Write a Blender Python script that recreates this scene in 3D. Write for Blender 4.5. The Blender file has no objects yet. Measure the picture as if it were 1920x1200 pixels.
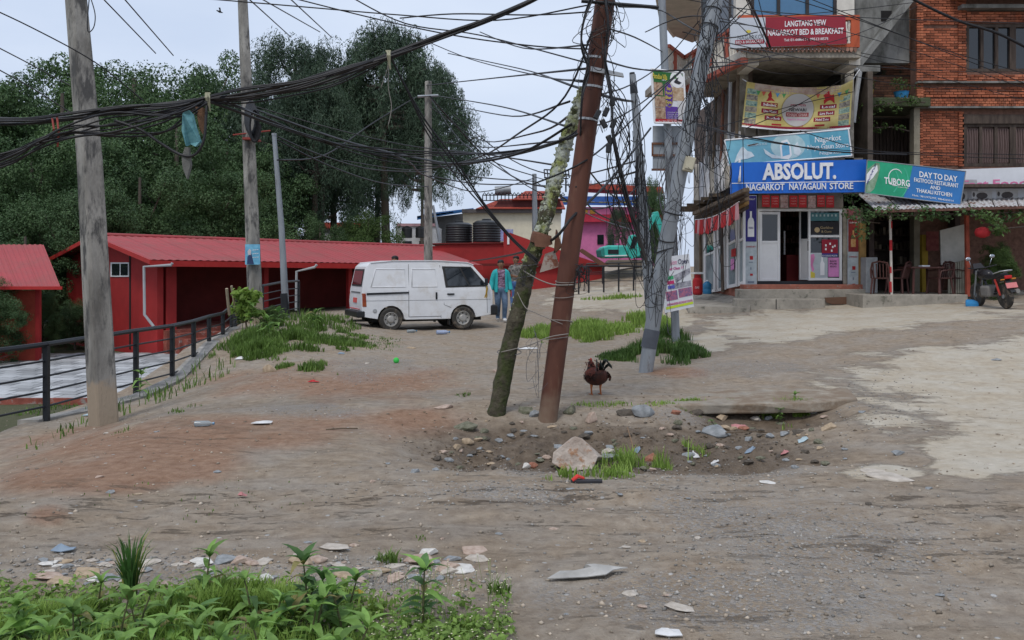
import bpy, math, random
import numpy as np
from mathutils import Vector, Matrix

S = bpy.context.scene
COL = S.collection
R = math.radians
rnd = random.Random(7)
F, CX, HY, EYE = 1700.0, 960.0, 500.0, 1.6     # focal length and horizon of the photograph, in its pixels

# ---------------------------------------------------------------- camera, sky, sun, exposure
cam = bpy.data.cameras.new('camera')
cam.sensor_width = 36.0
cam.lens = 36.0 * F / 1920.0
cam.shift_y = -100.0 / 1920.0
cam.clip_start = 0.05
cam.clip_end = 5000
co = bpy.data.objects.new('camera', cam)
co.location = (0, 0, EYE)
co.rotation_euler = (R(90), 0, 0)
COL.objects.link(co)
S.camera = co

world = bpy.data.worlds.new('World')
S.world = world
world.use_nodes = True
nt = world.node_tree
nt.nodes.clear()
SUN_EL, SUN_AZ = 58, 200
sky = nt.nodes.new('ShaderNodeTexSky')
sky.sky_type = 'NISHITA'
sky.sun_disc = False
sky.sun_elevation = R(SUN_EL)
sky.sun_rotation = R(SUN_AZ)
sky.dust_density = 4
bg1 = nt.nodes.new('ShaderNodeBackground'); bg1.inputs[1].default_value = 0.10
bg2 = nt.nodes.new('ShaderNodeBackground'); bg2.inputs[1].default_value = 1.0
mx = nt.nodes.new('ShaderNodeMixShader'); mx.inputs[0].default_value = 0.86
out = nt.nodes.new('ShaderNodeOutputWorld')
tc = nt.nodes.new('ShaderNodeTexCoord')
mp = nt.nodes.new('ShaderNodeMapping'); mp.inputs['Scale'].default_value = (1, 1, 3.2)
ns = nt.nodes.new('ShaderNodeTexNoise'); ns.inputs['Scale'].default_value = 2.2; ns.inputs['Detail'].default_value = 6
cr = nt.nodes.new('ShaderNodeValToRGB')
cr.color_ramp.elements[0].position = 0.3; cr.color_ramp.elements[0].color = (0.455, 0.535, 0.685, 1)
cr.color_ramp.elements[1].position = 0.72; cr.color_ramp.elements[1].color = (0.61, 0.675, 0.79, 1)
nt.links.new(tc.outputs['Generated'], mp.inputs[0]); nt.links.new(mp.outputs[0], ns.inputs[0])
nt.links.new(ns.outputs[0], cr.inputs[0]); nt.links.new(cr.outputs[0], bg2.inputs[0])
nt.links.new(sky.outputs[0], bg1.inputs[0])
nt.links.new(bg1.outputs[0], mx.inputs[1]); nt.links.new(bg2.outputs[0], mx.inputs[2]); nt.links.new(mx.outputs[0], out.inputs[0])

sl = bpy.data.lights.new('sun', 'SUN')
sl.energy = 1.2; sl.angle = R(14); sl.color = (1, 0.96, 0.9)
so = bpy.data.objects.new('sun', sl)
az, el = R(SUN_AZ), R(SUN_EL)
sd = Vector((math.sin(az) * math.cos(el), math.cos(az) * math.cos(el), math.sin(el)))
so.rotation_euler = (-sd).to_track_quat('-Z', 'Y').to_euler()
so.location = (0, 0, 40)
COL.objects.link(so)

S.view_settings.view_transform = 'Standard'
S.view_settings.look = 'None'
S.view_settings.gamma = 1
S.view_settings.use_curve_mapping = False
S.view_settings.exposure = 0.45
S.render.engine = 'CYCLES'
S.cycles.max_bounces = 6
S.cycles.use_denoising = True

# ---------------------------------------------------------------- materials
def _in(n, k, v):
    if k in n.inputs: n.inputs[k].default_value = v

MC = {}
def M(name, col, rough=0.8, var=0.18, scale=3.0, bump=0.15, bscale=60.0, metal=0.0, col2=None, stretch=(1, 1, 1),
      spot=None, spot_at=0.62, spot_scale=6.0, island=0.0, spec=0.3, bdist=0.01, soft=0.04, trans=0.0):
    """painted / cast / woven surface: base colour, large and small variation, optional second-colour spots"""
    if name in MC: return MC[name]
    m = bpy.data.materials.new(name); m.use_nodes = True
    t = m.node_tree; N = t.nodes; L = t.links
    b = N['Principled BSDF']
    b.inputs['Roughness'].default_value = rough; b.inputs['Metallic'].default_value = metal
    _in(b, 'Specular IOR Level', spec)
    if trans: _in(b, 'Transmission Weight', trans)
    c = N.new('ShaderNodeTexCoord'); p = N.new('ShaderNodeMapping'); p.inputs['Scale'].default_value = stretch
    L.new(c.outputs['Object'], p.inputs[0])
    a = N.new('ShaderNodeTexNoise'); a.inputs['Scale'].default_value = scale; a.inputs['Detail'].default_value = 7
    a.inputs['Roughness'].default_value = 0.65
    L.new(p.outputs[0], a.inputs[0])
    r = N.new('ShaderNodeValToRGB'); e = r.color_ramp.elements
    c2 = col2 if col2 else tuple(min(1, x * (1 + var)) for x in col)
    e[0].position = 0.34; e[0].color = tuple(x * (1 - var) for x in col) + (1,)
    e[1].position = 0.68; e[1].color = tuple(c2) + (1,)
    L.new(a.outputs[0], r.inputs[0])
    last = r.outputs[0]
    if spot:
        s = N.new('ShaderNodeTexNoise'); s.inputs['Scale'].default_value = spot_scale; s.inputs['Detail'].default_value = 8
        s.inputs['Roughness'].default_value = 0.7
        L.new(p.outputs[0], s.inputs[0])
        q = N.new('ShaderNodeMapRange'); q.inputs[1].default_value = spot_at - soft; q.inputs[2].default_value = spot_at + soft
        L.new(s.outputs[0], q.inputs[0])
        x = N.new('ShaderNodeMix'); x.data_type = 'RGBA'; x.inputs[7].default_value = tuple(spot) + (1,)
        L.new(q.outputs[0], x.inputs[0]); L.new(last, x.inputs[6]); last = x.outputs[2]
    if island:
        g = N.new('ShaderNodeNewGeometry'); oi = N.new('ShaderNodeObjectInfo')
        ad = N.new('ShaderNodeMath'); ad.operation = 'ADD'; fr = N.new('ShaderNodeMath'); fr.operation = 'FRACT'
        L.new(g.outputs['Random Per Island'], ad.inputs[0]); L.new(oi.outputs['Random'], ad.inputs[1]); L.new(ad.outputs[0], fr.inputs[0])
        mr = N.new('ShaderNodeMapRange'); mr.inputs[3].default_value = 1 - island; mr.inputs[4].default_value = 1 + island
        L.new(fr.outputs[0], mr.inputs[0])
        hs = N.new('ShaderNodeHueSaturation'); L.new(mr.outputs[0], hs.inputs['Value']); L.new(last, hs.inputs['Color'])
        last = hs.outputs[0]
    L.new(last, b.inputs['Base Color'])
    if bump:
        n2 = N.new('ShaderNodeTexNoise'); n2.inputs['Scale'].default_value = bscale; n2.inputs['Detail'].default_value = 5
        L.new(p.outputs[0], n2.inputs[0])
        bp = N.new('ShaderNodeBump'); bp.inputs['Strength'].default_value = bump; bp.inputs['Distance'].default_value = bdist
        L.new(n2.outputs[0], bp.inputs['Height']); L.new(bp.outputs[0], b.inputs['Normal'])
    MC[name] = m
    return m

def leafmat(name, col, col2, island=0.3, trans=0.25, rough=0.6):
    if name in MC: return MC[name]
    m = M(name, col, rough=rough, col2=col2, scale=1.3, bump=0, island=island)
    t = m.node_tree; N = t.nodes; L = t.links; b = N['Principled BSDF']
    src = b.inputs['Base Color'].links[0].from_socket
    tr = N.new('ShaderNodeBsdfTranslucent'); L.new(src, tr.inputs[0])
    ms = N.new('ShaderNodeMixShader'); ms.inputs[0].default_value = trans
    o = [n for n in N if n.type == 'OUTPUT_MATERIAL'][0]
    L.new(b.outputs[0], ms.inputs[1]); L.new(tr.outputs[0], ms.inputs[2]); L.new(ms.outputs[0], o.inputs[0])
    return m

def glassmat(name, col, rough=0.06):
    return M(name, col, rough=rough, var=0.1, scale=0.8, bump=0.03, bscale=3, spec=0.8)

# ---------------------------------------------------------------- mesh helpers
class MB:
    def __init__(s): s.v = []; s.f = []; s.mi = []
    def add(s, vs, fs, mi=0):
        n = len(s.v); s.v += [tuple(p) for p in vs]
        for q in fs: s.f.append(tuple(n + i for i in q)); s.mi.append(mi)
        return s
    def box(s, c, d, rot=None, mi=0):
        h = [Vector((x * d[0] / 2, y * d[1] / 2, z * d[2] / 2)) for x in (-1, 1) for y in (-1, 1) for z in (-1, 1)]
        if rot is not None: h = [rot @ p for p in h]
        c = Vector(c)
        return s.add([c + p for p in h], [(0, 1, 3, 2), (4, 6, 7, 5), (0, 4, 5, 1), (2, 3, 7, 6), (0, 2, 6, 4), (1, 5, 7, 3)], mi)
    def bx(s, x0, x1, y0, y1, z0, z1, mi=0):
        return s.box(((x0 + x1) / 2, (y0 + y1) / 2, (z0 + z1) / 2), (abs(x1 - x0), abs(y1 - y0), abs(z1 - z0)), None, mi)
    def prism(s, pts, off, mi=0):
        pts = [Vector(p) for p in pts]; off = Vector(off); n = len(pts)
        nn = Vector((0, 0, 0))
        for i in range(n): nn += pts[i].cross(pts[(i + 1) % n])
        if nn.dot(off) > 0: pts = pts[::-1]
        return s.add(pts + [p + off for p in pts], [tuple(range(n)), tuple(reversed(range(n, 2 * n)))] +
                     [(i, i + n, (i + 1) % n + n, (i + 1) % n) for i in range(n)], mi)
    def tube(s, pts, r, n=8, caps=True, mi=0, flat=1.0):
        pts = [Vector(p) for p in pts]; k = len(pts)
        if not hasattr(r, '__len__'): r = [r] * k
        up = None; V = []; 
        for i, p in enumerate(pts):
            d = (pts[min(i + 1, k - 1)] - pts[max(i - 1, 0)])
            d = d.normalized() if d.length > 1e-9 else Vector((0, 0, 1))
            if up is None: up = Vector((1, 0, 0)) if abs(d.x) < 0.9 else Vector((0, 1, 0))
            a = up - d * up.dot(d)
            if a.length < 1e-5: a = d.orthogonal()
            a.normalize(); b = d.cross(a); up = a
            for j in range(n):
                t = 2 * math.pi * j / n
                V.append(p + a * (math.cos(t) * r[i]) + b * (math.sin(t) * r[i] * flat))
        Fs = [(i * n + j, i * n + (j + 1) % n, (i + 1) * n + (j + 1) % n, (i + 1) * n + j) for i in range(k - 1) for j in range(n)]
        if caps: Fs += [tuple(reversed(range(n))), tuple(range((k - 1) * n, k * n))]
        return s.add(V, Fs, mi)
    def lathe(s, prof, n=20, c=(0, 0, 0), rot=None, mi=0, caps=True):
        c = Vector(c); V = []
        for (r, z) in prof:
            for j in range(n):
                t = 2 * math.pi * j / n; p = Vector((r * math.cos(t), r * math.sin(t), z))
                V.append(c + (rot @ p if rot is not None else p))
        k = len(prof)
        Fs = [(i * n + j, i * n + (j + 1) % n, (i + 1) * n + (j + 1) % n, (i + 1) * n + j) for i in range(k - 1) for j in range(n)]
        if caps: Fs += [tuple(reversed(range(n))), tuple(range((k - 1) * n, k * n))]
        return s.add(V, Fs, mi)
    def blob(s, c, r, n=10, mi=0, rough=0.0, seed=0, rot=None):
        c = Vector(c); rr = random.Random(seed)
        if not hasattr(r, '__len__'): r = (r, r, r)
        V = []; m = max(4, n // 2)
        for i in range(m + 1):
            ph = math.pi * i / m
            for j in range(n):
                t = 2 * math.pi * j / n; k = 1 + (rr.random() - 0.5) * rough
                p = Vector((r[0] * math.sin(ph) * math.cos(t) * k, r[1] * math.sin(ph) * math.sin(t) * k, r[2] * math.cos(ph) * (k if 0 < i < m else 1)))
                V.append(c + (rot @ p if rot is not None else p))
        return s.add(V, [(i * n + j, (i + 1) * n + j, (i + 1) * n + (j + 1) % n, i * n + (j + 1) % n) for i in range(m) for j in range(n)], mi)

LOC = {}
def tag(o, label=None, cat=None, group=None, kind=None):
    if label: o['label'] = label
    if cat: o['category'] = cat
    if group: o['group'] = group
    if kind: o['kind'] = kind
    return o
def thing(name, label, cat, loc, group=None):
    o = bpy.data.objects.new(name, None); COL.objects.link(o)
    o.location = loc; o.empty_display_size = 0.1
    LOC[o] = Vector(loc)
    return tag(o, label, cat, group)
def obj(name, mb, mat, parent=None, smooth=None, bevel=0.0, label=None, cat=None, group=None, kind=None, local=False, subd=0, seg=2):
    """one mesh object; vertices are given in world space unless local"""
    vs, fs, mi = (mb.v, mb.f, mb.mi) if isinstance(mb, MB) else (mb[0], mb[1], None)
    me = bpy.data.meshes.new(name)
    if parent is not None: org = LOC[parent]
    elif local: org = Vector((0, 0, 0))
    else:
        A = np.array(vs); org = Vector(((A[:, 0].min() + A[:, 0].max()) / 2, (A[:, 1].min() + A[:, 1].max()) / 2, A[:, 2].min()))
    if not local and len(vs): 
        A = np.array(vs, dtype=float) - np.array(org); vs = A.tolist()
    me.from_pydata(vs, [], fs)
    for m in (mat if isinstance(mat, (list, tuple)) else [mat]): me.materials.append(m)
    if mi and max(mi) > 0: me.polygons.foreach_set('material_index', mi)
    if smooth is not None:
        me.polygons.foreach_set('use_smooth', [True] * len(me.polygons))
        if smooth < 180: me.set_sharp_from_angle(angle=R(smooth))
    o = bpy.data.objects.new(name, me); COL.objects.link(o)
    if parent is not None: o.parent = parent; LOC[o] = org
    elif not local: o.location = org; LOC[o] = org
    else: LOC[o] = Vector((0, 0, 0))
    if bevel:
        b = o.modifiers.new('bevel', 'BEVEL'); b.width = bevel; b.segments = seg; b.limit_method = 'ANGLE'; b.angle_limit = R(28)
    if subd:
        b = o.modifiers.new('sub', 'SUBSURF'); b.levels = subd; b.render_levels = subd
    return tag(o, label, cat, group, kind)
def npmesh(name, V, Q, mat, smooth=False):
    """fast mesh from numpy arrays V (n,3) and Q (m,k)"""
    me = bpy.data.meshes.new(name); k = Q.shape[1]
    me.vertices.add(len(V)); me.vertices.foreach_set('co', np.asarray(V, dtype=np.float32).ravel())
    me.loops.add(Q.size); me.loops.foreach_set('vertex_index', Q.astype(np.int32).ravel())
    me.polygons.add(len(Q)); me.polygons.foreach_set('loop_start', np.arange(0, Q.size, k, dtype=np.int32))
    me.polygons.foreach_set('loop_total', np.full(len(Q), k, dtype=np.int32))
    if smooth: me.polygons.foreach_set('use_smooth', np.ones(len(Q), dtype=bool))
    me.update(calc_edges=True); me.materials.append(mat)
    return me
def link(name, me, parent=None, loc=None, rot=None, sc=None, label=None, cat=None, group=None, kind=None):
    o = bpy.data.objects.new(name, me); COL.objects.link(o)
    if parent is not None: o.parent = parent; LOC[o] = LOC.get(parent, Vector())
    if loc is not None: o.location = loc
    if rot is not None: o.rotation_euler = rot
    if sc is not None: o.scale = sc if hasattr(sc, '__len__') else (sc, sc, sc)
    return tag(o, label, cat, group, kind)
def copy_tree(o, parent=None):
    c = o.copy(); COL.objects.link(c); c.parent = parent
    for ch in list(o.children): copy_tree(ch, c)
    return c

def P(px, py, Y): return Vector(((px - CX) / F * Y, Y, EYE - (py - HY) / F * Y))
class Plane:
    """vertical (or tilted) plane through a point with a normal that faces the street"""
    def __init__(s, p, n): s.p = Vector(p); s.n = Vector(n).normalized()
    def at(s, px, py, off=0.0):
        o = Vector((0, 0, EYE)); d = Vector(((px - CX) / F, 1, -(py - HY) / F))
        t = ((s.p + s.n * off - o).dot(s.n)) / d.dot(s.n)
        return o + d * t
def front(Y): return Plane((0, Y, 0), (0, -1, 0))
def plate(name, pts, pl, mat, parent=None, off=0.0, th=0.03, bevel=0.0, **k):
    """polygon given by its corners on the plane, front face at off, th thick behind it"""
    mb = MB(); mb.prism([pl.at(x, y, off) for x, y in pts], -pl.n * th)
    return obj(name, mb, mat, parent, bevel=bevel, **k)
def rect(x0, y0, x1, y1): return [(x0, y0), (x1, y0), (x1, y1), (x0, y1)]
def rp(mb, pl, x0, y0, x1, y1, off, th, mi=0): return mb.prism([pl.at(x, y, off) for x, y in rect(x0, y0, x1, y1)], -pl.n * th, mi)
def text(s, p0, p1, h, pl, mat, parent, off=0.0, th=0.006, bold=0.0, name='lettering', shear=0.0):
    """lettering along the base line p0-p1 with capital height h (pixels of the photograph) on a plane"""
    cu = bpy.data.curves.new('t', 'FONT'); cu.body = s; cu.offset = bold * .62; cu.resolution_u = 2; cu.extrude = 0; cu.space_word = 0.8
    cu.shear = shear
    o = bpy.data.objects.new('t', cu); COL.objects.link(o)
    dg = bpy.context.evaluated_depsgraph_get(); dg.update()
    me = bpy.data.meshes.new_from_object(o.evaluated_get(dg))
    vs = np.array([v.co[:] for v in me.vertices]); fs = [tuple(p.vertices) for p in me.polygons]
    bpy.data.objects.remove(o); bpy.data.curves.remove(cu); bpy.data.meshes.remove(me)
    if len(vs) == 0: return None
    x0, x1 = vs[:, 0].min(), vs[:, 0].max()
    y0, y1 = vs[:, 1].min(), vs[:, 1].max()
    if y0 > -0.1: y0 = 0
    ch = 0.73
    A = pl.at(p0[0], p0[1], off); B = pl.at(p1[0], p1[1], off); C = pl.at(p0[0], p0[1] - h, off)
    pts = [A + (B - A) * ((v[0] - x0) / (x1 - x0)) + (C - A) * (v[1] / ch) for v in vs]
    n = len(pts)
    mb = MB(); mb.v = [tuple(p) for p in pts] + [tuple(p - pl.n * th) for p in pts]
    mb.f = list(fs); ec = {}
    for q in fs:
        for i in range(len(q)):
            e = (q[i], q[(i + 1) % len(q)]); ec[e] = 1
    for (a, b) in list(ec):
        if (b, a) not in ec: mb.f.append((a, a + n, b + n, b))
    mb.mi = [0] * len(mb.f)
    return obj(name, mb, mat, parent)
# ---------------------------------------------------------------- numeric noise for terrain
_T = np.random.RandomState(3).rand(256, 256)
def vn(x, y, s=0):
    x = np.asarray(x, float) + s * 17.3; y = np.asarray(y, float) + s * 9.7
    i = np.floor(x).astype(int); j = np.floor(y).astype(int); u = x - i; v = y - j
    u = u * u * (3 - 2 * u); v = v * v * (3 - 2 * v)
    a = _T[i & 255, j & 255]; b = _T[(i + 1) & 255, j & 255]; c = _T[i & 255, (j + 1) & 255]; d = _T[(i + 1) & 255, (j + 1) & 255]
    return (a * (1 - u) + b * u) * (1 - v) + (c * (1 - u) + d * u) * v
def fbm(x, y, o=4, s=0):
    t = 0; a = 0.5; n = 0
    for k in range(o): t = t + a * vn(x * 2 ** k, y * 2 ** k, s + k); n += a; a *= 0.5
    return t / n
def sm(x, a, b):
    t = np.clip((np.asarray(x, float) - a) / (b - a), 0, 1); return t * t * (3 - 2 * t)

def xb(y): return -6.0 - np.clip(y - 20, 0, 60) * 0.25
def H0(x, y):
    x = np.asarray(x, float); y = np.asarray(y, float)
    z = 0.055 * np.clip(x - 1, 0, 13) * sm(y, 8, 20)
    z = z + 0.03 * np.clip(y - 22, 0, 30) * sm(x, -6, -1)
    z = z - 0.35 * sm(-x, 3.2, 5.6) * (1 - sm(y, 13.5, 17.5))
    z = z + 0.40 * np.exp(-(((x + 5.2) / 1.7) ** 2 + ((y - 20.8) / 4.2) ** 2))
    z = z + 0.75 * np.exp(-(((x - 6.2) / 3.4) ** 2 + ((y - 42) / 3.2) ** 2))
    z = z + 0.10 * np.exp(-(((x - 1.9) / 1.6) ** 2 + ((y - 22.0) / 2.2) ** 2))
    d = sm(xb(y) - x, 0, 1.0)
    z = z * (1 - d) - 1.25 * d
    return z
def pit(x, y):
    a = np.exp(-((np.abs((x - 1.0) / 1.95)) ** 4 + (np.abs((y - 8.6) / 1.2)) ** 4))
    b = np.exp(-((np.abs((x - 2.9) / 0.85)) ** 4 + (np.abs((y - 10.15) / 0.55)) ** 4))
    return a, b
def H(x, y):
    x = np.asarray(x, float); y = np.asarray(y, float)
    z = H0(x, y); a, b = pit(x + (fbm(x * 2, y * 2, 3, 5) - .5) * .5, y + (fbm(x * 2, y * 2, 3, 9) - .5) * .35)
    near = 1 - sm(y, 24, 34)
    z = z - 0.23 * a - 0.22 * b + a * (fbm(x * 4.2, y * 4.2, 4, 31) - 0.5) * 0.30
    z = z + (fbm(x * 0.7, y * 0.7, 3, 1) - 0.5) * 0.09 * near * sm(y, 1, 5)
    z = z + (fbm(x * 4, y * 4, 3, 2) - 0.5) * 0.030 * near
    # wheel ruts sweeping across the open dirt
    w = y - 6.2 + 0.06 * (x - 1.0) ** 2 * np.where(x < 1, 1, 0.3) + 0.15 * x
    rz = np.exp(-(w / 1.3) ** 2) * (1 - sm(np.abs(x), 4, 8))
    z = z + (fbm(x * 0.45, w * 6.5, 4, 12) - 0.5) * -0.09 * rz
    w2 = (y - 9.5) * 0.8 + 0.5 * (x + 3)
    z = z + (fbm((y + x) * 0.3, w2 * 3.2, 3, 14) - 0.5) * 0.06 * np.exp(-((x + 2.8) / 2.2) ** 2 - ((y - 9.4) / 2.6) ** 2)
    # low berm of rubble between the dirt and the weeds
    z = z + 0.05 * np.exp(-((y - 4.8) / 0.35) ** 2) * (1 - sm(x, -0.6, 0.2))
    return z
def G(x, y): return float(H(x, y))
def GP(px, py_guess_Y): # ground point under a picture column at a distance
    x = (px - CX) / F * py_guess_Y; return Vector((x, py_guess_Y, G(x, py_guess_Y)))
def hit(px, py, lo=2.5, hi=80):
    """where the line of sight through a pixel meets the ground"""
    ys = np.geomspace(lo, hi, 1500); xs = (px - CX) / F * ys; zs = EYE - (py - HY) / F * ys
    k = np.argmax(zs <= H(xs, ys)); y = ys[k] if k else (1.6 * F / max(py - HY, 1))
    x = (px - CX) / F * y; return Vector((x, y, G(x, y)))

# ---------------------------------------------------------------- ground sheet
tx = np.arange(-4.9, 4.9, 0.0165); X1 = 0.9 * np.sinh(tx)
ty = np.arange(-1.6, 4.9, 0.0118); Y1 = 0.9 * np.sinh(ty)
far = np.geomspace(70, 1500, 9)
X1 = np.concatenate([-far[::-1], X1, far]); Y1 = np.concatenate([-far[::-1], Y1, far])
GX, GY = np.meshgrid(X1, Y1); gx = GX.ravel(); gy = GY.ravel(); gz = H(gx, gy)
nx, ny = len(X1), len(Y1)
I = (np.arange(ny - 1)[:, None] * nx + np.arange(nx - 1)[None, :]).ravel()
Q = np.stack([I, I + 1, I + nx + 1, I + nx], 1)
gm = bpy.data.materials.new('dirt_ground'); gm.use_nodes = True
gme = npmesh('ground', np.stack([gx, gy, gz], 1), Q, gm, True)
# zone masks (kinds of surface): concrete, red soil, gravel, damp mud
yy = np.where(gy > 1, gy, 1.0)
ppx = CX + F * gx / yy; ppy = HY + F * (EYE - gz) / yy
wob = (fbm(gx * 1.2, gy * 1.2, 4, 21) - 0.5); wob2 = (fbm(gx * 3.1, gy * 0.9, 4, 22) - 0.5)
def ell(cx, cy, rx, ry, rot=0.0, k=0.8):
    dx = ppx - cx; dy = ppy - cy; c, s = math.cos(R(rot)), math.sin(R(rot))
    u = (dx * c + dy * s) / rx; v = (-dx * s + dy * c) / ry
    return np.clip(1.5 - np.sqrt(u * u + v * v) + (wob + wob2) * k, 0, 1) * (gy > 1)
conc = np.zeros_like(gx)
for e in [(1960, 745, 330, 85, -4), (1860, 830, 130, 60, 8), (1930, 690, 380, 60, -5), (1700, 585, 230, 22, 0), (1450, 612, 130, 30, 0),
          (1560, 600, 200, 22, 0), (1330, 640, 40, 18, 0), (1220, 570, 110, 24, 0), (1660, 885, 70, 14, 0), (1250, 590, 60, 30, 0),
          (1150, 560, 130, 22, 0), (1800, 880, 70, 16, 8)]:
    conc = np.maximum(conc, ell(*e[:5]))
red = np.zeros_like(gx)
for e in [(330, 830, 330, 42, -4), (760, 790, 110, 26, 0), (1270, 697, 55, 10, 0), (90, 970, 45, 22, 0), (640, 720, 220, 30, 0), (250, 880, 260, 40, -6)]:
    red = np.maximum(red, ell(*e[:5]))
grav = np.zeros_like(gx)
for e in [(1300, 870, 260, 36, 0), (1480, 1000, 330, 80, 10), (960, 925, 210, 22, 4), (720, 1085, 130, 30, 0), (700, 690, 130, 24, -8), (1640, 740, 90, 40, 30),
          (1400, 690, 120, 20, 0), (1000, 880, 120, 18, 0), (1420, 1120, 420, 70, 0), (300, 1070, 360, 26, 0), (1280, 780, 150, 26, 0), (580, 770, 160, 14, 0)]:
    grav = np.maximum(grav, ell(*e[:5]))
pa, pb = pit(gx, gy)
wq = gy - 6.2 + 0.06 * (gx - 1.0) ** 2 * np.where(gx < 1, 1, 0.3) + 0.15 * gx
trk = sm(fbm(gx * 0.45, wq * 6.5, 4, 12), .53, .62) * np.exp(-(wq / 1.5) ** 2) * (1 - sm(np.abs(gx), 4.5, 8)) * sm(fbm(gx * 1.5, gy * 2.5, 3, 44), .36, .55)
wr = (gy - 9.5) * 0.8 + 0.5 * (gx + 3)
trk = np.maximum(trk, .8 * sm(fbm((gy + gx) * 0.35, wr * 3.6, 4, 14), .56, .64) * np.exp(-((gx + 2.8) / 2.6) ** 2 - ((gy - 9.4) / 3) ** 2))
trk = np.maximum(trk, .7 * sm(fbm(gx * 0.5 + gy * .2, (gy - .25 * gx) * 5, 4, 17), .58, .66) * np.exp(-((gx - .6) / 1.6) ** 2 - ((gy - 4.4) / .7) ** 2))
damp = np.maximum(trk * .4, np.maximum(np.maximum(ell(850, 1010, 480, 60, 4) * 0.32, ell(1000, 1150, 400, 40, 0) * 0.36), np.clip(pa * 1.15 + pb, 0, 1.2)))
tp = 1 - sm(gx, -7.4, -5.9)
ca = gme.color_attributes.new('zone', 'FLOAT_COLOR', 'POINT')
ca.data.foreach_set('color', np.stack([conc, red, grav, damp], 1).astype(np.float32).ravel())
fa = gme.attributes.new('soil', 'FLOAT', 'POINT'); fa.data.foreach_set('value', np.clip(tp, 0, 1).astype(np.float32))
rut = np.maximum(np.exp(-(wq / 1.3) ** 2) * (1 - sm(np.abs(gx + .5), 3, 6)), np.maximum(.9 * np.exp(-((gx - .8) / 1.5) ** 2 - ((gy - 4.3) / .6) ** 2), .8 * np.exp(-((gx + 3) / 1.8) ** 2 - ((gy - 8.2) / 1.2) ** 2))) * sm(fbm(gx * .9, gy * 1.6, 3, 61), .3, .55)
fr_ = gme.attributes.new('ruts', 'FLOAT', 'POINT'); fr_.data.foreach_set('value', np.clip(rut, 0, 1).astype(np.float32))
ground = link('ground', gme, kind='structure')

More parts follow.
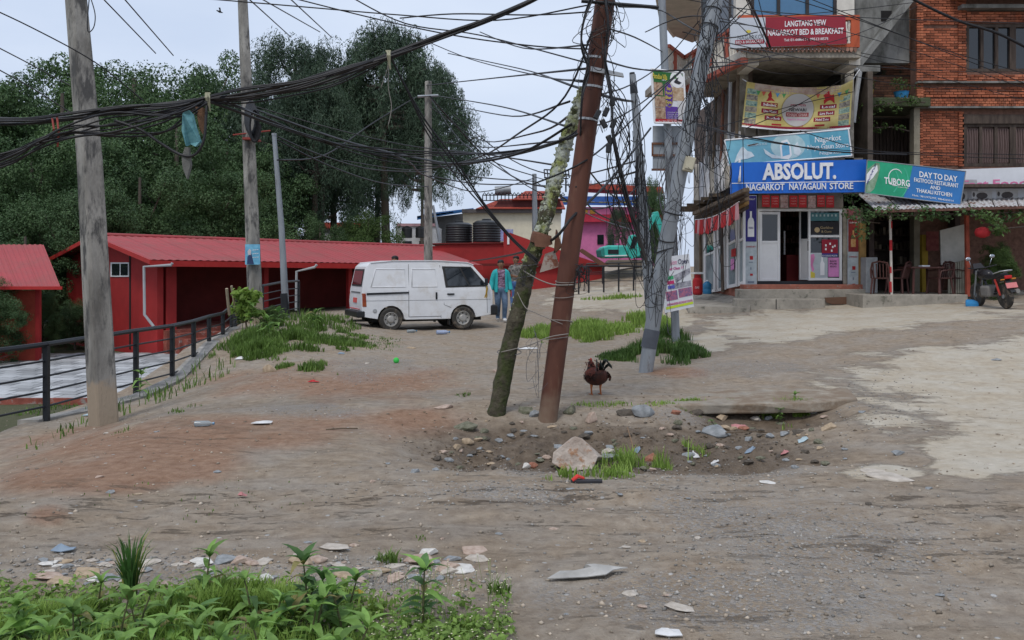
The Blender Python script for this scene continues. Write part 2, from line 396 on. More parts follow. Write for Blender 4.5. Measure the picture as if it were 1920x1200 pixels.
def ground_nodes(m):
    t = m.node_tree; N = t.nodes; L = t.links; b = N['Principled BSDF']
    def noise(sc, det=6, st=(1, 1, 1), ro=0.6):
        c = N.new('ShaderNodeTexCoord'); p = N.new('ShaderNodeMapping'); p.inputs['Scale'].default_value = st
        n = N.new('ShaderNodeTexNoise'); n.inputs['Scale'].default_value = sc; n.inputs['Detail'].default_value = det; n.inputs['Roughness'].default_value = ro
        L.new(c.outputs['Object'], p.inputs[0]); L.new(p.outputs[0], n.inputs[0]); return n.outputs[0]
    def mapr(s, a, b2, lo=0, hi=1):
        r = N.new('ShaderNodeMapRange'); r.inputs[1].default_value = a; r.inputs[2].default_value = b2
        r.inputs[3].default_value = lo; r.inputs[4].default_value = hi; L.new(s, r.inputs[0]); return r.outputs[0]
    def mix(f, a, c):
        x = N.new('ShaderNodeMix'); x.data_type = 'RGBA'
        if isinstance(f, float): x.inputs[0].default_value = f
        else: L.new(f, x.inputs[0])
        for i, s in ((6, a), (7, c)):
            if isinstance(s, tuple): x.inputs[i].default_value = s + (1,)
            else: L.new(s, x.inputs[i])
        return x.outputs[2]
    def mth(op, a, c):
        x = N.new('ShaderNodeMath'); x.operation = op; x.use_clamp = False
        for i, s in ((0, a), (1, c)):
            if isinstance(s, (int, float)): x.inputs[i].default_value = s
            else: L.new(s, x.inputs[i])
        return x.outputs[0]
    at = N.new('ShaderNodeVertexColor'); at.layer_name = 'zone'
    sp = N.new('ShaderNodeSeparateColor'); L.new(at.outputs[0], sp.inputs[0])
    fine = noise(9, 9, (1, 1, 1), 0.72); mid = noise(1.7, 6); grit = noise(70, 4, (1, 1, 1), 0.7); streak = noise(1.3, 7, (1, 4.5, 1), 0.7)
    dirt = mix(mapr(fine, 0.35, 0.68), (0.205, 0.157, 0.112), (0.355, 0.290, 0.218))
    dirt = mix(mapr(mid, 0.4, 0.62), dirt, mix(mapr(fine, 0.35, 0.68), (0.225, 0.188, 0.152), (0.355, 0.312, 0.258)))
    rd = mix(mapr(fine, 0.35, 0.68), (0.20, 0.105, 0.062), (0.33, 0.205, 0.135))
    col = mix(mapr(mth('ADD', mth('MULTIPLY', sp.outputs[1], 0.9), mth('MULTIPLY', streak, 0.5)), 0.45, 1.1, 0, 0.85), dirt, rd)
    gv = N.new('ShaderNodeTexVoronoi'); gv.inputs['Scale'].default_value = 58
    c = N.new('ShaderNodeTexCoord'); L.new(c.outputs['Object'], gv.inputs[0])
    bw = N.new('ShaderNodeSeparateColor'); L.new(gv.outputs['Color'], bw.inputs[0])
    gc = mix(bw.outputs[0], (0.16, 0.155, 0.15), (0.33, 0.325, 0.32))
    gsel = mapr(mth('ADD', mth('MULTIPLY', sp.outputs[2], 0.7), mth('MULTIPLY', fine, 1.0)), 0.86, 1.2, 0, .6)
    gsel2 = mth('MULTIPLY', gsel, mapr(bw.outputs[1], 0.35, 0.6))
    col = mix(gsel2, col, gc)
    # scattered pale chips everywhere
    chips = N.new('ShaderNodeTexVoronoi'); chips.inputs['Scale'].default_value = 11
    c3 = N.new('ShaderNodeTexCoord'); L.new(c3.outputs['Object'], chips.inputs[0])
    cs = N.new('ShaderNodeSeparateColor'); L.new(chips.outputs['Color'], cs.inputs[0])
    csel = mth('MULTIPLY', mapr(cs.outputs[0], 0.87, 0.89), mapr(chips.outputs['Distance'], 0.20, 0.14))
    col = mix(csel, col, mix(cs.outputs[1], (0.30, 0.28, 0.26), (0.50, 0.49, 0.47)))
    dmp = mix(mapr(fine, 0.35, 0.7), (0.07, 0.048, 0.031), (0.165, 0.125, 0.088))
    dsel = mapr(mth('ADD', mth('MULTIPLY', at.outputs['Alpha'], 1.0), mth('MULTIPLY', streak, 0.75)), 0.60, 1.2, 0, 0.85)
    col = mix(dsel, col, dmp)
    thin = noise(1.25, 8, (1.3, 5.5, 1), 0.74); ra = N.new('ShaderNodeAttribute'); ra.attribute_name = 'ruts'
    tsel = mth('MULTIPLY', mapr(mth('ADD', thin, mth('MULTIPLY', mth('SUBTRACT', fine, .5), .45)), 0.565, 0.645), mth('MULTIPLY', ra.outputs['Fac'], .85))
    col = mix(tsel, col, mix(mapr(fine, 0.35, 0.7), (0.085, 0.06, 0.04), (0.165, 0.125, 0.088)))
    cc = mix(mapr(mid, 0.38, 0.66), mix(mapr(fine, 0.3, 0.72), (0.30, 0.25, 0.185), (0.46, 0.40, 0.31)), mix(mapr(fine, 0.3, 0.72), (0.37, 0.335, 0.275), (0.49, 0.45, 0.38)))
    csm = mth('ADD', mth('MULTIPLY', sp.outputs[0], 1.0), mth('MULTIPLY', mth('SUBTRACT', streak, 0.5), 1.15))
    csm = mth('ADD', csm, mth('MULTIPLY', mth('SUBTRACT', fine, 0.5), .5)); conc_f = mapr(csm, 0.43, 0.64, 0, 1)
    col = mix(conc_f, col, cc)
    edge = mth('MULTIPLY', mapr(csm, 0.30, 0.42), mapr(csm, 0.55, 0.44))
    col = mix(mth('MULTIPLY', edge, 0.22), col, (0.11, 0.10, 0.09))
    fo = N.new('ShaderNodeAttribute'); fo.attribute_name = 'soil'
    col = mix(mapr(fo.outputs['Fac'], 0.3, 0.9), col, mix(fine, (0.04, 0.055, 0.02), (0.11, 0.10, 0.06)))
    L.new(col, b.inputs['Base Color'])
    ro = mapr(dsel, 0, 1, 0.92, 0.66); L.new(ro, b.inputs['Roughness']); _in(b, 'Specular IOR Level', 0.25)
    hgt = mth('ADD', mth('MULTIPLY', fine, 1.0), mth('ADD', mth('MULTIPLY', grit, 0.35), mth('ADD', mth('MULTIPLY', mth('MULTIPLY', gsel, gv.outputs['Distance']), -0.9), mth('MULTIPLY', csel, 0.3))))
    hgt = mth('ADD', mth('SUBTRACT', mth('MULTIPLY', hgt, mth('SUBTRACT', 1, mth('MULTIPLY', conc_f, .6))), mth('MULTIPLY', tsel, .8)), mth('MULTIPLY', conc_f, 0.9))
    bp = N.new('ShaderNodeBump'); bp.inputs['Strength'].default_value = 0.85; bp.inputs['Distance'].default_value = 0.035
    L.new(hgt, bp.inputs['Height']); L.new(bp.outputs[0], b.inputs['Normal'])
ground_nodes(gm)

# ---------------------------------------------------------------- vegetation generators
def leaf_cloud(cent, rad, per, size, rs, asp=0.45, up=0.35, shell=0.55):
    """leaf sized rhombi around clump centres"""
    n = len(cent) * per
    c = np.repeat(cent, per, 0); r = np.repeat(rad, per)
    d = rs.normal(size=(n, 3)); d /= np.linalg.norm(d, axis=1, keepdims=True)
    q = d * (shell + (1 - shell) * rs.rand(n, 1) ** 0.5) * r[:, None]; q[:, 2] *= 0.7
    p = c + q
    nrm = d + rs.normal(size=(n, 3)) * 0.6 + np.array([0, 0, up]); nrm /= np.linalg.norm(nrm, axis=1, keepdims=True)
    t = np.cross(nrm, rs.normal(size=(n, 3))); t /= np.linalg.norm(t, axis=1, keepdims=True)
    s = np.cross(nrm, t); L = (size * (0.6 + 0.8 * rs.rand(n)))[:, None]
    V = np.stack([p - t * L * .5, p + s * L * asp * .5, p + t * L * .5, p - s * L * asp * .5], 1).reshape(-1, 3)
    return V, np.arange(n * 4).reshape(-1, 4)
def crown_centres(kind, rs, n, low=.3):
    C = []; Rr = []
    if kind == 'broad':
        lobes = [(rs.normal(0, .40), rs.normal(0, .40), 0.25 + 0.65 * rs.rand(), 0.20 + .16 * rs.rand()) for _ in range(19)]
        for i in range(n):
            lx, ly, lz, lr = lobes[rs.randint(len(lobes))]
            d = rs.normal(size=3); d /= np.linalg.norm(d); d[2] = abs(d[2]) * .9 if rs.rand() < .7 else d[2]; d *= lr * (0.88 + .2 * rs.rand())
            C.append((lx + d[0], ly + d[1], max(0.05, lz + d[2] * .9))); Rr.append(0.065 + 0.05 * rs.rand())
    else:
        tiers = [(0.30 + 0.70 * k / 11, ) for k in range(12)]
        for i in range(n):
            h = low + (.98 - low) * rs.rand() ** .85; w = 0.52 * math.sin(min(1, (1.04 - h) / 0.5 + .08) * math.pi / 2) * (0.55 + 0.6 * rs.rand())
            a = (rs.randint(9) + .55 * rs.rand() + 3.1 * math.floor(h * 9)) * 2 * math.pi / 9
            C.append((math.cos(a) * w, math.sin(a) * w, h + rs.normal() * .012)); Rr.append(0.055 + 0.05 * rs.rand())
    return np.array(C), np.array(Rr)
BARK = M('bark', (0.07, 0.055, 0.042), col2=(0.13, 0.11, 0.09), scale=12, stretch=(1, 1, .25), bump=.6, bscale=25)
LF = [leafmat('foliage_dark', (0.046, 0.094, 0.036), (0.09, 0.155, 0.058), .28), leafmat('foliage_pine', (0.040, 0.072, 0.044), (0.070, 0.114, 0.064), .28),
      leafmat('foliage_mid', (0.055, 0.108, 0.040), (0.105, 0.18, 0.064), .28), leafmat('foliage_bush', (0.045, 0.085, 0.02), (0.10, 0.165, 0.045), .4)]
VAR = []
for vi in range(7):
    rs = np.random.RandomState(40 + vi); kind = 'broad' if vi in (0, 1, 4, 6) else 'pine'
    C, Rr = crown_centres(kind, rs, 430 if kind == 'broad' else 300, .56 if vi == 5 else .40)
    C[:, :2] *= .52 / np.percentile(np.abs(C[:, :2]), 99); top_ = C[:, 2].max() + .04; C[:, 2] /= top_
    V, q = leaf_cloud(C, Rr * (.8 if kind == 'broad' else .85), 185 if kind == 'broad' else 130, 0.0150 if kind == 'broad' else 0.022, rs, .5 if kind == 'broad' else .22, up=.9, shell=.55)
    mat = [LF[0], LF[2], LF[1], LF[1], LF[3], LF[1], LF[0]][vi]
    crown = npmesh('crown', V, q, mat)
    tb = MB(); lean = rs.normal(0, .02)
    tr = [(lean * z * 3, rs.normal(0, .006), z) for z in np.linspace(0, .9, 7)]
    tb.tube(tr, [(0.026 if kind == 'broad' else .037) * (1 - .72 * z[2]) for z in tr], 8)
    lb = MB()
    for k in range(26):
        c = C[rs.randint(len(C))]; z0 = c[2] * (0.55 + .3 * rs.rand()) if kind == 'broad' else c[2] - 0.04
        z0 = min(z0, .85); b0 = Vector((lean * z0 * 3, 0, z0)); e = Vector(c)
        lb.tube([b0, (b0 + e) / 2 + Vector((0, 0, -.02)), e], [.009, .006, .002], 5)
    def mk(nm, m_):
        me = bpy.data.meshes.new(nm); me.from_pydata(m_.v, [], m_.f); me.materials.append(BARK); return me
    VAR.append((crown, mk('trunk', tb), mk('limbs', lb)))
def tree(name, label, cat, x, y, h, w, var, rot, group=None, z=None):
    z = G(x, y) - 0.1 if z is None else z
    t = thing(name, label, cat, (x, y, z), group); t.rotation_euler = (0, 0, rot); t.scale = (w, w, h)
    c, tr, lm = VAR[var]
    link('crown', c, t); link('trunk', tr, t); link('limb', lm, t, kind='stuff')
    return t
def px_tree(name, label, cat, px, top, Y, wpx, var, group=None, z=-1.3):
    x = (px - CX) / F * Y; zt = EYE + (HY - top) / F * Y
    return tree(name, label, cat, x, Y, zt - z, wpx / F * Y, var, rnd.random() * 6, group, z)
LBI = iter(['broad green tree whose top shows left of the nearest concrete pole', 'broad tree whose crown rises directly behind the nearest concrete pole', 'tall broad tree just right of the nearest concrete pole', 'tallest broad tree between the nearest and second concrete poles',
 'lower broad tree behind the left end of the long red roof', 'broad tree over the middle of the left half of the red roof', 'darker broad tree above the gap between the two red buildings', 'broad tree directly behind the second concrete pole', 'broad tree at the far left edge of the wood', 'low front broad tree behind the blue rag',
 'low broad tree behind the long roof just left of the second concrete pole', 'low broad tree right above the gable end of the long red roof', 'large dark tree above the small red hut', 'broad tree between the second concrete pole and the pines', 'lowest broad tree directly over the gap beside the red hut', 'outermost broad tree left of everything else in the wood'])
gB = 'broad trees of the wood on the left'
for a in [(20, 140, 50, 320, 0), (120, 128, 47, 320, 6), (250, 98, 52, 350, 1), (365, 88, 56, 290, 0), (180, 190, 42, 280, 1), (330, 200, 43, 300, 6), (60, 260, 38, 260, 1),
          (430, 230, 46, 240, 0), (-60, 170, 46, 320, 1), (260, 300, 38, 240, 6), (400, 320, 41, 230, 1), (130, 330, 35, 220, 0), (-80, 300, 36, 280, 0), (490, 260, 50, 200, 6),
          (50, 420, 32, 220, 6), (-160, 200, 44, 280, 0)]:
    px_tree('forest_tree', next(LBI), 'tree', a[0], a[1], a[2], a[3] * 1.1, a[4], gB)
LPI = iter(['first tall pine right of the thin galvanised pole', 'tall pine between the galvanised pole and the highest pine', 'highest pine with a round top crown above the third concrete pole', 'rightmost pine whose crown edge meets the open sky', 'lower dark pine in front of the first tall pine',
 'dense pine directly in front of the highest pines', 'bare trunked pine beside the third concrete pole', 'leftmost pine just right of the second concrete pole', 'farthest pine glimpsed behind the highest pine', 'farthest pine glimpsed behind the low middle pines'])
gP = 'tall pines behind the red roof'
for a in [(540, 68, 54, 230, 2), (628, 78, 57, 190, 2), (728, 42, 55, 240, 5), (805, 115, 60, 170, 5), (585, 130, 49, 190, 5), (600, 150, 50, 170, 3), (790, 190, 52, 110, 5), (500, 170, 52, 190, 2),
          (705, 150, 64, 160, 5), (600, 190, 60, 220, 2)]:
    px_tree('pine_tree', next(LPI), 'tree', a[0], a[1], a[2], a[3] * 1.15, a[4], gP)
px_tree('bush', 'olive green spreading bush behind the roof below the pines', 'bush', 690, 392, 47, 150, 4, None, -.5)
px_tree('bush', 'dark low bush behind the red roof left of the olive bush', 'bush', 600, 400, 46, 130, 6, None, -.6)
px_tree('conifer_tree', 'small dark conifer standing before the pink building', 'tree', 1160, 385, 56, 46, 3, None, .4)
px_tree('tree', 'round tree far behind the leaning metal pole, left of the shop', 'tree', 1228, 330, 60, 60, 0, None, .4)
px_tree('shrub', 'leafy shrub growing behind the parked motorcycle', 'shrub', 1872, 452, 24.2, 90, 4, None, .6)
px_tree('shrub', 'small dark shrub behind the fence at the red building corner', 'shrub', 455, 560, 21.5, 42, 4, None, .1)
px_tree('shrub', 'low weed bush at the foot of the second concrete pole', 'shrub', 508, 572, 19.2, 60, 4, None, .15)
for a in [(-30, 520, 26, 130, 0), (80, 545, 30, 70, 1), (140, 560, 31, 90, 0)]:
    px_tree('bush', ['dark bush at the left edge beyond the small red hut', 'dark bush between the red hut and the gable wall', 'dark bush touching the gable wall of the long red building'][[-30, 80, 140].index(a[0])], 'bush', a[0], a[1], a[2], a[3], a[4], 'bushes between the red buildings', -1.4)
# ---------------------------------------------------------------- materials used by the buildings
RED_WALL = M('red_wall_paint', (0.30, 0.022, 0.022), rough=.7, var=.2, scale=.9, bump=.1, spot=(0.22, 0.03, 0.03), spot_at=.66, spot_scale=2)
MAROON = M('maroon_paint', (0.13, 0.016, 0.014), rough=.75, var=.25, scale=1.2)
ROOF_RED = M('red_sheet_metal', (0.33, 0.048, 0.052), rough=.6, var=.12, scale=.35, bump=.03, spec=.4, spot=(0.25, 0.06, 0.055), spot_at=.56, spot_scale=1.1, soft=.12)
FASCIA = M('red_fascia', (0.36, 0.022, 0.02), rough=.45, var=.1)
BLACK = M('black_paint', (0.018, 0.02, 0.024), rough=.45, var=.2, spot=(0.07, 0.045, 0.03), spot_at=.7, spot_scale=9)
GALV = M('galvanised_steel', (0.26, 0.28, 0.30), rough=.5, var=.16, scale=5, metal=.35, stretch=(1, 1, .3), spot=(0.15, 0.13, 0.12), spot_at=.64, spot_scale=3)
PIPE = M('grey_pipe', (0.33, 0.34, 0.35), rough=.5, var=.1)
CONCRETE = M('concrete', (0.30, 0.285, 0.26), var=.3, scale=2.5, bump=.35, bscale=45, spot=(0.13, 0.125, 0.12), spot_at=.58, spot_scale=2.2, soft=.1)
POLECON = M('pole_concrete', (0.20, 0.188, 0.168), var=.4, scale=3.2, stretch=(1, 1, .3), bump=.8, bscale=50, col2=(0.36, 0.345, 0.315), spot=(0.075, 0.073, 0.07), spot_at=.555, spot_scale=5, soft=.05)
PAVER = M('paver_stone', (0.34, 0.35, 0.36), var=.2, scale=4, island=.35, bump=.2)
WHITE = M('white_paint', (0.72, 0.73, 0.74), rough=.5, var=.06)
DARK = M('dark_void', (0.015, 0.014, 0.014), rough=.9, var=.2)
GLASS = glassmat('dark_glass', (0.012, 0.016, 0.02))
STEPRED = M('step_red_cement', (0.24, 0.07, 0.05), var=.35, scale=3, spot=(0.25, 0.22, 0.2), spot_at=.6)
DPLASTIC = M('black_plastic', (0.02, 0.021, 0.023), rough=.38, var=.15)

# ---------------------------------------------------------------- the long red building (gable end and open porch)
def rib_sheet(mb, a, b, c, d, nrib, h=.017):
    """profiled metal sheet: a-b is the eave edge, d-c the ridge edge, ribs run from eave to ridge"""
    a, b, c, d = map(Vector, (a, b, c, d)); n = (b - a).cross(d - a).normalized(); 
    if n.z < 0: n = -n
    V = []; Fs = []
    k = nrib * 4
    for i in range(k + 1):
        t = i / k; o = n * (h if i % 4 in (1, 2) else 0)
        V += [a.lerp(b, t) + o, d.lerp(c, t) + o]
    for i in range(k): Fs.append((2 * i, 2 * i + 2, 2 * i + 3, 2 * i + 1))
    m = len(V); V2 = [v - n * .012 for v in V]
    mb.add(V + V2, Fs + [(q[3] + m, q[2] + m, q[1] + m, q[0] + m) for q in Fs] + [(2 * i, 2 * i + m, 2 * i + 2 + m, 2 * i + 2) for i in range(k)])
u = Vector((.7071, .7071, 0)); g = Vector((-.7071, .7071, 0))
E0 = P(283, 487, 27.6); E1 = P(905, 497, 37.9)
uu = (Vector((E1.x, E1.y, 0)) - Vector((E0.x, E0.y, 0))); Lr = uu.length; uu.normalize(); gg = Vector((-uu.y, uu.x, 0))
hb = thing('red_building', 'long low red building with a pinkish red metal roof and an open porch', 'building', (E0.x, E0.y, -1.25))
W2 = 4.4; rise = .86
def RB(t, s, z): return Vector((E0.x, E0.y, 0)) + uu * t + gg * s + Vector((0, 0, z))
def ez(t): return E0.z + (E1.z - E0.z) * t / Lr
nsh = 14
for i in range(nsh):
    t0, t1 = Lr * i / nsh + .006, Lr * (i + 1) / nsh - .006
    for back in (0, 1):
        m = MB()
        if not back: rib_sheet(m, RB(t0, 0, ez(t0)), RB(t1, 0, ez(t1)), RB(t1 + .9 * t1 / Lr, W2, ez(t1) + rise), RB(t0 + .9 * t0 / Lr, W2, ez(t0) + rise), 4)
        else: rib_sheet(m, RB(t0, 2 * W2, ez(t0)), RB(t1, 2 * W2, ez(t1)), RB(t1 + .9 * t1 / Lr, W2, ez(t1) + rise), RB(t0 + .9 * t0 / Lr, W2, ez(t0) + rise), 4)
        obj('roof_sheet', m, ROOF_RED, hb)
m = MB(); m.prism([RB(-.02, -.03, ez(0) - .02), RB(Lr, -.03, ez(Lr) - .02), RB(Lr, -.03, ez(Lr) - .20), RB(-.02, -.03, ez(0) - .20)], gg * .04); obj('fascia_board', m, FASCIA, hb)
m = MB(); m.prism([RB(-.04, 0, ez(0)), RB(-.04, W2, ez(0) + rise), RB(-.04, W2, ez(0) + rise - .14), RB(-.04, 0, ez(0) - .14)], uu * .04)
m.prism([RB(-.04, 2 * W2, ez(0)), RB(-.04, W2, ez(0) + rise), RB(-.04, W2, ez(0) + rise - .14), RB(-.04, 2 * W2, ez(0) - .14)], uu * .04); obj('verge_board', m, FASCIA, hb)
m = MB(); m.tube([RB(0, W2, ez(0) + rise + .02), RB(Lr + .9, W2, ez(Lr) + rise + .02)], .07, 8); obj('ridge_cap', m, ROOF_RED, hb)
B0 = -1.35; s0, s1 = .75, 2 * W2 - .7; gt = .55
m = MB()
m.prism([RB(gt, s0, B0), RB(gt, s1, B0), RB(gt, s1, ez(0) + rise * (2 * W2 - s1) / W2 - .05), RB(gt, W2, ez(0) + rise - .06), RB(gt, s0, ez(0) + rise * s0 / W2 - .05)], uu * .2)
obj('gable_wall', m, RED_WALL, hb)
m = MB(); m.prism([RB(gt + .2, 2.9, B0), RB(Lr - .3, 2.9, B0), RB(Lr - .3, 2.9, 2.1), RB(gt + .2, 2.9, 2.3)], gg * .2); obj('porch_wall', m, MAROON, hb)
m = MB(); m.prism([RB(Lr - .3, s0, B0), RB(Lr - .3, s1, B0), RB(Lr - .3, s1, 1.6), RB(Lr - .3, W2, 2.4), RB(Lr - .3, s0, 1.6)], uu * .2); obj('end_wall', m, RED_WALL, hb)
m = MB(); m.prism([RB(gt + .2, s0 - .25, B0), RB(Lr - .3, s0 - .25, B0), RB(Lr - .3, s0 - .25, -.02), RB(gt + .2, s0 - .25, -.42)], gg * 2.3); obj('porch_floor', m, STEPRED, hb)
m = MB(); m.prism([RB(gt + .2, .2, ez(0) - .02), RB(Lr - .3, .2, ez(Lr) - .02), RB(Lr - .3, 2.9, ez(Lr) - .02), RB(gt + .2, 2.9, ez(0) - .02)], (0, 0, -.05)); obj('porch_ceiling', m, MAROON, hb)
for t in (.75 + .1, 4.35, 7.9, 10.9, 13.0):
    if t > Lr - .4: continue
    m = MB(); w = .34 if t < 1 else .17
    c = RB(t + w / 2, s0 + w / 2, 0); z0, z1 = -.9, ez(t) - .08
    m.box((c.x, c.y, (z0 + z1) / 2), (w, w, z1 - z0), Matrix.Rotation(math.atan2(uu.y, uu.x), 3, 'Z')); obj('porch_column', m, RED_WALL if t < 8 else BLACK, hb, bevel=.01)
gpl = Plane(RB(gt, 0, 0), -uu)
w = obj('window', MB().prism([gpl.at(x, y, .03) for x, y in rect(207, 492, 241, 519)], uu * .06), WHITE, hb)
obj('pane', MB().prism([gpl.at(x, y, .045) for x, y in rect(209.5, 494.5, 223.5, 516)], uu * .03), GLASS, w)
obj('pane', MB().prism([gpl.at(x, y, .045) for x, y in rect(226, 494.5, 239, 516)], uu * .03), GLASS, w)
m = MB(); m.prism([gpl.at(x, y, .02) for x, y in rect(242, 465, 244.5, 655)], uu * .02); obj('expansion_joint', m, DARK, hb)
def drain(pts, Y):
    m = MB(); m.tube([P(a, b, Y) for a, b in pts], .045, 8); obj('drain_pipe', m, PIPE, hb, smooth=40)
drain([(323, 493), (321, 497), (270, 500), (271, 590), (288, 612)], 27.4)
drain([(594, 496), (590, 501), (556, 509), (555, 582)], 31.3)
# entrance steps in worn red cement
for k in range(5):
    m = MB(); z = -.5 - .17 * k; s = s0 - .25 - .32 * (k + 1)
    m.prism([RB(1.0 + .1 * k, s, z), RB(4.3 - .1 * k, s, z), RB(4.3 - .1 * k, s + .34, z), RB(1.0 + .1 * k, s + .34, z)], (0, 0, -.9 + .17 * k))
    obj('step', m, [STEPRED, CONCRETE][k > 3], hb, bevel=.01)
m = MB()
for t0 in (8.4,):
    for z in (.55, .85, 1.15, 1.42): m.prism([RB(t0, 1.1, z), RB(t0 + 3.0, 1.1, z), RB(t0 + 3.0, 1.1, z + .05), RB(t0, 1.1, z + .05)], gg * .3)
obj('shelf_rack', m, BLACK, hb)
# second red wing behind with parapet and its sloping roof edge
wb = thing('red_annex', 'dark red flat roofed annex with a raking wall under the black tanks', 'building', P(900, 500, 41))
apl = front(40.5)
plate('parapet_wall', [(806, 462), (888, 454), (1000, 454), (1000, 560), (806, 560)], apl, RED_WALL, wb, 0, .25)
plate('raking_wall', [(944, 432), (1000, 452), (1132, 497), (1132, 520), (1030, 560), (944, 560)], apl, RED_WALL, wb, .28, .25)
plate('roof_slab', [(806, 458), (1000, 456), (1000, 453), (806, 456)], apl, MAROON, wb, .1, 5.0)
plate('lower_band', [(900, 494), (1135, 494), (1135, 499), (900, 499)], apl, MAROON, wb, .5, .18)
plate('white_pillar', rect(951, 436, 955, 458), apl, WHITE, wb, .32, .1)
# red building at the left edge
lb = thing('red_shed', 'small red hut with a steep pinkish red metal roof beyond the black fence', 'building', P(40, 672, 27))
lpl = front(27.0)
for i in range(7):
    m = MB(); a0 = -160 + 39.3 * i; b0 = a0 + 38.9; q = [(a0, 541), (b0, 541), (b0 - 33, 459), (a0 - 33, 459)]
    A, B = lpl.at(*q[0], .6), lpl.at(*q[1], .6); C, D = lpl.at(q[2][0], 459, -2.6), lpl.at(q[3][0], 459, -2.6)
    rib_sheet(m, A, B, C, D, 4, .02); obj('roof_sheet', m, ROOF_RED, lb)
plate('fascia_board', rect(-160, 537, 116, 543), lpl, FASCIA, lb, .64, .04)
plate('wall', rect(-150, 545, 66, 676), lpl, M('orange_red_wall', (0.33, 0.05, 0.03), var=.2), lb, 0, .3)
plate('corner_post', rect(66, 543, 74, 676), lpl, RED_WALL, lb, .05, .12)

# ---------------------------------------------------------------- paved yard below the fence
yard = obj('yard_slab', MB().prism([(-14.2, 18.9, -1.2), (-6.6, 18.9, -1.2), (-6.9, 25.5, -1.2), (-10.2, 29.3, -1.2), (-18, 29.3, -1.2)], (0, 0, -.3)), CONCRETE, kind='structure')
pm = []
for k in range(3):
    mb = MB(); r2 = random.Random(k); mb.prism([(.005 + r2.random() * .01, .005, .05), (.49, .01, .05), (.485, .49 - r2.random() * .01, .05), (.01, .485, .05)], (0, 0, -.05))
    me = bpy.data.meshes.new('paver'); me.from_pydata(mb.v, [], mb.f); me.materials.append(PAVER); pm.append(me)
cells = []
for j in range(20):
    for i in range(16):
        x = -14.1 + .5 * i + (.25 if j % 2 else 0); y = 18.95 + .5 * j
        if x > -7.1 - (y - 25 if y > 25 else 0): continue
        if abs((x - CX * 0) / y) > .62: continue
        cells.append((x, y))
rest = MB()
for k, (x, y) in enumerate(cells):
    z = -1.2 + rnd.random() * .012
    if k < 300: link('paver', pm[k % 3], yard, loc=Vector((x, y, z)) - LOC[yard])
    else: rest.bx(x + .005, x + .49, y + .005, y + .49, z, z + .05)
if rest.v: obj('paver_field', rest, PAVER, yard, kind='stuff')
obj('yard_edge', MB().bx(-14.2, -6.7, 18.80, 18.88, -1.5, -1.13), STEPRED, yard)
ramp = obj('ramp', MB().prism([(-7.95, 18.9, -1.14), (-6.75, 18.9, -1.0), (-6.45, 23, -.25), (-7.45, 23, -.40)], (0, 0, -.5)), M('pale_cement', (0.37, 0.37, 0.37), var=.2, scale=3), kind='structure')
obj('ramp_kerb', MB().prism([(-8.1, 18.9, -1.08), (-7.96, 18.9, -1.08), (-7.46, 23, -.34), (-7.6, 23, -.34)], (0, 0, -.5)), M('brown_cement', (0.24, 0.19, 0.14), var=.3), ramp)

# ---------------------------------------------------------------- black railing along the drop
def rail_fence(label, pts, hgt, nrail=5, post=.045):
    f = thing('railing', label, 'railing', (pts[0][0], pts[0][1], pts[0][2]))
    for i, p in enumerate(pts):
        m = MB(); post = min(post, .032); m.bx(p[0] - post, p[0] + post, p[1] - post, p[1] + post, p[2] - .15, p[2] + hgt); obj('post', m, BLACK, f)
    for k in range(nrail):
        z = hgt - k * hgt / nrail - (0.0 if k else -.02); r = .034 if k == 0 else .014
        for a, b in zip(pts[:-1], pts[1:]):
            m = MB(); m.tube([(a[0], a[1], a[2] + z), (b[0], b[1], b[2] + z)], r, 6); obj('top_rail' if k == 0 else 'rail', m, BLACK, f)
    return f
def fp(px, py, Y): return tuple(P(px, py, Y))
rail_fence('black metal railing of posts and five rails curving along the yard edge',
           [fp(-90, 830, 10.2), fp(87, 790, 11.4), fp(255, 741, 13.6), fp(323, 722, 14.8), fp(363, 705, 16.0), fp(392, 689, 17.2), fp(418, 678, 18.2), fp(434, 660, 19.4), fp(441, 648, 20.6)], .95)
rail_fence('black railing section standing behind the second concrete pole',
           [fp(441, 640, 21.5), fp(492, 608, 22.8), fp(530, 596, 24.5), fp(560, 590, 26)], .95)
m = MB()
kp = [(52, 806, 11.3), (150, 780, 12.0), (262, 742, 13.4), (330, 723, 14.7), (395, 692, 17.0), (440, 664, 19.5)]
for a, b in zip(kp[:-1], kp[1:]):
    A, B = P(*a), P(*b); A.z = G(A.x, A.y) + .03; B.z = G(B.x, B.y) + .03; s = Vector((-.13, 0, 0))
    m.prism([A + s, A - s, B - s, B + s], (0, 0, -.25))
obj('kerb', m, CONCRETE, kind='structure')
m = MB(); m.tube([P(430, 590, 18.6), P(425, 541, 18.4)], .03, 7); m.tube([P(443, 590, 18.9), P(434, 536, 18.7)], .025, 7)
obj('bamboo_stakes', m, M('dry_bamboo', (0.33, 0.27, 0.19)), label='pair of dry bamboo stakes leaning on the bend of the black railing', cat='stakes', smooth=60)

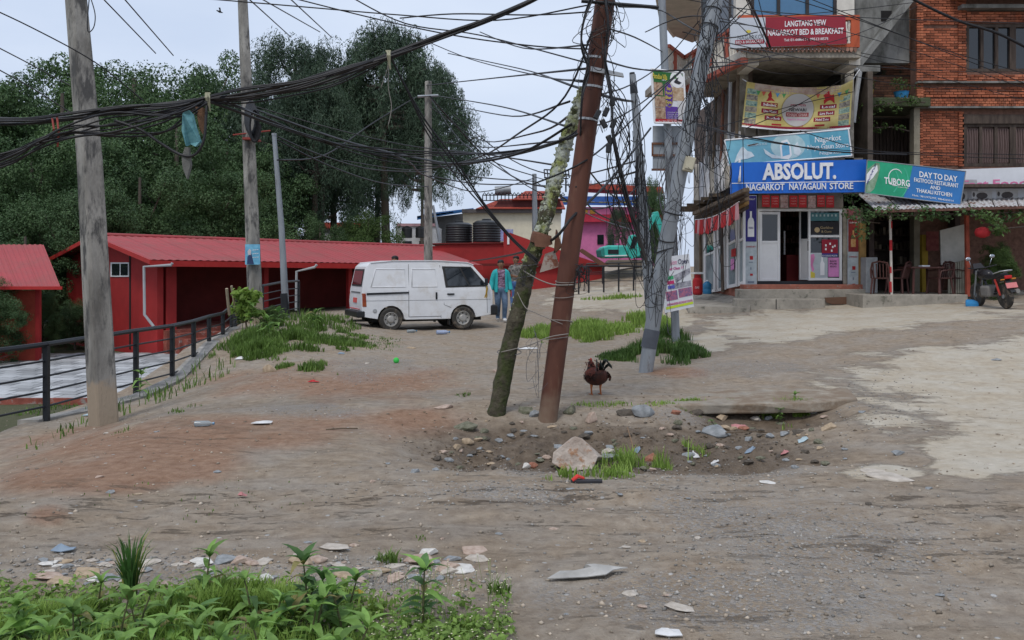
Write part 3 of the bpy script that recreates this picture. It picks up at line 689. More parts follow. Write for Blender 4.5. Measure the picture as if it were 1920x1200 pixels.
# ---------------------------------------------------------------- poles
def pole(name, label, pts, rad, mat, n=14, cat='pole', mb_extra=None, square=False):
    """pts: list of (px,py,Y)"""
    pp = [P(*p) for p in pts]
    t = thing(name, label, cat, (pp[0].x, pp[0].y, G(pp[0].x, pp[0].y)))
    d = (pp[0] - pp[1]).normalized(); pp = [pp[0] + d * .35] + pp
    rr = [rad[0]] + list(rad)
    m = MB()
    if square:
        m.tube(pp, [r * 1.2 for r in rr], 4, flat=.85); obj('shaft', m, mat, t, bevel=.03)
    else: m.tube(pp, rr, n); obj('shaft', m, mat, t, smooth=50)
    return t
RUST = M('rusty_brown_steel', (0.075, 0.028, 0.018), col2=(0.13, 0.05, 0.032), rough=.62, scale=2.2, stretch=(1, 1, .22), bump=.25, bscale=70, spot=(0.17, 0.10, 0.065), spot_at=.63, spot_scale=4, soft=.07)
p1 = pole('concrete_pole', 'thick weathered concrete pole, nearest, standing beside the black railing', [(193, 768, 10.6), (168, 300, 10.6), (140, -30, 10.6), (118, -330, 10.6)], [.160, .138, .118, .105], POLECON, square=True)
obj('base_collar', MB().lathe([(.195, -.1), (.19, .32), (.182, .52), (.172, .53)], 4, LOC[p1] + Vector((0.0, 0, 0)), Matrix.Rotation(R(45), 3, 'Z')), M('cement_render', (0.34, 0.28, 0.215), var=.2, bump=.3), p1, bevel=.03) if False else None
p2 = pole('concrete_pole', 'second concrete pole with a light blue poster and a red band', [(480, 606, 20), (468, 300, 20), (454, -20, 20), (445, -260, 20)], [.155, .132, .10, .09], POLECON, square=True)
q2 = front(19.78)
plate('poster', rect(459.5, 458, 487.5, 496), q2, M('poster_blue', (0.07, 0.30, 0.50), col2=(0.20, 0.48, 0.66), scale=4, rough=.5), p2, 0, .008)
plate('poster_figure', [(463, 495), (464, 481), (467, 478), (470, 474), (472, 478), (476, 495)], q2, M('poster_dark', (0.03, 0.05, 0.12)), p2, .006, .004)
plate('poster_figure', [(465, 478), (464, 471), (468, 466), (471, 470), (470, 478)], q2, M('poster_skin', (0.45, 0.42, 0.45)), p2, .008, .004)
for k in range(3): text('NAYA BASTI MELA' if False else 'www', (473, 470 + 7 * k), (485, 469 + 7 * k), 3.2, q2, WHITE, p2, .006, .002)
m = MB(); m.tube([P(437, 253, 19.9), P(507, 245, 19.9)], .018, 6); obj('cross_rod', m, M('red_rod', (0.25, 0.05, 0.04)), p2)
m = MB(); m.bx(P(462, 0, 20).x - .02, P(482, 0, 20).x + .03, 19.77, 20.2, P(0, 264, 20).z, P(0, 260, 20).z); obj('red_band', m, M('red_rod', (0.25, 0.05, 0.04)), p2)
p3 = pole('concrete_pole', 'slim square concrete pole with a short cross arm rising behind the van', [(803, 560, 34), (803, 152, 34)], [.155, .115], POLECON, square=True)
m = MB(); m.tube([P(783, 181, 33.8), P(822, 179, 33.8)], .05, 4); obj('cross_arm', m, GALV, p3)
p4 = pole('metal_pole', 'thin galvanised pole with a black base right of the second concrete pole', [(536, 588, 23), (528, 430, 23), (514, 252, 23)], [.095, .075, .055], GALV)
m = MB(); m.tube([P(536, 592, 23), P(533, 550, 23)], .103, 12); obj('painted_base', m, BLACK, p4, smooth=40)
m = MB(); m.tube([P(514, 254, 23), P(514, 250, 23)], .065, 10); obj('cap', m, GALV, p4)
# mossy wooden pole
MOSS = M('mossy_bark', (0.042, 0.036, 0.025), col2=(0.10, 0.088, 0.06), rough=.95, scale=9, bump=1.0, bscale=22, bdist=.03, spot=(0.04, 0.05, 0.016), spot_at=.50, spot_scale=4, soft=.06)
t = MOSS.node_tree; N = t.nodes; L = t.links; bs = N['Principled BSDF']; src = bs.inputs['Base Color'].links[0].from_socket
c_ = N.new('ShaderNodeTexCoord'); sx = N.new('ShaderNodeSeparateXYZ'); L.new(c_.outputs['Object'], sx.inputs[0])
hz = N.new('ShaderNodeMapRange'); hz.inputs[1].default_value = 1.4; hz.inputs[2].default_value = 2.9; L.new(sx.outputs[2], hz.inputs[0])
n_ = N.new('ShaderNodeTexNoise'); n_.inputs['Scale'].default_value = 7; n_.inputs['Detail'].default_value = 8; n_.inputs['Roughness'].default_value = .75; L.new(c_.outputs['Object'], n_.inputs[0])
ad = N.new('ShaderNodeMath'); ad.operation = 'MULTIPLY_ADD'; ad.inputs[1].default_value = .22; L.new(hz.outputs[0], ad.inputs[0]); L.new(n_.outputs[0], ad.inputs[2])
mr = N.new('ShaderNodeMapRange'); mr.inputs[1].default_value = .62; mr.inputs[2].default_value = .69; L.new(ad.outputs[0], mr.inputs[0])
n3 = N.new('ShaderNodeTexNoise'); n3.inputs['Scale'].default_value = 5; L.new(c_.outputs['Object'], n3.inputs[0])
r3 = N.new('ShaderNodeValToRGB'); r3.color_ramp.elements[0].position = .42; r3.color_ramp.elements[0].color = (.25, .28, .10, 1); r3.color_ramp.elements[1].position = .58; r3.color_ramp.elements[1].color = (.38, .41, .36, 1)
L.new(n3.outputs[0], r3.inputs[0])
m_ = N.new('ShaderNodeMix'); m_.data_type = 'RGBA'; L.new(mr.outputs[0], m_.inputs[0]); L.new(src, m_.inputs[6]); L.new(r3.outputs[0], m_.inputs[7]); L.new(m_.outputs[2], bs.inputs['Base Color'])
wps = [(926, 800, 10.0), (941, 720, 10.05), (957, 640, 10.1), (975, 570, 10.15), (992, 500, 10.2), (1016, 430, 10.25), (1033, 370, 10.28), (1049, 310, 10.3), (1066, 250, 10.3), (1084, 205, 10.28), (1098, 165, 10.25)]
wp = [P(*a) for a in wps]; wt = thing('wooden_pole', 'leaning wooden pole covered in moss and lichen, crossing the rusty steel pole', 'pole', (wp[0].x, wp[0].y, wp[0].z))
m = MB(); fine = []
for a, b in zip(wp[:-1], wp[1:]): fine += [a.lerp(b, k / 6) for k in range(6)]
fine.append(wp[-1]); nr = len(fine)
m.tube(fine, [(.100 - .026 * i / nr) * (1 + .10 * (random.Random(i).random() - .5)) for i in range(nr)], 18)
m.v = [tuple(Vector(v) + Vector((vn(v[2] * 14, v[0] * 30, 4) - .5, 0, 0)) * .022) for v in m.v]
obj('trunk', m, MOSS, wt, smooth=180)
m = MB(); rs_ = random.Random(5)
for k in range(260):
    i = rs_.randint(int(nr * .25), nr - 2); a_ = rs_.random() * 6.28; c0 = fine[i] + Vector((math.cos(a_), math.sin(a_), 0)) * .078
    m.blob(c0, (.012 + rs_.random() * .02, .010, .010 + rs_.random() * .02), 6, seed=k, rough=.6)
obj('lichen_tufts', m, M('lichen', (0.27, 0.29, 0.22), col2=(0.36, 0.38, 0.24), island=.3), wt, kind='stuff', smooth=180)
m = MB(); cc_ = P(1013, 449, 10.2); rot_ = Matrix.Rotation(R(16), 3, 'Y')
m.lathe([(.108, -.055), (.112, 0), (.112, .05), (.104, .07)], 14, cc_, rot_)
m.prism([P(1000, 440, 10.05), P(1034, 442, 10.05), P(1036, 458, 10.05), P(1022, 464, 10.05), P(1003, 462, 10.05)], (0, .03, 0)); m.prism([P(1042, 430, 10.1), P(1052, 462, 10.1), P(1038, 476, 10.1)], (.02, .1, 0))
obj('rusty_clamp', m, M('rust_plate', (0.12, 0.055, 0.035), col2=(0.2, 0.1, 0.065), rough=.85, bump=.4), wt)
m = MB(); m.prism([P(1022, 476, 10.1), P(1040, 470, 10.1), P(1050, 500, 10.1), P(1012, 511, 10.1)], (0, .02, 0)); obj('bent_tin_plate', m, M('grey_tin', (0.35, 0.30, 0.26), spot=(0.2, 0.08, 0.05), spot_at=.52, spot_scale=8), wt)
p5 = pole('steel_pole', 'thick rust brown steel pole leaning right beside the mossy wooden pole', [(1028, 778, 9.9), (1068, 480, 9.9), (1106, 205, 9.9), (1132, 20, 9.9), (1170, -260, 9.9)], [.105, .105, .105, .108, .108], RUST, 20)
BAND = M('steel_band', (0.42, 0.43, 0.44), metal=.6, rough=.4)
for (x, y) in [(1112, 164), (1103, 170 + 55), (1117, 105 + 5), (1088, 318)][:3]:
    c0 = P(x, y, 9.9); m = MB(); m.lathe([(.109, -.012), (.112, -.012), (.112, .012), (.109, .012)], 20, c0, Matrix.Rotation(R(8), 3, 'Y')); obj('band', m, BAND, p5)
m = MB(); m.prism([P(1108, 124, 9.77), P(1168, 137, 9.77), P(1170, 144, 9.77), P(1107, 133, 9.77)], (0, .05, 0)); obj('bracket', m, BAND, p5)
m = MB(); m.tube([P(1090, 2, 9.8), P(1235, 14, 9.8)], .02, 6); obj('cross_arm', m, BLACK, p5)
p6 = pole('leaning_metal_pole', 'dented grey metal pole leaning right with a dark band near its foot', [(1210, 702, 13.6), (1222, 620, 13.6), (1250, 450, 13.6), (1287, 260, 13.6), (1318, 110, 13.6), (1341, 0, 13.6), (1390, -230, 13.6)], [.105, .115, .115, .115, .115, .118, .118], GALV, 16)
c0 = P(1220, 634, 13.6); m = MB(); m.tube([P(1216, 652, 13.6), P(1223, 618, 13.6)], .12, 16); obj('dark_band', m, M('tar_wrap', (0.09, 0.10, 0.12), rough=.6, bump=.5), p6, smooth=40)
p7 = pole('metal_pole', 'grey pole wrapped in cables rising left of the paradise sign', [(1219, 570, 17.0), (1203, 350, 17.0), (1186, 140, 17.0)], [.10, .085, .06], GALV)
m = MB(); m.tube([P(1189, 175, 17.0), P(1185, 136, 17.0)], [.075, .05], 10); obj('pole_cap', m, BLACK, p7)
p8 = pole('metal_pole', 'straight grey pole carrying the paradise sign and the school board', [(1268, 655, 18.0), (1262, 500, 18.0), (1255, 320, 18.0), (1241, 0, 18.0), (1238, -60, 18.0)], [.085, .08, .08, .075, .075], GALV)
p9 = pole('metal_pole', 'slim far grey pole standing before the cream building', [(1003, 430, 45), (1002, 326, 45)], [.14, .11], GALV)
p10 = pole('metal_pole', 'thin far pole leaning beside the third concrete pole', [(822, 440, 46), (812, 385, 46)], [.08, .06], GALV)

# ---------------------------------------------------------------- distant buildings
CREAM = M('cream_plaster', (0.62, 0.58, 0.46), var=.08)
PINK = M('pink_plaster', (0.55, 0.16, 0.34), var=.1)
TILE = M('red_tile_roof', (0.32, 0.06, 0.04), var=.25, scale=6)
BLUE = M('blue_sheet', (0.05, 0.20, 0.50), var=.12)
cb = thing('cream_house', 'cream house with a dark band and red tiled roof behind the black tanks', 'house', P(960, 470, 56))
k = front(56)
plate('wall', [(868, 400), (880, 396), (1052, 398), (1052, 480), (868, 480)], k, CREAM, cb, 0, 6)
plate('eaves_band', [(866, 392), (1054, 392), (1054, 399), (866, 399)], k, M('grey_band', (0.12, 0.11, 0.11)), cb, .3, 6.4)
for (a, b, c_, d) in [((892, 391), (938, 373), (1052, 372), (1060, 391)), ((960, 374), (985, 358), (1030, 358), (1050, 374))]:
    m = MB(); m.prism([k.at(*a, .5), k.at(*b, -2), k.at(*c_, -2), k.at(*d, .5)], (0, .3, -.05)); obj('roof', m, TILE, cb)
plate('upper_wall', [(925, 389), (935, 377), (1050, 377), (1055, 390)], k, M('dark_maroon', (0.10, 0.03, 0.03)), cb, .1, 2)
plate('window', rect(930, 430, 962, 452), k, M('blue_poster', (0.1, 0.13, 0.45), col2=(.4, .42, .6), scale=3), cb, .03, .03)
m = MB(); m.tube([k.at(928, 358, -1), k.at(958, 356, -1)], .28, 14); obj('solar_tank', m, GALV, cb, smooth=40)
m = MB()
for i in range(22):
    x = 905 + i * 7.0; m.tube([k.at(x, 376, .2), k.at(x, 366, .2)], .03, 4); m.tube([k.at(x, 366, .2), k.at(x + 3.5, 361, .2), k.at(x + 7, 366, .2)], .03, 4)
m.tube([k.at(905, 376, .2), k.at(1059, 376, .2)], .03, 4); m.tube([k.at(905, 366, .2), k.at(1059, 366, .2)], .03, 4)
obj('roof_railing', m, BLACK, cb)
pb_ = thing('pink_house', 'bright pink house with a red balcony band behind the leaning poles', 'house', P(1160, 480, 62))
k = front(62)
plate('wall', [(1082, 388), (1250, 388), (1250, 500), (1082, 500)], k, PINK, pb_, 0, 7)
plate('balcony_band', rect(1085, 402, 1250, 416), k, M('crimson_band', (0.42, 0.03, 0.06)), pb_, .5, .5)
plate('roof', [(1072, 352), (1080, 343), (1240, 350), (1246, 362)], k, TILE, pb_, .8, 3)
plate('blue_banner', [(1050, 368), (1226, 368), (1226, 386), (1050, 384)], k, M('banner_navy', (0.03, 0.09, 0.33), col2=(0.05, .14, .42)), pb_, .9, .04)
text('NAGARKOT PARTY PALACE' if False else '- - --- -- --- - --', (1054, 380), (1220, 382), 6, k, M('yellow_ink', (0.6, 0.5, 0.1)), pb_, .92, .02, bold=.03)
for x in (1092, 1106): plate('window', rect(x, 391, x + 10, 401), k, M('amber_curtain', (0.4, 0.22, 0.04)), pb_, .06, .04)
for x in (1120, 1140, 1200): plate('window', rect(x, 440, x + 12, 458), k, GLASS, pb_, .06, .04)
m = MB()
for i in range(24):
    x = 1060 + i * 7.4; m.tube([k.at(x, 352, .2), k.at(x + 3.7, 338, .2), k.at(x + 7.4, 352, .2)], .03, 4)
m.tube([k.at(1060, 346, .2), k.at(1236, 346, .2)], .03, 4); obj('roof_railing', m, BLACK, pb_)
hb2 = thing('roof_hoarding', 'lattice billboard frame standing on the roof of the cream house', 'frame', P(1040, 376, 55)); k = front(55)
m = MB()
for y in (318, 325, 333): m.tube([k.at(1020, y), k.at(1066, y + 2)], .04, 4)
for i in range(9): m.tube([k.at(1020 + i * 5.7, 318), k.at(1022 + i * 5.7, 334)], .035, 4)
for i in range(3): m.tube([k.at(1025 + i * 18, 333), k.at(1025 + i * 18, 360)], .05, 4)
obj('lattice', m, BLACK, hb2)
bb = thing('blue_roofed_house', 'low house with a blue metal roof behind the third concrete pole', 'house', P(830, 440, 58)); k = front(58)
m = MB(); m.prism([k.at(782, 406, 1), k.at(850, 396, 1), k.at(888, 390, -2), k.at(800, 400, -2)], (0, 0, -.1)); m.prism([k.at(782, 412, 1), k.at(868, 398, 1), k.at(890, 392, 1), k.at(782, 405, 1)], (0, .1, 0)); obj('roof', m, BLUE, bb)
plate('wall', [(790, 410), (870, 400), (870, 470), (790, 470)], k, M('grey_plaster', (0.25, 0.25, 0.25)), bb, 0, 4)
gb = thing('white_house', 'white house with printed panels and small windows beyond the bush', 'house', P(770, 460, 52)); k = front(52)
plate('wall', rect(742, 424, 818, 470), k, M('off_white', (0.55, 0.55, 0.55)), gb, 0, 4)
plate('window', rect(756, 452, 772, 462), k, GLASS, gb, .04, .03); plate('window', rect(786, 452, 800, 462), k, GLASS, gb, .04, .03)
plate('parapet', rect(744, 419, 818, 424), k, M('pink_parapet', (0.5, 0.3, 0.32)), gb, .1, .2)
fh = thing('far_house', 'pale far house glimpsed between the pine trunks', 'house', P(620, 440, 70)); k = front(70)
plate('wall', rect(570, 428, 700, 460), k, M('off_white', (0.55, 0.55, 0.55)), fh, 0, 4); plate('roof', [(585, 428), (600, 417), (690, 417), (700, 428)], k, TILE, fh, .3, 5)
def tank(px0, px1, top, bot, Y, label):
    a = P(px0, bot, Y); b = P(px1, bot, Y); r = (b.x - a.x) / 2; h = (bot - top) / F * Y; c = Vector(((a.x + b.x) / 2, Y, a.z))
    t = thing('water_tank', label, 'water tank', c)
    pr = [(r * .97, 0)]
    for i in range(7): z = h * (.06 + i * .105); pr += [(r * .97, z), (r, z + .02 * h), (r, z + .05 * h), (r * .97, z + .07 * h)]
    pr += [(r * .98, h * .84), (r * .72, h * .93), (r * .35, h * .95)]
    obj('barrel', MB().lathe(pr, 26, c), DPLASTIC, t, smooth=50)
    obj('lid', MB().lathe([(r * .33, h * .93), (r * .33, h * 1.0), (r * .2, h * 1.02)], 16, c), DPLASTIC, t, smooth=40)
tank(835, 886, 415, 456, 42, 'left of the two big black ribbed water tanks on the annex roof')
tank(886, 939, 411, 456, 41.5, 'right of the two big black ribbed water tanks on the annex roof')
tank(753, 773, 424, 446, 50, 'left small black water tank on the white house')
tank(779, 796, 424, 446, 50, 'right small black water tank on the white house')

# ---------------------------------------------------------------- excavator on the earth bank
TEAL = M('teal_machine_paint', (0.05, 0.42, 0.36), rough=.45, var=.15, spot=(0.12, 0.12, 0.1), spot_at=.66)
ex = thing('excavator', 'teal tracked excavator with its arm raised on the bank behind the poles', 'excavator', P(1165, 500, 40)); k = front(40)
plate('body', [(1131, 463), (1140, 460), (1172, 460), (1178, 466), (1178, 483), (1134, 484), (1130, 476)], k, TEAL, ex, .6, 2.2, bevel=.06)
plate('cab', [(1176, 483), (1178, 462), (1184, 440), (1204, 440), (1206, 484)], k, TEAL, ex, .5, .9, bevel=.05)
plate('cab_window', [(1181, 466), (1187, 444), (1201, 444), (1202, 466)], k, GLASS, ex, .53, .03)
m = MB(); m.prism([k.at(*q, .9) for q in [(1184, 486), (1190, 470), (1206, 432), (1226, 400), (1233, 404), (1214, 440), (1200, 480)]], (0, .5, 0)); obj('boom', m, TEAL, ex, bevel=.03)
m = MB(); m.prism([k.at(*q, .85) for q in [(1224, 398), (1234, 396), (1252, 452), (1244, 456)]], (0, .4, 0)); obj('stick', m, TEAL, ex, bevel=.03)
m = MB(); m.prism([k.at(*q, 1.0) for q in [(1244, 454), (1256, 452), (1262, 470), (1248, 478), (1240, 466)]], (0, 1.0, 0)); obj('bucket', m, M('worn_steel', (0.2, 0.19, 0.18)), ex, bevel=.03)
for of_ in (.8, -1.3): obj('track', MB().prism([k.at(*q, of_) for q in [(1136, 492), (1142, 487), (1206, 487), (1212, 492), (1206, 501), (1142, 501)]], (0, .5, 0)), M('track_steel', (0.14, 0.115, 0.09)), ex, bevel=.05)
obj('engine_grille', MB().prism([k.at(*q, .64) for q in [(1140, 468), (1160, 468), (1160, 476), (1140, 476)]], (0, .03, 0)), BLACK, ex); obj('white_stripe', MB().prism([k.at(*q, .63) for q in [(1132, 479), (1177, 478), (1177, 480), (1132, 481)]], (0, .03, 0)), WHITE, ex); obj('exhaust_pipe', MB().tube([k.at(1150, 461, -.3), k.at(1150, 451, -.3)], .05, 8), BLACK, ex)
obj('counterweight', MB().prism([k.at(*q, .7) for q in [(1126, 468), (1132, 464), (1134, 482), (1128, 482)]], (0, 2.2, 0)), M('dark_teal', (0.03, 0.2, 0.18)), ex, bevel=.04)
rb = obj('steel_beam', MB().prism([P(*a) for a in [(1085, 470, 36), (1092, 466, 36), (1140, 497, 36), (1132, 502, 36)]], (0, .3, 0)), M('brown_beam', (0.13, 0.06, 0.04)), label='rusty brown beam propped on the bank beside the excavator', cat='beam')
rail_fence('black low railing far up the road behind the rusty pole', [fp(1085, 544, 34), fp(1104, 542, 34.5), fp(1132, 541, 35), fp(1160, 540, 35.5), fp(1188, 540, 36), fp(1215, 541, 36.5)], .85, 3, .03)
rail_fence('second black railing higher on the bank below the excavator', [fp(1100, 526, 39), fp(1130, 525, 39), fp(1160, 524, 39), fp(1190, 523, 39), fp(1220, 523, 39)], .7, 2, .03)


def dust(mat, top, col, soft=.10, amp=.5):
    """splashed earth and render near the foot of a pole, measured from its base"""
    t = mat.node_tree; N = t.nodes; L = t.links; bs = N['Principled BSDF']; src = bs.inputs['Base Color'].links[0].from_socket
    c_ = N.new('ShaderNodeTexCoord'); sx = N.new('ShaderNodeSeparateXYZ'); L.new(c_.outputs['Object'], sx.inputs[0]); nz = N.new('ShaderNodeTexNoise'); nz.inputs['Scale'].default_value = 6; nz.inputs['Detail'].default_value = 6; L.new(c_.outputs['Object'], nz.inputs[0])
    ad = N.new('ShaderNodeMath'); ad.operation = 'MULTIPLY_ADD'; ad.inputs[1].default_value = amp; L.new(nz.outputs[0], ad.inputs[0]); L.new(sx.outputs[2], ad.inputs[2])
    hz = N.new('ShaderNodeMapRange'); hz.inputs[1].default_value = top + amp / 2 + soft; hz.inputs[2].default_value = top + amp / 2 - soft; L.new(ad.outputs[0], hz.inputs[0])
    m_ = N.new('ShaderNodeMix'); m_.data_type = 'RGBA'; L.new(hz.outputs[0], m_.inputs[0]); L.new(src, m_.inputs[6]); m_.inputs[7].default_value = tuple(col) + (1,); L.new(m_.outputs[2], bs.inputs['Base Color'])
dust(POLECON, .5, (.31, .25, .185), .05); dust(RUST, .15, (.19, .135, .095), .18, .6)
# ---------------------------------------------------------------- the corner shop building
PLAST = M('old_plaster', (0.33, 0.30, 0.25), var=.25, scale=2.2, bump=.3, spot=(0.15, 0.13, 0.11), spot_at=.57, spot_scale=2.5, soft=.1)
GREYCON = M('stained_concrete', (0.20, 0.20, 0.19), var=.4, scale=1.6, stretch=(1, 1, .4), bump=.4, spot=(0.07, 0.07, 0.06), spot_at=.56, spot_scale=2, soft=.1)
CREAMW = M('cream_wall_paint', (0.62, 0.59, 0.53), var=.12, spot=(0.4, 0.37, 0.33), spot_at=.64, spot_scale=3)
ORANGE = M('orange_red_paint', (0.46, 0.10, 0.045), var=.15, spot=(0.3, 0.1, 0.07), spot_at=.64)
CORAL = M('coral_coping', (0.42, 0.12, 0.085), var=.2)
BLUEGL = glassmat('blue_window_film', (0.05, 0.16, 0.30), .12)
DFRAME = M('dark_window_frame', (0.035, 0.03, 0.03), rough=.5)
UPVC = M('white_door_frame', (0.70, 0.71, 0.72), rough=.4, var=.05, spot=(0.5, 0.49, 0.46), spot_at=.68)
WOODD = M('dark_wood', (0.05, 0.035, 0.028), col2=(0.10, 0.075, 0.06), scale=4, stretch=(3, 3, .5), rough=.75, bump=.3)
WOODO = M('old_timber', (0.13, 0.095, 0.065), var=.4, scale=4, bump=.5)
CEM = M('step_cement', (0.29, 0.265, 0.225), var=.25, scale=3, bump=.3, spot=(0.13, 0.125, 0.10), spot_at=.6, spot_scale=4)
REDCEM = M('red_oxide_floor', (0.30, 0.11, 0.075), var=.25, scale=4, spot=(0.3, 0.26, 0.22), spot_at=.64)
REDI = M('red_ink', (0.42, 0.025, 0.03), var=.12); MARI = M('maroon_ink', (0.28, 0.02, 0.04), var=.08); WHI = M('white_ink', (0.75, 0.76, 0.78), var=.04, rough=.5)
YEL = M('yellow_ink2', (0.62, 0.52, 0.08), var=.1); NAVY = M('navy_ink', (0.04, 0.035, 0.20), var=.1); INK = M('black_ink', (0.03, 0.03, 0.035))
fr = front(25.8); sd_ = Plane((6.6, 25.8, 0), (-1, 0, 0))
sb = thing('shop_building', 'corner shop building with balcony floors above a white framed glass front', 'building', (9, 27, .4))
def pl_(nm, x0, y0, x1, y1, plane, mat, par, off=0., th=.05, **k): return plate(nm, rect(x0, y0, x1, y1), plane, mat, par, off, th, **k)
pl_('pier', 1396, 364, 1421, 545, fr, PLAST, sb, 0, .35); pl_('pier', 1581, 364, 1618, 548, fr, PLAST, sb, 0, .35)
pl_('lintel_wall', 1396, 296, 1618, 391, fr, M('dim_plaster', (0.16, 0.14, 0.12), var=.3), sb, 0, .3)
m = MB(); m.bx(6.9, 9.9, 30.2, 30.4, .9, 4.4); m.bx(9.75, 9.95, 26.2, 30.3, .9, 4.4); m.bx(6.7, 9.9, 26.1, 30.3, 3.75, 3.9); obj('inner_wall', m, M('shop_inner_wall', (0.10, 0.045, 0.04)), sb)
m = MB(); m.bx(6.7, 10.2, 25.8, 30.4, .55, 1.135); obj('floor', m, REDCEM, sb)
m = MB()
for k in range(5): m.bx(7.9, 9.7, 29.6, 30.1, 1.5 + .42 * k, 1.53 + .42 * k)
obj('shelf', m, WOODD, sb)
m = MB(); rr_ = random.Random(4)
for k in range(5):
    for i in range(18): x = 7.95 + i * .095; m.bx(x, x + .06, 29.62, 29.7, 1.53 + .42 * k, 1.53 + .42 * k + .15 + .15 * rr_.random())
obj('stock', m, M('shop_stock', (0.25, 0.14, 0.12), island=.7), sb, kind='stuff')
obj('counter', MB().bx(8.15, 8.75, 26.9, 28.2, 1.13, 1.95), M('red_counter', (0.16, 0.02, 0.02)), sb)
m = MB(); m.tube([fr.at(1471, 434, -1.2), fr.at(1471, 478, -1.2)], .012, 5)
for i in range(16): m.box(fr.at(1471, 434 + i * 2.8, -1.19), (.045, .02, .028))
obj('hanging_sachet_strip', m, WHI, sb)
# door frame, leaves, side light
fm = obj('door_frame', MB(), UPVC, sb) if False else None
m = MB()
rp(m, fr, 1421, 391, 1580, 396, -.02, .08); rp(m, fr, 1421, 396, 1424, 530, -.02, .08); rp(m, fr, 1516, 396, 1520, 526, -.02, .08); rp(m, fr, 1574, 396, 1579, 526, -.02, .08)
rp(m, fr, 1520, 441, 1574, 445, -.02, .08); rp(m, fr, 1520, 521, 1574, 526, -.02, .08); obj('door_frame', m, UPVC, sb, bevel=.008)
pl_('threshold', 1420, 527, 1580, 533, fr, BLACK, sb, .01, .15)
def leaf(x0, y0, x1, y1, plane, off, nm='door', split=.42):
    w = (x1 - x0); b = w * .13; ym = y0 + (y1 - y0) * split
    m = MB(); rp(m, plane, x0, y0, x0 + b, y1, off, .05); rp(m, plane, x1 - b, y0, x1, y1, off, .05); rp(m, plane, x0 + b, y0, x1 - b, y0 + b, off, .05)
    rp(m, plane, x0 + b, ym, x1 - b, ym + b * .8, off, .05); rp(m, plane, x0 + b, y1 - b, x1 - b, y1, off, .05)
    d = obj(nm, m, UPVC, sb, bevel=.006)
    obj('pane', MB().prism([plane.at(x, y, off - .02) for x, y in rect(x0 + b, y0 + b, x1 - b, ym)], -plane.n * .012), GLASS, d)
    obj('panel', MB().prism([plane.at(x, y, off - .015) for x, y in rect(x0 + b, ym + b * .8, x1 - b, y1 - b)], -plane.n * .02), UPVC, d)
    return d
d1 = leaf(1424, 397, 1463, 527, fr, -.01)
A = fr.at(1518, 460); A.z = 0
hp = Plane(A, Vector((-.93, -.36, 0)))
d2 = leaf(1498, 392, 1517, 525, hp, 0)
obj('handle', MB().tube([hp.at(1515, 452, .03), hp.at(1515, 470, .03)], .012, 6), BLACK, d2)
pl_('glass_pane', 1520, 396, 1574, 441, fr, GLASS, sb, -.05, .012); pl_('glass_pane', 1520, 445, 1574, 521, fr, GLASS, sb, -.05, .012)
w1 = pl_('printed_valance', 1520, 399, 1573, 414, fr, M('teal_print', (0.08, 0.20, 0.22)), sb, -.03, .006)
m = MB()
for i in range(7): rp(m, fr, 1522.5 + 7.2 * i, 402, 1525.5 + 7.2 * i, 406, -.024, .004)
obj('print_motifs', m, M('pale_teal_ink', (0.4, 0.5, 0.5)), w1)
w2 = pl_('printed_panel', 1521, 416, 1573, 439, fr, INK, sb, -.03, .006)
obj('emblem', MB().lathe([(.075, 0), (.075, .006)], 18, fr.at(1532, 431, -.025), Matrix.Rotation(R(90), 3, 'X')), M('tan_ink', (0.45, 0.35, 0.2)), w2)
TANI = M('tan_ink', (0, 0, 0)); text('Gurkhas', (1538, 429), (1562, 429), 5, fr, TANI, w2, -.022, .003); text('& Guns', (1540, 436), (1559, 436), 4.5, fr, TANI, w2, -.022, .003)
w3 = pl_('poster', 1541, 449, 1571, 481, fr, MARI, sb, -.028, .005); m = MB()
for (x, y) in ((1547, 458), (1555, 455), (1560, 461), (1547, 465), (1558, 468), (1564, 459)): rp(m, fr, x, y, x + 3, y + 4, -.022, .003)
obj('poster_print', m, WHI, w3); pl_('poster_band', 1541, 475, 1571, 482, fr, NAVY, w3, -.022, .004); text('KO 33 BOSS MULYA', (1542, 481), (1570, 481), 3.5, fr, WHI, w3, -.016, .003)
w4 = pl_('poster', 1519, 474, 1552, 521, fr, M('pale_poster', (0.42, 0.48, 0.52), col2=(0.5, 0.55, 0.58)), sb, -.03, .005)
plate('poster_print', [(1519, 478), (1526, 476), (1528, 482), (1524, 496), (1527, 506), (1523, 510), (1519, 494)], fr, M('pink_ink', (0.62, 0.22, 0.42)), w4, -.024, .003)
plate('bottle_print', [(1538, 516), (1538, 494), (1540, 489), (1540, 481), (1543, 481), (1543, 489), (1546, 494), (1546, 516)], fr, WHI, w4, -.024, .003)
plate('poster_print', [(1519, 508), (1528, 512), (1528, 521), (1519, 521)], fr, YEL, w4, -.022, .003)
w5 = pl_('poster', 1553, 483, 1573, 519, fr, M('pink_poster', (0.62, 0.24, 0.50)), sb, -.026, .005)
for i, s in enumerate(('BLACK', 'PUB', 'ALKOHOL')): text(s, (1556, 491 + 5 * i), (1569, 491 + 5 * i), 3.2, fr, INK, w5, -.02, .003, bold=.02)
# hanging packets above the door
for i, c in enumerate((REDI, REDI, MARI, REDI, REDI, MARI, REDI, REDI)):
    x = 1429 + i * 17.2; q = pl_('printed_packet', x, 366 + (i % 2), x + 14.5, 388 + (i * 7 % 3), fr, c if c is REDI else M('photo_packet', (0.25, 0.12, 0.12), col2=(0.5, 0.4, 0.38), scale=9), sb, .12, .02)
    for j in range(3): text('KHUKURI' if j == 0 else 'rum', (x + 2.5, 373 + 5 * j), (x + 12, 373 + 5 * j), 2.8, fr, M('pale_red_ink', (0.6, 0.35, 0.33)), q, .126, .003)
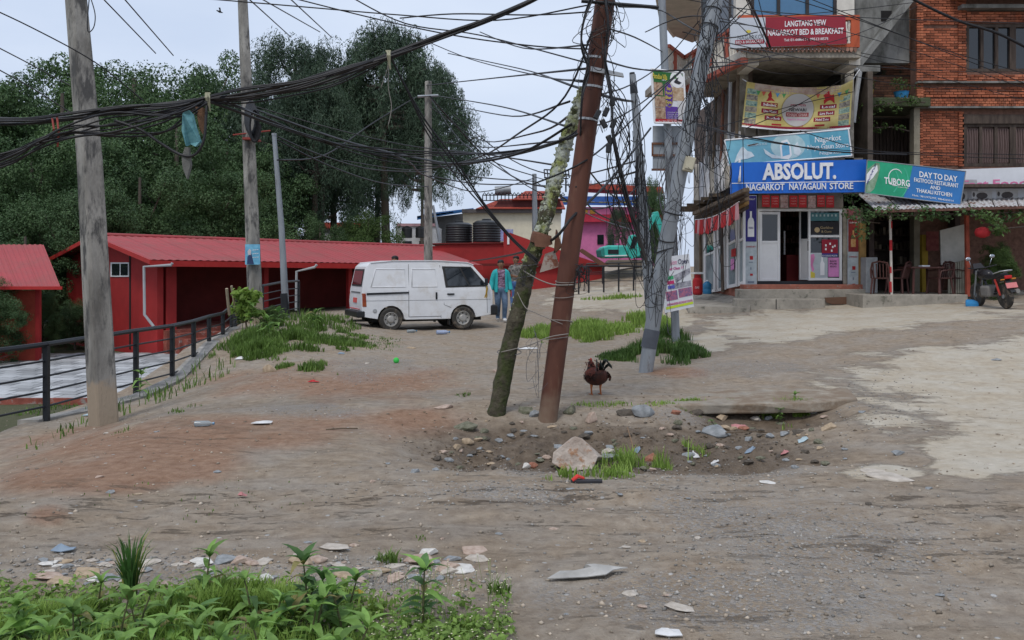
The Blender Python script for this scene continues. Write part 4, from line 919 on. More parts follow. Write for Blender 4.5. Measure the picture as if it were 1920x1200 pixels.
# side banners with bottles
def bottle(par, x, y0, y1, w, plane, mat, off):
    h = y1 - y0; return plate('bottle_print', [(x - w, y1), (x - w, y0 + h * .42), (x - w * .75, y0 + h * .3), (x - w * .32, y0 + h * .24), (x - w * .3, y0 + 1), (x - w * .4, y0), (x + w * .4, y0), (x + w * .3, y0 + 1), (x + w * .32, y0 + h * .24), (x + w * .75, y0 + h * .3), (x + w, y0 + h * .42), (x + w, y1)], plane, mat, par, off, .004)
def banner(label, x0, x1, y0, ym, y1, top, bc):
    t = thing('banner', label, 'banner', fr.at((x0 + x1) / 2, y1, .12))
    pl_('panel', x0, y0, x1, y1, fr, M('banner_pale', (0.45, 0.52, 0.56), col2=(0.55, 0.6, 0.62), scale=5), t, .10, .05)
    pl_('print', x0 + .6, y0 + 1, x1 - .6, ym, fr, top, t, .106, .004); c = (x0 + x1) / 2
    b = bottle(t, c, y0 + (30 if bc is WHI else 22), ym - 9, 6 if bc is WHI else 4.5, fr, bc, .112)
    text('ABSOLUT' if bc is WHI else 'GURKHA', (x0 + 3, y0 + 9), (x1 - 3, y0 + 9), 3.2, fr, WHI, t, .112, .003)
    text('VODKA' if bc is WHI else 'BEER', (c - 4.5, ym - 24), (c + 4.5, ym - 24), 4, fr, NAVY if bc is WHI else INK, t, .118, .003, bold=.02)
    text('SOMERSBY', (x0 + 2, ym + 11), (x1 - 2, ym + 11), 3, fr, REDI, t, .106, .003)
    m = MB()
    for (dy, w, h) in ((27, 3, 7), (60, 2.6, 4)): rp(m, fr, c - w + 1, ym + dy, c + w + 1, ym + dy + h, .106, .004)
    obj('red_print', m, REDI, t); m = MB()
    for (dy, w, h) in ((38, 4, 1.5), (48, 1, 5), (74, 6, 4)): rp(m, fr, c - w, ym + dy, c + w, ym + dy + h, .106, .004)
    obj('grey_print', m, M('grey_ink', (0.2, 0.24, 0.3)), t)
banner('tall vertical banner with a white bottle on purple, left of the shop door', 1397, 1419, 366, 453, 533, NAVY, WHI)
banner('tall vertical banner with an amber bottle on dark red, right of the shop window', 1590, 1610, 410, 472, 535, M('deep_red_ink', (0.16, 0.02, 0.03), col2=(.3, .04, .03), scale=5), M('amber_ink', (0.5, 0.22, 0.05), col2=(.6, .4, .2), scale=12))
pl_('printed_card', 1588, 392, 1612, 409, fr, M('crimson_photo', (0.25, 0.05, 0.07), col2=(.4, .2, .2), scale=9), sb, .1, .02)
# timber post with painted letters
yp = obj('timber_post', MB().prism([fr.at(x, y, .2) for x, y in rect(1612, 418, 1624, 548)], (0, .2, 0)), M('ochre_post', (0.28, 0.17, 0.06), var=.3), sb)
text('F', (1615, 500), (1621, 500), 7, fr, WOODD, yp, .206, .004); text('O', (1615, 510), (1621, 510), 7, fr, WOODD, yp, .206, .004); text('O', (1615, 520), (1621, 520), 7, fr, WOODD, yp, .206, .004); text('D', (1615, 530), (1621, 530), 7, fr, WOODD, yp, .206, .004)
# steps
def GZ(x, y): return float(H0(x, y))
m = MB(); m.bx(6.35, 10.15, 25.25, 25.85, .2, .97); obj('step', m, CEM, sb, bevel=.02)
m = MB(); m.bx(6.5, 9.9, 25.45, 25.86, .3, 1.10); obj('step', m, REDCEM, sb, bevel=.02)
m = MB(); m.bx(6.15, 8.55, 24.75, 25.3, .1, .72); obj('step', m, CEM, sb, bevel=.02)
m = MB(); m.bx(7.2, 7.22, 24.74, 24.76, .3, .71); obj('joint', m, DARK, sb)
ap = obj('apron', MB().prism([(4.9, 25.2, .50), (6.4, 24.4, .50), (6.9, 26, .78), (6.62, 33, .78), (6.0, 33, .62)], (0, 0, -.5)), CEM, kind='structure')
obj('door_mat', MB().prism([fr.at(x, y, .62) for x, y in [(1546, 558), (1606, 556), (1600, 566), (1590, 570), (1562, 571), (1550, 567)]], (0, .02, 0)), M('brown_mat', (0.13, 0.07, 0.045), bump=.5), label='brown half round mat hanging against the shop steps', cat='mat')
# side glazing along the lane
m = MB(); rp(m, sd_, 1306, 412, 1395, 545, -.1, .1); 
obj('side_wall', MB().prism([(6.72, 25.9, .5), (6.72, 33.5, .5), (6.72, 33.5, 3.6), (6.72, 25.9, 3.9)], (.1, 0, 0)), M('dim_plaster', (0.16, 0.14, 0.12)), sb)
def sgl(x0, x1, t0, t1, b0, b1, mid, poster=None):
    """white framed side door / window on the lane wall; heights given at its two ends"""
    def q(a, b, u0, u1, off, th, mat, nm, par):
        # a,b = px range ; u0,u1 = fraction of height range
        def yy(x, u): s = (x - x0) / (x1 - x0); T = t0 + (t1 - t0) * s; B = b0 + (b1 - b0) * s; return T + (B - T) * u
        return obj(nm, MB().prism([sd_.at(a, yy(a, u0), off), sd_.at(b, yy(b, u0), off), sd_.at(b, yy(b, u1), off), sd_.at(a, yy(a, u1), off)], -sd_.n * th), mat, par)
    w = x1 - x0; f = w * .16
    d = q(x0, x0 + f, 0, 1, .06, .06, UPVC, 'side_window', sb)
    for a in ((x1 - f, x1, 0, 1), (x0 + f, x1 - f, 0, .04), (x0 + f, x1 - f, mid, mid + .03), (x0 + f, x1 - f, .96, 1)): q(*a, .06, .06, UPVC, 'frame', d)
    q(x0 + f, x1 - f, .04, mid, .03, .012, GLASS, 'pane', d)
    q(x0 + f, x1 - f, mid + .03, .96, .03, .012, poster or M('poster_glass', (0.38, 0.44, 0.46), col2=(0.14, 0.17, 0.19), scale=2.2), 'pane', d)
    return d
sgl(1384, 1394, 379, 372, 536, 533, .45); sgl(1362, 1382, 397, 381, 541, 537, .42)
sgl(1344, 1358, 409, 400, 547, 543, .40); sgl(1319, 1341, 422, 411, 551, 547, .43)
plate('poster', [(1371, 468), (1379, 465), (1379, 480), (1371, 482)], sd_, REDI, sb, .1, .01)
plate('poster', [(1370, 486), (1376, 485), (1376, 505), (1370, 507)], sd_, M('pink_poster', (.6, .2, .4)), sb, .1, .01)
obj('side_post', MB().tube([sd_.at(1352, 345, .45), sd_.at(1355, 548, .45)], .05, 7), WOODD, sb)
obj('side_post', MB().tube([sd_.at(1312, 360, .3), sd_.at(1314, 530, .3)], .05, 7), WOODO, sb)
# timber eave of the lane side, with planks
for k in range(5):
    m = MB(); dy = 9 * k; o = .75 - .13 * k
    a, b = sd_.at(1395, 352 + dy * .9, o), sd_.at(1298 + k * 3, 398 + dy, o)
    m.prism([a, b, b + Vector((.14, 0, 0)), a + Vector((.14, 0, 0))], (0, 0, -.10)); obj('eave_board', m, [WOODO, WOODD, WOODO, M('ochre_post', (0, 0, 0)), WOODD][k], sb)
for k in range(6):
    y = 26.2 + k * 1.1; m = MB(); m.bx(5.7, 6.8, y, y + .09, 3.62 - .02 * k, 3.72 - .02 * k); obj('rafter', m, WOODO, sb)
# ragged sheets hung on the first floor side
rr_ = random.Random(11); TARP = [M('tarp_white', (0.60, 0.585, 0.57), col2=(0.75, 0.73, 0.71), scale=3, bump=.5, bscale=8, bdist=.05, spot=(0.2, 0.14, 0.10), spot_at=.62), M('tarp_grey', (0.42, 0.42, 0.43), col2=(0.58, 0.58, 0.59), scale=3, bump=.5, bscale=8, bdist=.05), M('tarp_beige', (0.52, 0.47, 0.38), col2=(0.36, 0.31, 0.25), scale=3, bump=.5, bscale=8, bdist=.05)]
for k in range(9):
    x0 = 1388 - k * 9.6; x1 = x0 - 10.6; t0 = 236 + k * 7 + rr_.random() * 22; b0 = 340 + k * 5.2
    m = MB(); V = []; nn = 7
    for i in range(nn + 1):
        for j in range(3):
            x = x0 + (x1 - x0) * j / 2; y = t0 + (b0 - t0) * i / nn + (j * 2.3 if i == nn else 0)
            V.append(sd_.at(x, y, .12 + .45 * i / nn + rr_.random() * .08))
    m.add(V, [(i * 3 + j, i * 3 + j + 1, (i + 1) * 3 + j + 1, (i + 1) * 3 + j) for i in range(nn) for j in range(2)])
    o = obj('hanging_sheet', m, TARP[k % 3], sb, smooth=180); s = o.modifiers.new('s', 'SOLIDIFY'); s.thickness = .015
obj('side_upper_wall', MB().prism([(6.75, 25.9, 3.6), (6.75, 33.5, 3.6), (6.75, 33.5, 7.2), (6.75, 25.9, 7.2)], (.12, 0, 0)), M('side_brown', (0.12, 0.09, 0.075), var=.4), sb)
for k in range(5):
    m = MB(); m.tube([sd_.at(1384 - 14 * k, 140 + 14 * k, .25 + .1 * (k % 2)), sd_.at(1380 - 14 * k, 300 + 8 * k, .3)], .05, 6); obj('side_pipe', m, [WOODO, PIPE, M('rust_pipe', (0.2, 0.09, 0.06))][k % 3], sb)
# first floor verandah
m = MB(); m.bx(6.8, 10.3, 29.0, 29.2, 4.2, 7.2); m.bx(10.2, 10.35, 26.0, 29.2, 4.2, 7.2); m.bx(6.8, 7.0, 27.5, 29.1, 4.2, 7.2); obj('verandah_wall', m, M('verandah_wall', (0.10, 0.08, 0.065), var=.3), sb)
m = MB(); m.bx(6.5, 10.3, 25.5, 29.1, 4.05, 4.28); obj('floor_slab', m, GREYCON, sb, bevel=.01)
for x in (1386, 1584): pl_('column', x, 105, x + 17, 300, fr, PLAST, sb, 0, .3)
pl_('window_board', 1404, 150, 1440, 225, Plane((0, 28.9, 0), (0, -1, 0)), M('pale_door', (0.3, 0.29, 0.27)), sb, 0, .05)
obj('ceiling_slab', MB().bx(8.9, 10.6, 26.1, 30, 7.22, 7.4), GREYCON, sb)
m = MB()
for k in range(9): m.box(fr.at(1405 + 21 * k, 248 + (k * 37 % 5), .05), (.3, .3, .24), Matrix.Rotation(.3 * (k % 3), 3, 'Z'))
obj('stored_goods', m, M('stored_goods', (0.34, 0.30, 0.26), island=.6), sb, kind='stuff')
# second floor slab, fringe and balcony
m = MB(); m.prism([(6.30, 24.3, 7.2), (9.35, 24.3, 7.2), (9.45, 30, 7.2), (4.4, 30, 7.2), (4.55, 26.9, 7.2), (5.4, 28.6, 7.2)], (0, 0, .22)); obj('balcony_slab', m, PLAST, sb, bevel=.01)
for x in (1402, 1592): pl_('beam_end', x, 100, x + 21, 122, front(24.6), CREAMW, sb, 0, 1.2)
fg = front(24.28); m = MB()
for i in range(30): x = 1380 + i * 7.6; m.prism([fg.at(x, 86, .02), fg.at(x + 7, 86, .02), fg.at(x + 6.6, 94, .05), fg.at(x + 3.5, 98.5, .06), fg.at(x + .4, 94, .05)], (0, .03, 0))
obj('scalloped_fringe', m, M('fringe_tile', (0.26, 0.14, 0.10), island=.35), sb, kind='stuff')
pl_('coping', 1386, 28, 1612, 37, fg, ORANGE, sb, .05, .2); pl_('base_rail', 1386, 82, 1612, 88, fg, ORANGE, sb, .04, .2)
for x in (1386, 1404, 1596): pl_('coping_post', x, 34, x + (12 if x < 1500 else 16), 84, fg, ORANGE, sb, .045, .2)
def baluster(c, h, mat=CREAMW, n=10):
    return MB().lathe([(.05, 0), (.05, .06 * h), (.03, .1 * h), (.055, .28 * h), (.05, .4 * h), (.025, .5 * h), (.05, .6 * h), (.055, .72 * h), (.03, .9 * h), (.05, .94 * h), (.05, h)], n, c)
for i, x in enumerate([1400, 1421] + [1592]):
    c = fg.at(x, 82, -.05); obj('baluster', baluster(c, .72), CREAMW, sb, smooth=60)
def balustrade(A, B, z, h, n):
    A, B = Vector(A), Vector(B); d = (B - A).normalized(); s = Vector((d.y, -d.x, 0)) * .1
    for nm, z0, z1, mt in (('coping', z + h - .10, z + h, CORAL), ('base_rail', z - .20, z, CREAMW), ('base_band', z - .34, z - .20, CORAL)):
        obj(nm, MB().prism([A + s + Vector((0, 0, z1)), B + s + Vector((0, 0, z1)), B - s + Vector((0, 0, z1)), A - s + Vector((0, 0, z1))], (0, 0, z0 - z1)), mt, sb, bevel=.01)
    for i in range(n):
        c = A.lerp(B, (i + .5) / n); c.z = z
        if i % 6 == 5: obj('coping_post', MB().bx(c.x - .08, c.x + .08, c.y - .08, c.y + .08, z, z + h - .1), CORAL, sb)
        else: obj('baluster', baluster(c, h - .1, n=8), CREAMW, sb, smooth=60)
balustrade((6.25, 24.35, 0), (5.42, 28.55, 0), 7.42, .78, 22)
balustrade((5.42, 28.55, 0), (4.6, 26.9, 0), 7.42, .78, 9)
# second floor wall with blue windows
w2p = front(26.6)
pl_('upper_wall', 1380, -140, 1412, 70, w2p, CREAMW, sb, 0, .3); pl_('upper_wall', 1566, -140, 1602, 70, w2p, CREAMW, sb, 0, .3)
pl_('upper_wall', 1412, 44, 1566, 70, w2p, CREAMW, sb, 0, .3); pl_('upper_wall', 1412, -140, 1566, -70, w2p, CREAMW, sb, 0, .3)
m = MB(); rp(m, w2p, 1408, 36, 1570, 43, .02, .1); rp(m, w2p, 1408, -70, 1570, -64, .02, .1)
for x in (1408, 1457, 1511, 1563): rp(m, w2p, x, -66, x + 6, 38, .02, .1)
wf = obj('window', m, DFRAME, sb)
for x0, x1 in ((1414, 1457), (1463, 1511), (1517, 1563)): obj('pane', MB().prism([w2p.at(x, y, -.03) for x, y in rect(x0, -64, x1, 37)], (0, .02, 0)), BLUEGL, wf)
sp_ = Plane((6.25, 27.2, 0), (-.35, -.94, 0))
pl_('wing_wall', 1306, -140, 1392, 100, sp_, CREAMW, sb, 0, .2)
m = MB()
for x in (1312, 1341, 1366, 1386): rp(m, sp_, x, -70, x + 5, 92, .03, .06)
wf = obj('window', m, DFRAME, sb)
for x0, x1, mt in ((1317, 1341, GLASS), (1346, 1366, glassmat('grey_glass', (0.10, 0.12, 0.15), .1)), (1371, 1386, glassmat('grey_glass', (0, 0, 0)))): obj('pane', MB().prism([sp_.at(x, y, .01) for x, y in rect(x0, -68, x1, 90)], -sp_.n * .02), mt, wf)
def ceilp(px, py, z): Y = (z - EYE) * F / (HY - py); return ((px - CX) / F * Y, Y, z)
m = MB(); m.prism([ceilp(*q, 8.62) for q in [(1226, -40), (1240, 35), (1265, 68), (1298, 80), (1316, 72), (1312, -40)]], (0, 0, .25)); obj('overhang_slab', m, M('beige_soffit', (0.42, 0.38, 0.33), var=.15), sb)
obj('overhang_fascia', MB().prism([ceilp(*q, 8.75) for q in [(1222, -40), (1236, 37), (1262, 71), (1268, 68), (1243, 33), (1229, -40)]], (0, 0, .3)), CREAMW, sb)
pl_('grey_side_wall', 1602, -140, 1705, 118, front(27.3), GREYCON, sb, 0, .3)
pl_('wall_opening', 1652, 20, 1672, 40, front(27.3), DARK, sb, .01, .05)
# ---------------------------------------------------------------- brick building
bk = front(27)
BR = M('orange_brick', (0.29, 0.078, 0.038), col2=(0.42, 0.15, 0.08), scale=2.2, island=.42, bump=.4, bscale=50, rough=.9, spot=(0.14, 0.065, 0.05), spot_at=.60, spot_scale=3.5, soft=.1)
MORT = M('brick_mortar', (0.17, 0.09, 0.065), var=.35, scale=8, bump=.4)
BRD = M('shade_toned_brick', (0.16, 0.07, 0.045), col2=(0.23, 0.11, 0.065), scale=5, island=.35, rough=.9, bump=.4, spot=(0.05, 0.05, 0.03), spot_at=.56, spot_scale=4)  # darker copy of the brick, the recess shade put into its colour
br = thing('brick_building', 'orange brick house with wooden shutters at the right edge of the street', 'building', (13, 27.4, .5))
def X(px, Y=27.): return (px - CX) / F * Y
def Z(py, Y=27.): return EYE + (HY - py) / F * Y
bm = []
for k in range(4):
    r2 = random.Random(k); j = lambda: (r2.random() - .5) * .010
    me = bpy.data.meshes.new('brick'); mb = MB(); mb.prism([(j(), 0, j()), (.222 + j(), 0, j()), (.222 + j(), 0, .060 + j()), (j(), 0, .060 + j())], (0, .09, 0))
    me.from_pydata(mb.v, [], mb.f); me.materials.append(BR); bm.append(me)
br_count = [0]; br_rest = MB()
def bricks(x0, x1, z0, z1, y, mat=BR, single=True, L_=.238, Hc=.078):
    n = int((z1 - z0) / Hc)
    for r in range(n):
        z = z0 + r * Hc; x = x0 - (L_ / 2 if r % 2 else 0)
        while x < x1 - .02:
            a = max(x, x0); b = min(x + L_ - .014, x1)
            if b - a > .05:
                dy = rnd.random() * .014
                if single and b - a > .215 and br_count[0] < 300 and a < X(1925):
                    link('brick', bm[rnd.randint(0, 3)], br, loc=Vector((a, y + dy, z)) - LOC[br]); br_count[0] += 1
                else: br_rest.bx(a, b, y + dy, y + .09, z + rnd.random() * .004, z + Hc - .014 - rnd.random() * .004)
            x += L_
def wallbox(x0, x1, z0, z1, y, th=.3): obj('wall', MB().bx(x0, x1, y + .012 + .012, y + th, z0, z1), MORT, br)
Lx, Rx = X(1718), X(2080)
# (x0,x1,py top,py bottom) fields around the two windows
m = MB(); m.bx(Lx, Rx, 27.03, 27.4, .4, Z(312)); m.bx(Lx, X(1805), 27.03, 27.4, Z(312), Z(-140)); m.bx(X(1805), Rx, 27.03, 27.4, Z(215), Z(134)); m.bx(X(1812), Rx, 27.03, 27.4, Z(44), Z(-140)); m.bx(X(1805), X(1812), 27.03, 27.4, Z(134), Z(-140)); m.bx(X(1990), Rx, 27.03, 27.4, Z(312), Z(-140))
obj('wall', m, MORT, br)
m = MB(); m.bx(X(1812), X(1990), 27.5, 27.6, Z(320), Z(30)); obj('inner_backing', m, DARK, br)
bricks(X(1730), X(1796), Z(150), Z(50), 27.0)
bricks(X(1730), X(1805), Z(310), Z(206), 27.0)
bricks(Lx, X(1730), Z(200), Z(-60), 26.95); bricks(X(1796), X(1811), Z(156), Z(-60), 26.95); bricks(X(1730), X(1796), Z(46), Z(-60), 26.97)
bricks(X(1720), Rx, Z(182), Z(158), 26.96); bricks(X(1720), Rx, Z(200), Z(185), 26.90, L_=.12); bricks(X(1812), Rx, Z(154), Z(136), 26.97)
bricks(X(1718), X(1730), Z(312), Z(206), 26.97); bricks(X(1797), X(1806), Z(312), Z(206), 26.95); bricks(X(1812), Rx, Z(42), Z(20), 26.95); bricks(X(1812), Rx, Z(-4), Z(-60), 26.95)
bricks(X(1990), Rx, Z(312), Z(0), 26.97); bricks(X(1730), X(1796), Z(156), Z(152), 26.92, L_=.12)
obj('brick_field', br_rest, BR, br, kind='stuff')
m = MB(); m.bx(Lx - .02, Rx, 26.86, 27.05, Z(157), Z(155) + .02); m.bx(X(1712), Rx, 26.84, 27.05, Z(204), Z(201)); obj('stone_ledge', m, GREYCON, br)
m = MB(); m.bx(X(1795), Rx, 26.7, 27.05, Z(20), Z(13)); m.bx(X(1780), Rx, 26.1, 27.0, Z(-2), Z(-12)); obj('window_hood', m, GREYCON, br)
m = MB()
for px in (1748, 1780, 1815, 1860): m.bx(X(px), X(px) + .1, 26.93, 26.99, Z(200), Z(189))
obj('putlog_hole', m, DARK, br)
def wooden_window(x0, y0, x1, y1, cols, glass):
    w = obj('window', MB(), WOODD, br) if False else None
    f = MB(); t = .09
    f.bx(X(x0), X(x1), 27.02, 27.2, Z(y0) - t, Z(y0)); f.bx(X(x0), X(x1), 27.02, 27.2, Z(y1), Z(y1) + t)
    for i in range(cols + 1): xx = X(x0) + (X(x1) - X(x0) - t) * i / cols; f.bx(xx, xx + t, 27.02, 27.2, Z(y1) + t, Z(y0) - t)
    w = obj('window', f, WOODD, br)
    for i in range(cols):
        a = X(x0) + (X(x1) - X(x0) - t) * i / cols + t; b = X(x0) + (X(x1) - X(x0) - t) * (i + 1) / cols
        if glass: obj('pane', MB().bx(a, b, 27.1, 27.12, Z(y1) + t, Z(y0) - t), GLASS, w)
        else:
            s = MB(); s.bx(a, b, 27.10, 27.14, Z(y1) + t, Z(y0) - t)
            for k in range(5): c = a + (b - a) * (k + .5) / 5; s.tube([(c, 27.08, Z(y1) + .12), (c + .02 * (k % 2), 27.06, (Z(y0) + Z(y1)) / 2), (c, 27.08, Z(y0) - .15)], .022, 6)
            obj('shutter', s, M('faded_shutter', (0.20, 0.14, 0.13), col2=(0.11, 0.075, 0.07), scale=6, stretch=(4, 4, .6)), w)
wooden_window(1812, 45, 1900, 134, 3, True); wooden_window(1900, 45, 1990, 134, 3, True)
wooden_window(1808, 232, 1900, 312, 3, False); wooden_window(1900, 232, 1990, 312, 3, False)
obj('lintel', MB().bx(X(1806), X(1990), 26.96, 27.1, Z(232), Z(215)), WOODD, br)
obj('curtain', MB().bx(X(1822), X(1834), 27.14, 27.16, Z(110), Z(75)), M('pale_curtain', (0.3, 0.31, 0.34)), br)
# recessed part between shop and brick house, its shade painted into darker brick
rw = 29.4; rc = thing('recessed_house', 'mossy brick recess with painted-in shade between the shop and the orange brick house', 'building', (11.5, 29, .5))
br_rest = MB(); br_count[0] = 999
obj('wall', MB().bx(X(1590, rw), X(1735, rw), rw + .03, rw + .3, .4, Z(-140, rw)), M('shade_toned_mortar', (0.07, 0.05, 0.04)), rc)  # mortar colour darkened as well, for the shade of the recess
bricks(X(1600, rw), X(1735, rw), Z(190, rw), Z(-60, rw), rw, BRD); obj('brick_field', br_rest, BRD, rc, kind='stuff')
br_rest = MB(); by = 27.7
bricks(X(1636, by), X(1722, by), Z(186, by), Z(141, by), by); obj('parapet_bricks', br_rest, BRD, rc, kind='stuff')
obj('parapet', MB().bx(X(1606, by), X(1722, by), by + .02, by + .2, Z(190, by), Z(141, by)), M('shade_toned_mortar', (0, 0, 0)), rc)
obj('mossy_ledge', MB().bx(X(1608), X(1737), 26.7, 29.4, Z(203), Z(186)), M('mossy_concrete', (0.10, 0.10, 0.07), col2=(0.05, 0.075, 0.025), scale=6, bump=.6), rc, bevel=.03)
obj('dark_opening', MB().bx(X(1612, rw), X(1652, rw), rw - .03, rw, Z(140, rw), Z(80, rw)), DARK, rc)
fdw = 28.6
m = MB(); m.bx(X(1600, fdw), X(1722, fdw), fdw, fdw + .2, .5, Z(203, fdw)); obj('plaster_wall', m, GREYCON, rc)
dr = obj('folding_door', MB().bx(X(1612, fdw), X(1707, fdw), fdw - .06, fdw - .01, Z(330, fdw), Z(224, fdw)), WOODD, rc)
for i in range(14): a = X(1614 + i * 6.6, fdw); obj('slat', MB().bx(a, a + .075, fdw - .10, fdw - .055, Z(328, fdw), Z(227, fdw)), WOODD, dr)
obj('pillar', MB().bx(X(1711), X(1722), 26.9, 27.2, .5, Z(204)), M('ochre_pillar', (0.27, 0.24, 0.18), var=.25), rc)
obj('beam', MB().bx(X(1612, fdw), X(1716, fdw), fdw - .2, fdw - .02, Z(222, fdw), Z(208, fdw)), PLAST, rc)
m = MB(); m.prism([P(1710, -12, 26.6), P(1718, -4, 26.6), P(1608, 134, 26.6), P(1601, 128, 26.6)], (0, .8, 0)); obj('sloping_roof_edge', m, GREYCON, rc)
m = MB(); m.tube([P(1604, 130, 26), P(1612, 136, 26), P(1606, 175, 26), P(1600, 230, 26)], .07, 8); obj('rain_pipe', m, PIPE, rc)
def pot(px, py, Y, r, h, mat, label):
    c = P(px, py, Y); t = thing('plant_pot', label, 'plant pot', c); obj('pot', MB().lathe([(r * .75, 0), (r, h), (r * 1.05, h), (r * .9, h * .98), (r * .85, h * .8)], 14, c), mat, t, smooth=50)
    rs = np.random.RandomState(int(px)); V, q = leaf_cloud(np.array([[rs.normal(0, r * .7), rs.normal(0, r * .6), h + r * .5 + rs.rand() * r] for _ in range(14)]), np.full(14, r * .6), 14, .07, rs); link('leaves', npmesh('leaves', V, q, LF[3]), t)
pot(1628, 186, 26.9, .15, .28, M('yellow_glaze', (0.35, 0.25, 0.03)), 'yellow pot with a leafy plant on the mossy ledge')
pot(1690, 186, 26.9, .22, .22, M('blue_tub', (0.03, 0.20, 0.42)), 'blue tub of plants on the mossy ledge')
def vine(name, label, pts, per, size, r, seed, mat, cat='vine', parent=None):
    rs = np.random.RandomState(seed); C = []
    for a, b in zip(pts[:-1], pts[1:]):
        a, b = Vector(a), Vector(b); n = max(2, int((b - a).length / (r * .8)))
        for i in range(n): p = a.lerp(b, i / n) + Vector(rs.normal(0, r * .6, 3)); C.append(tuple(p))
    c0 = Vector(C[0]); A = np.array(C) - np.array(c0); V, q = leaf_cloud(A, np.full(len(A), r), per, size, rs, .6)
    t = thing(name, label, cat, c0); link('leaves', npmesh('leaves', V, q, mat), t)
    m = MB(); m.tube([Vector(a) for a in pts], .018, 5); obj('stem', m, WOODD, t); return t
vine('creeper', 'green creeper spilling over the mossy ledge left of the brick house', [P(1612, 235, 26.6), P(1618, 205, 26.6), P(1650, 196, 26.6), P(1700, 190, 26.6), P(1735, 192, 26.6)], 26, .075, .16, 3, LF[3])
vine('creeper', 'thin creeper strand across the dark folding door', [P(1615, 222, 27), P(1640, 240, 27), P(1672, 238, 27), P(1706, 246, 27)], 12, .07, .10, 4, LF[3])
vine('creeper', 'dark leafy creeper at the corner of the shop and the tin awning', [P(1596, 372, 24.6), P(1606, 400, 24.4), P(1625, 416, 24.2), P(1650, 418, 24.2)], 75, .09, .30, 5, LF[2])
vine('creeper', 'leafy creeper hanging along under the edge of the tin awning', [P(1640, 402, 23.6), P(1700, 404, 23.6), P(1760, 402, 23.6), P(1830, 400, 23.6), P(1925, 398, 23.6)], 42, .085, .17, 6, LF[2])
vine('creeper', 'bright yellow green creeper above the motorcycle', [P(1822, 402, 23.2), P(1850, 415, 23.2), P(1870, 430, 23.2), P(1920, 425, 23.2)], 45, .09, .22, 7, LF[3])
# ---------------------------------------------------------------- eatery under a tin awning
et = thing('eatery', 'open fronted eatery under a rusty white tin awning right of the shop', 'eatery', (12, 25.5, .6))
TIN = M('white_tin', (0.66, 0.67, 0.69), col2=(0.50, 0.48, 0.47), rough=.5, scale=2.2, spot=(0.20, 0.11, 0.08), spot_at=.56, spot_scale=3.5, soft=.06, metal=.1)
for i in range(8):
    f0, f1 = i / 8, (i + 1) / 8 - .006
    a, b = P(1643, 394, 23.5), P(2000, 384, 23.5); c, d = P(1606, 362, 26.0), P(2000, 352, 26.0)
    m = MB(); rib_sheet(m, a.lerp(b, f0), a.lerp(b, f1), c.lerp(d, f1), c.lerp(d, f0), 5, .025); obj('roof_sheet', m, TIN, et)
obj('awning_edge', MB().prism([P(1642, 394, 23.45), P(2000, 384, 23.45), P(2000, 389, 23.45), P(1642, 399, 23.45)], (0, .04, 0)), M('rust_edge', (0.12, 0.06, 0.045), var=.4, scale=9), et)
k2 = front(28.4)
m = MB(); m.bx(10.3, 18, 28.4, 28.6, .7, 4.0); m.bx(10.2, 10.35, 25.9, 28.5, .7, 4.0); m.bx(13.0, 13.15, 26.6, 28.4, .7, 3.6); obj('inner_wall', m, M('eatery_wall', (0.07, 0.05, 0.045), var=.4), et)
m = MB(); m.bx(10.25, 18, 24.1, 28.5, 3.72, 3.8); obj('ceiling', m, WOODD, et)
m = MB(); m.bx(X(1618, 24), X(1815, 24), 24.0, 28.4, .2, .86); obj('platform', m, CEM, et, bevel=.02)
obj('far_platform', MB().bx(X(1815, 25.4), 18, 25.4, 28.4, .2, .9), CEM, et)
k3 = front(24.15)
pp_ = obj('striped_post', MB().tube([k3.at(1672, 555), k3.at(1669, 398)], .035, 8), M('white_post', (.55, .5, .45)), et)
for (a, b) in ((415, 428), (450, 470), (500, 512), (528, 548)): obj('red_stripe', MB().tube([k3.at(1670.5, b, .0), k3.at(1670.2, a, .0)], .038, 8), REDI, pp_)
obj('red_post', MB().prism([k3.at(x, y) for x, y in [(1811, 395), (1817, 395), (1820, 556), (1813, 556)]], (0, .1, 0)), M('rust_red_post', (0.28, 0.06, 0.035), var=.3), et)
pl_('yellow_post', 1729, 440, 1740, 552, front(26.4), M('ochre_paint', (0.36, 0.24, 0.03)), et, 0, .15)
pl_('cream_door', 1712, 430, 1728, 545, front(27.2), M('cream_dim', (0.3, 0.28, 0.25)), et, 0, .06)
pl_('poster', 1737, 434, 1760, 470, front(26.3), M('dark_red_poster', (0.16, 0.03, 0.03), col2=(.25, .08, .07), scale=5), et, 0, .02)
plate('white_board', [(1763, 432), (1811, 420), (1811, 488), (1765, 497)], front(24.9), M('dirty_white_board', (0.42, 0.41, 0.38), var=.15), et, 0, .04)
for i in range(8): plate('slat', [(1778 + i * 4.4, 497 - i * 1.4), (1781 + i * 4.4, 496 - i * 1.4), (1781 + i * 4.4, 550), (1778 + i * 4.4, 550)], front(24.8), M('bamboo_slat', (0.34, 0.33, 0.27)), et, 0, .03)
obj('fridge', MB().bx(X(1624, 25.2), X(1646, 25.2), 25.2, 25.8, .86, .86 + 1.0), M('fridge_grey', (0.3, 0.31, 0.32)), label='pale grey fridge inside the eatery beside the ochre post', cat='fridge', bevel=.02)
m = MB()
for k in range(5): m.bx(11.0, 12.9, 27.9, 28.35, 1.2 + .45 * k, 1.24 + .45 * k)
obj('shelf', m, WOODD, et); m = MB()
for k in range(5):
    for i in range(14): x = 11.05 + i * .13; m.bx(x, x + .08, 27.95, 28.1, 1.24 + .45 * k, 1.24 + .45 * k + .1 + .18 * rr_.random())
obj('stock', m, M('shelf_stock', (0.16, 0.13, 0.10), island=.8), et, kind='stuff')
PCH = M('brown_plastic', (0.085, 0.035, 0.03), rough=.45, var=.15)
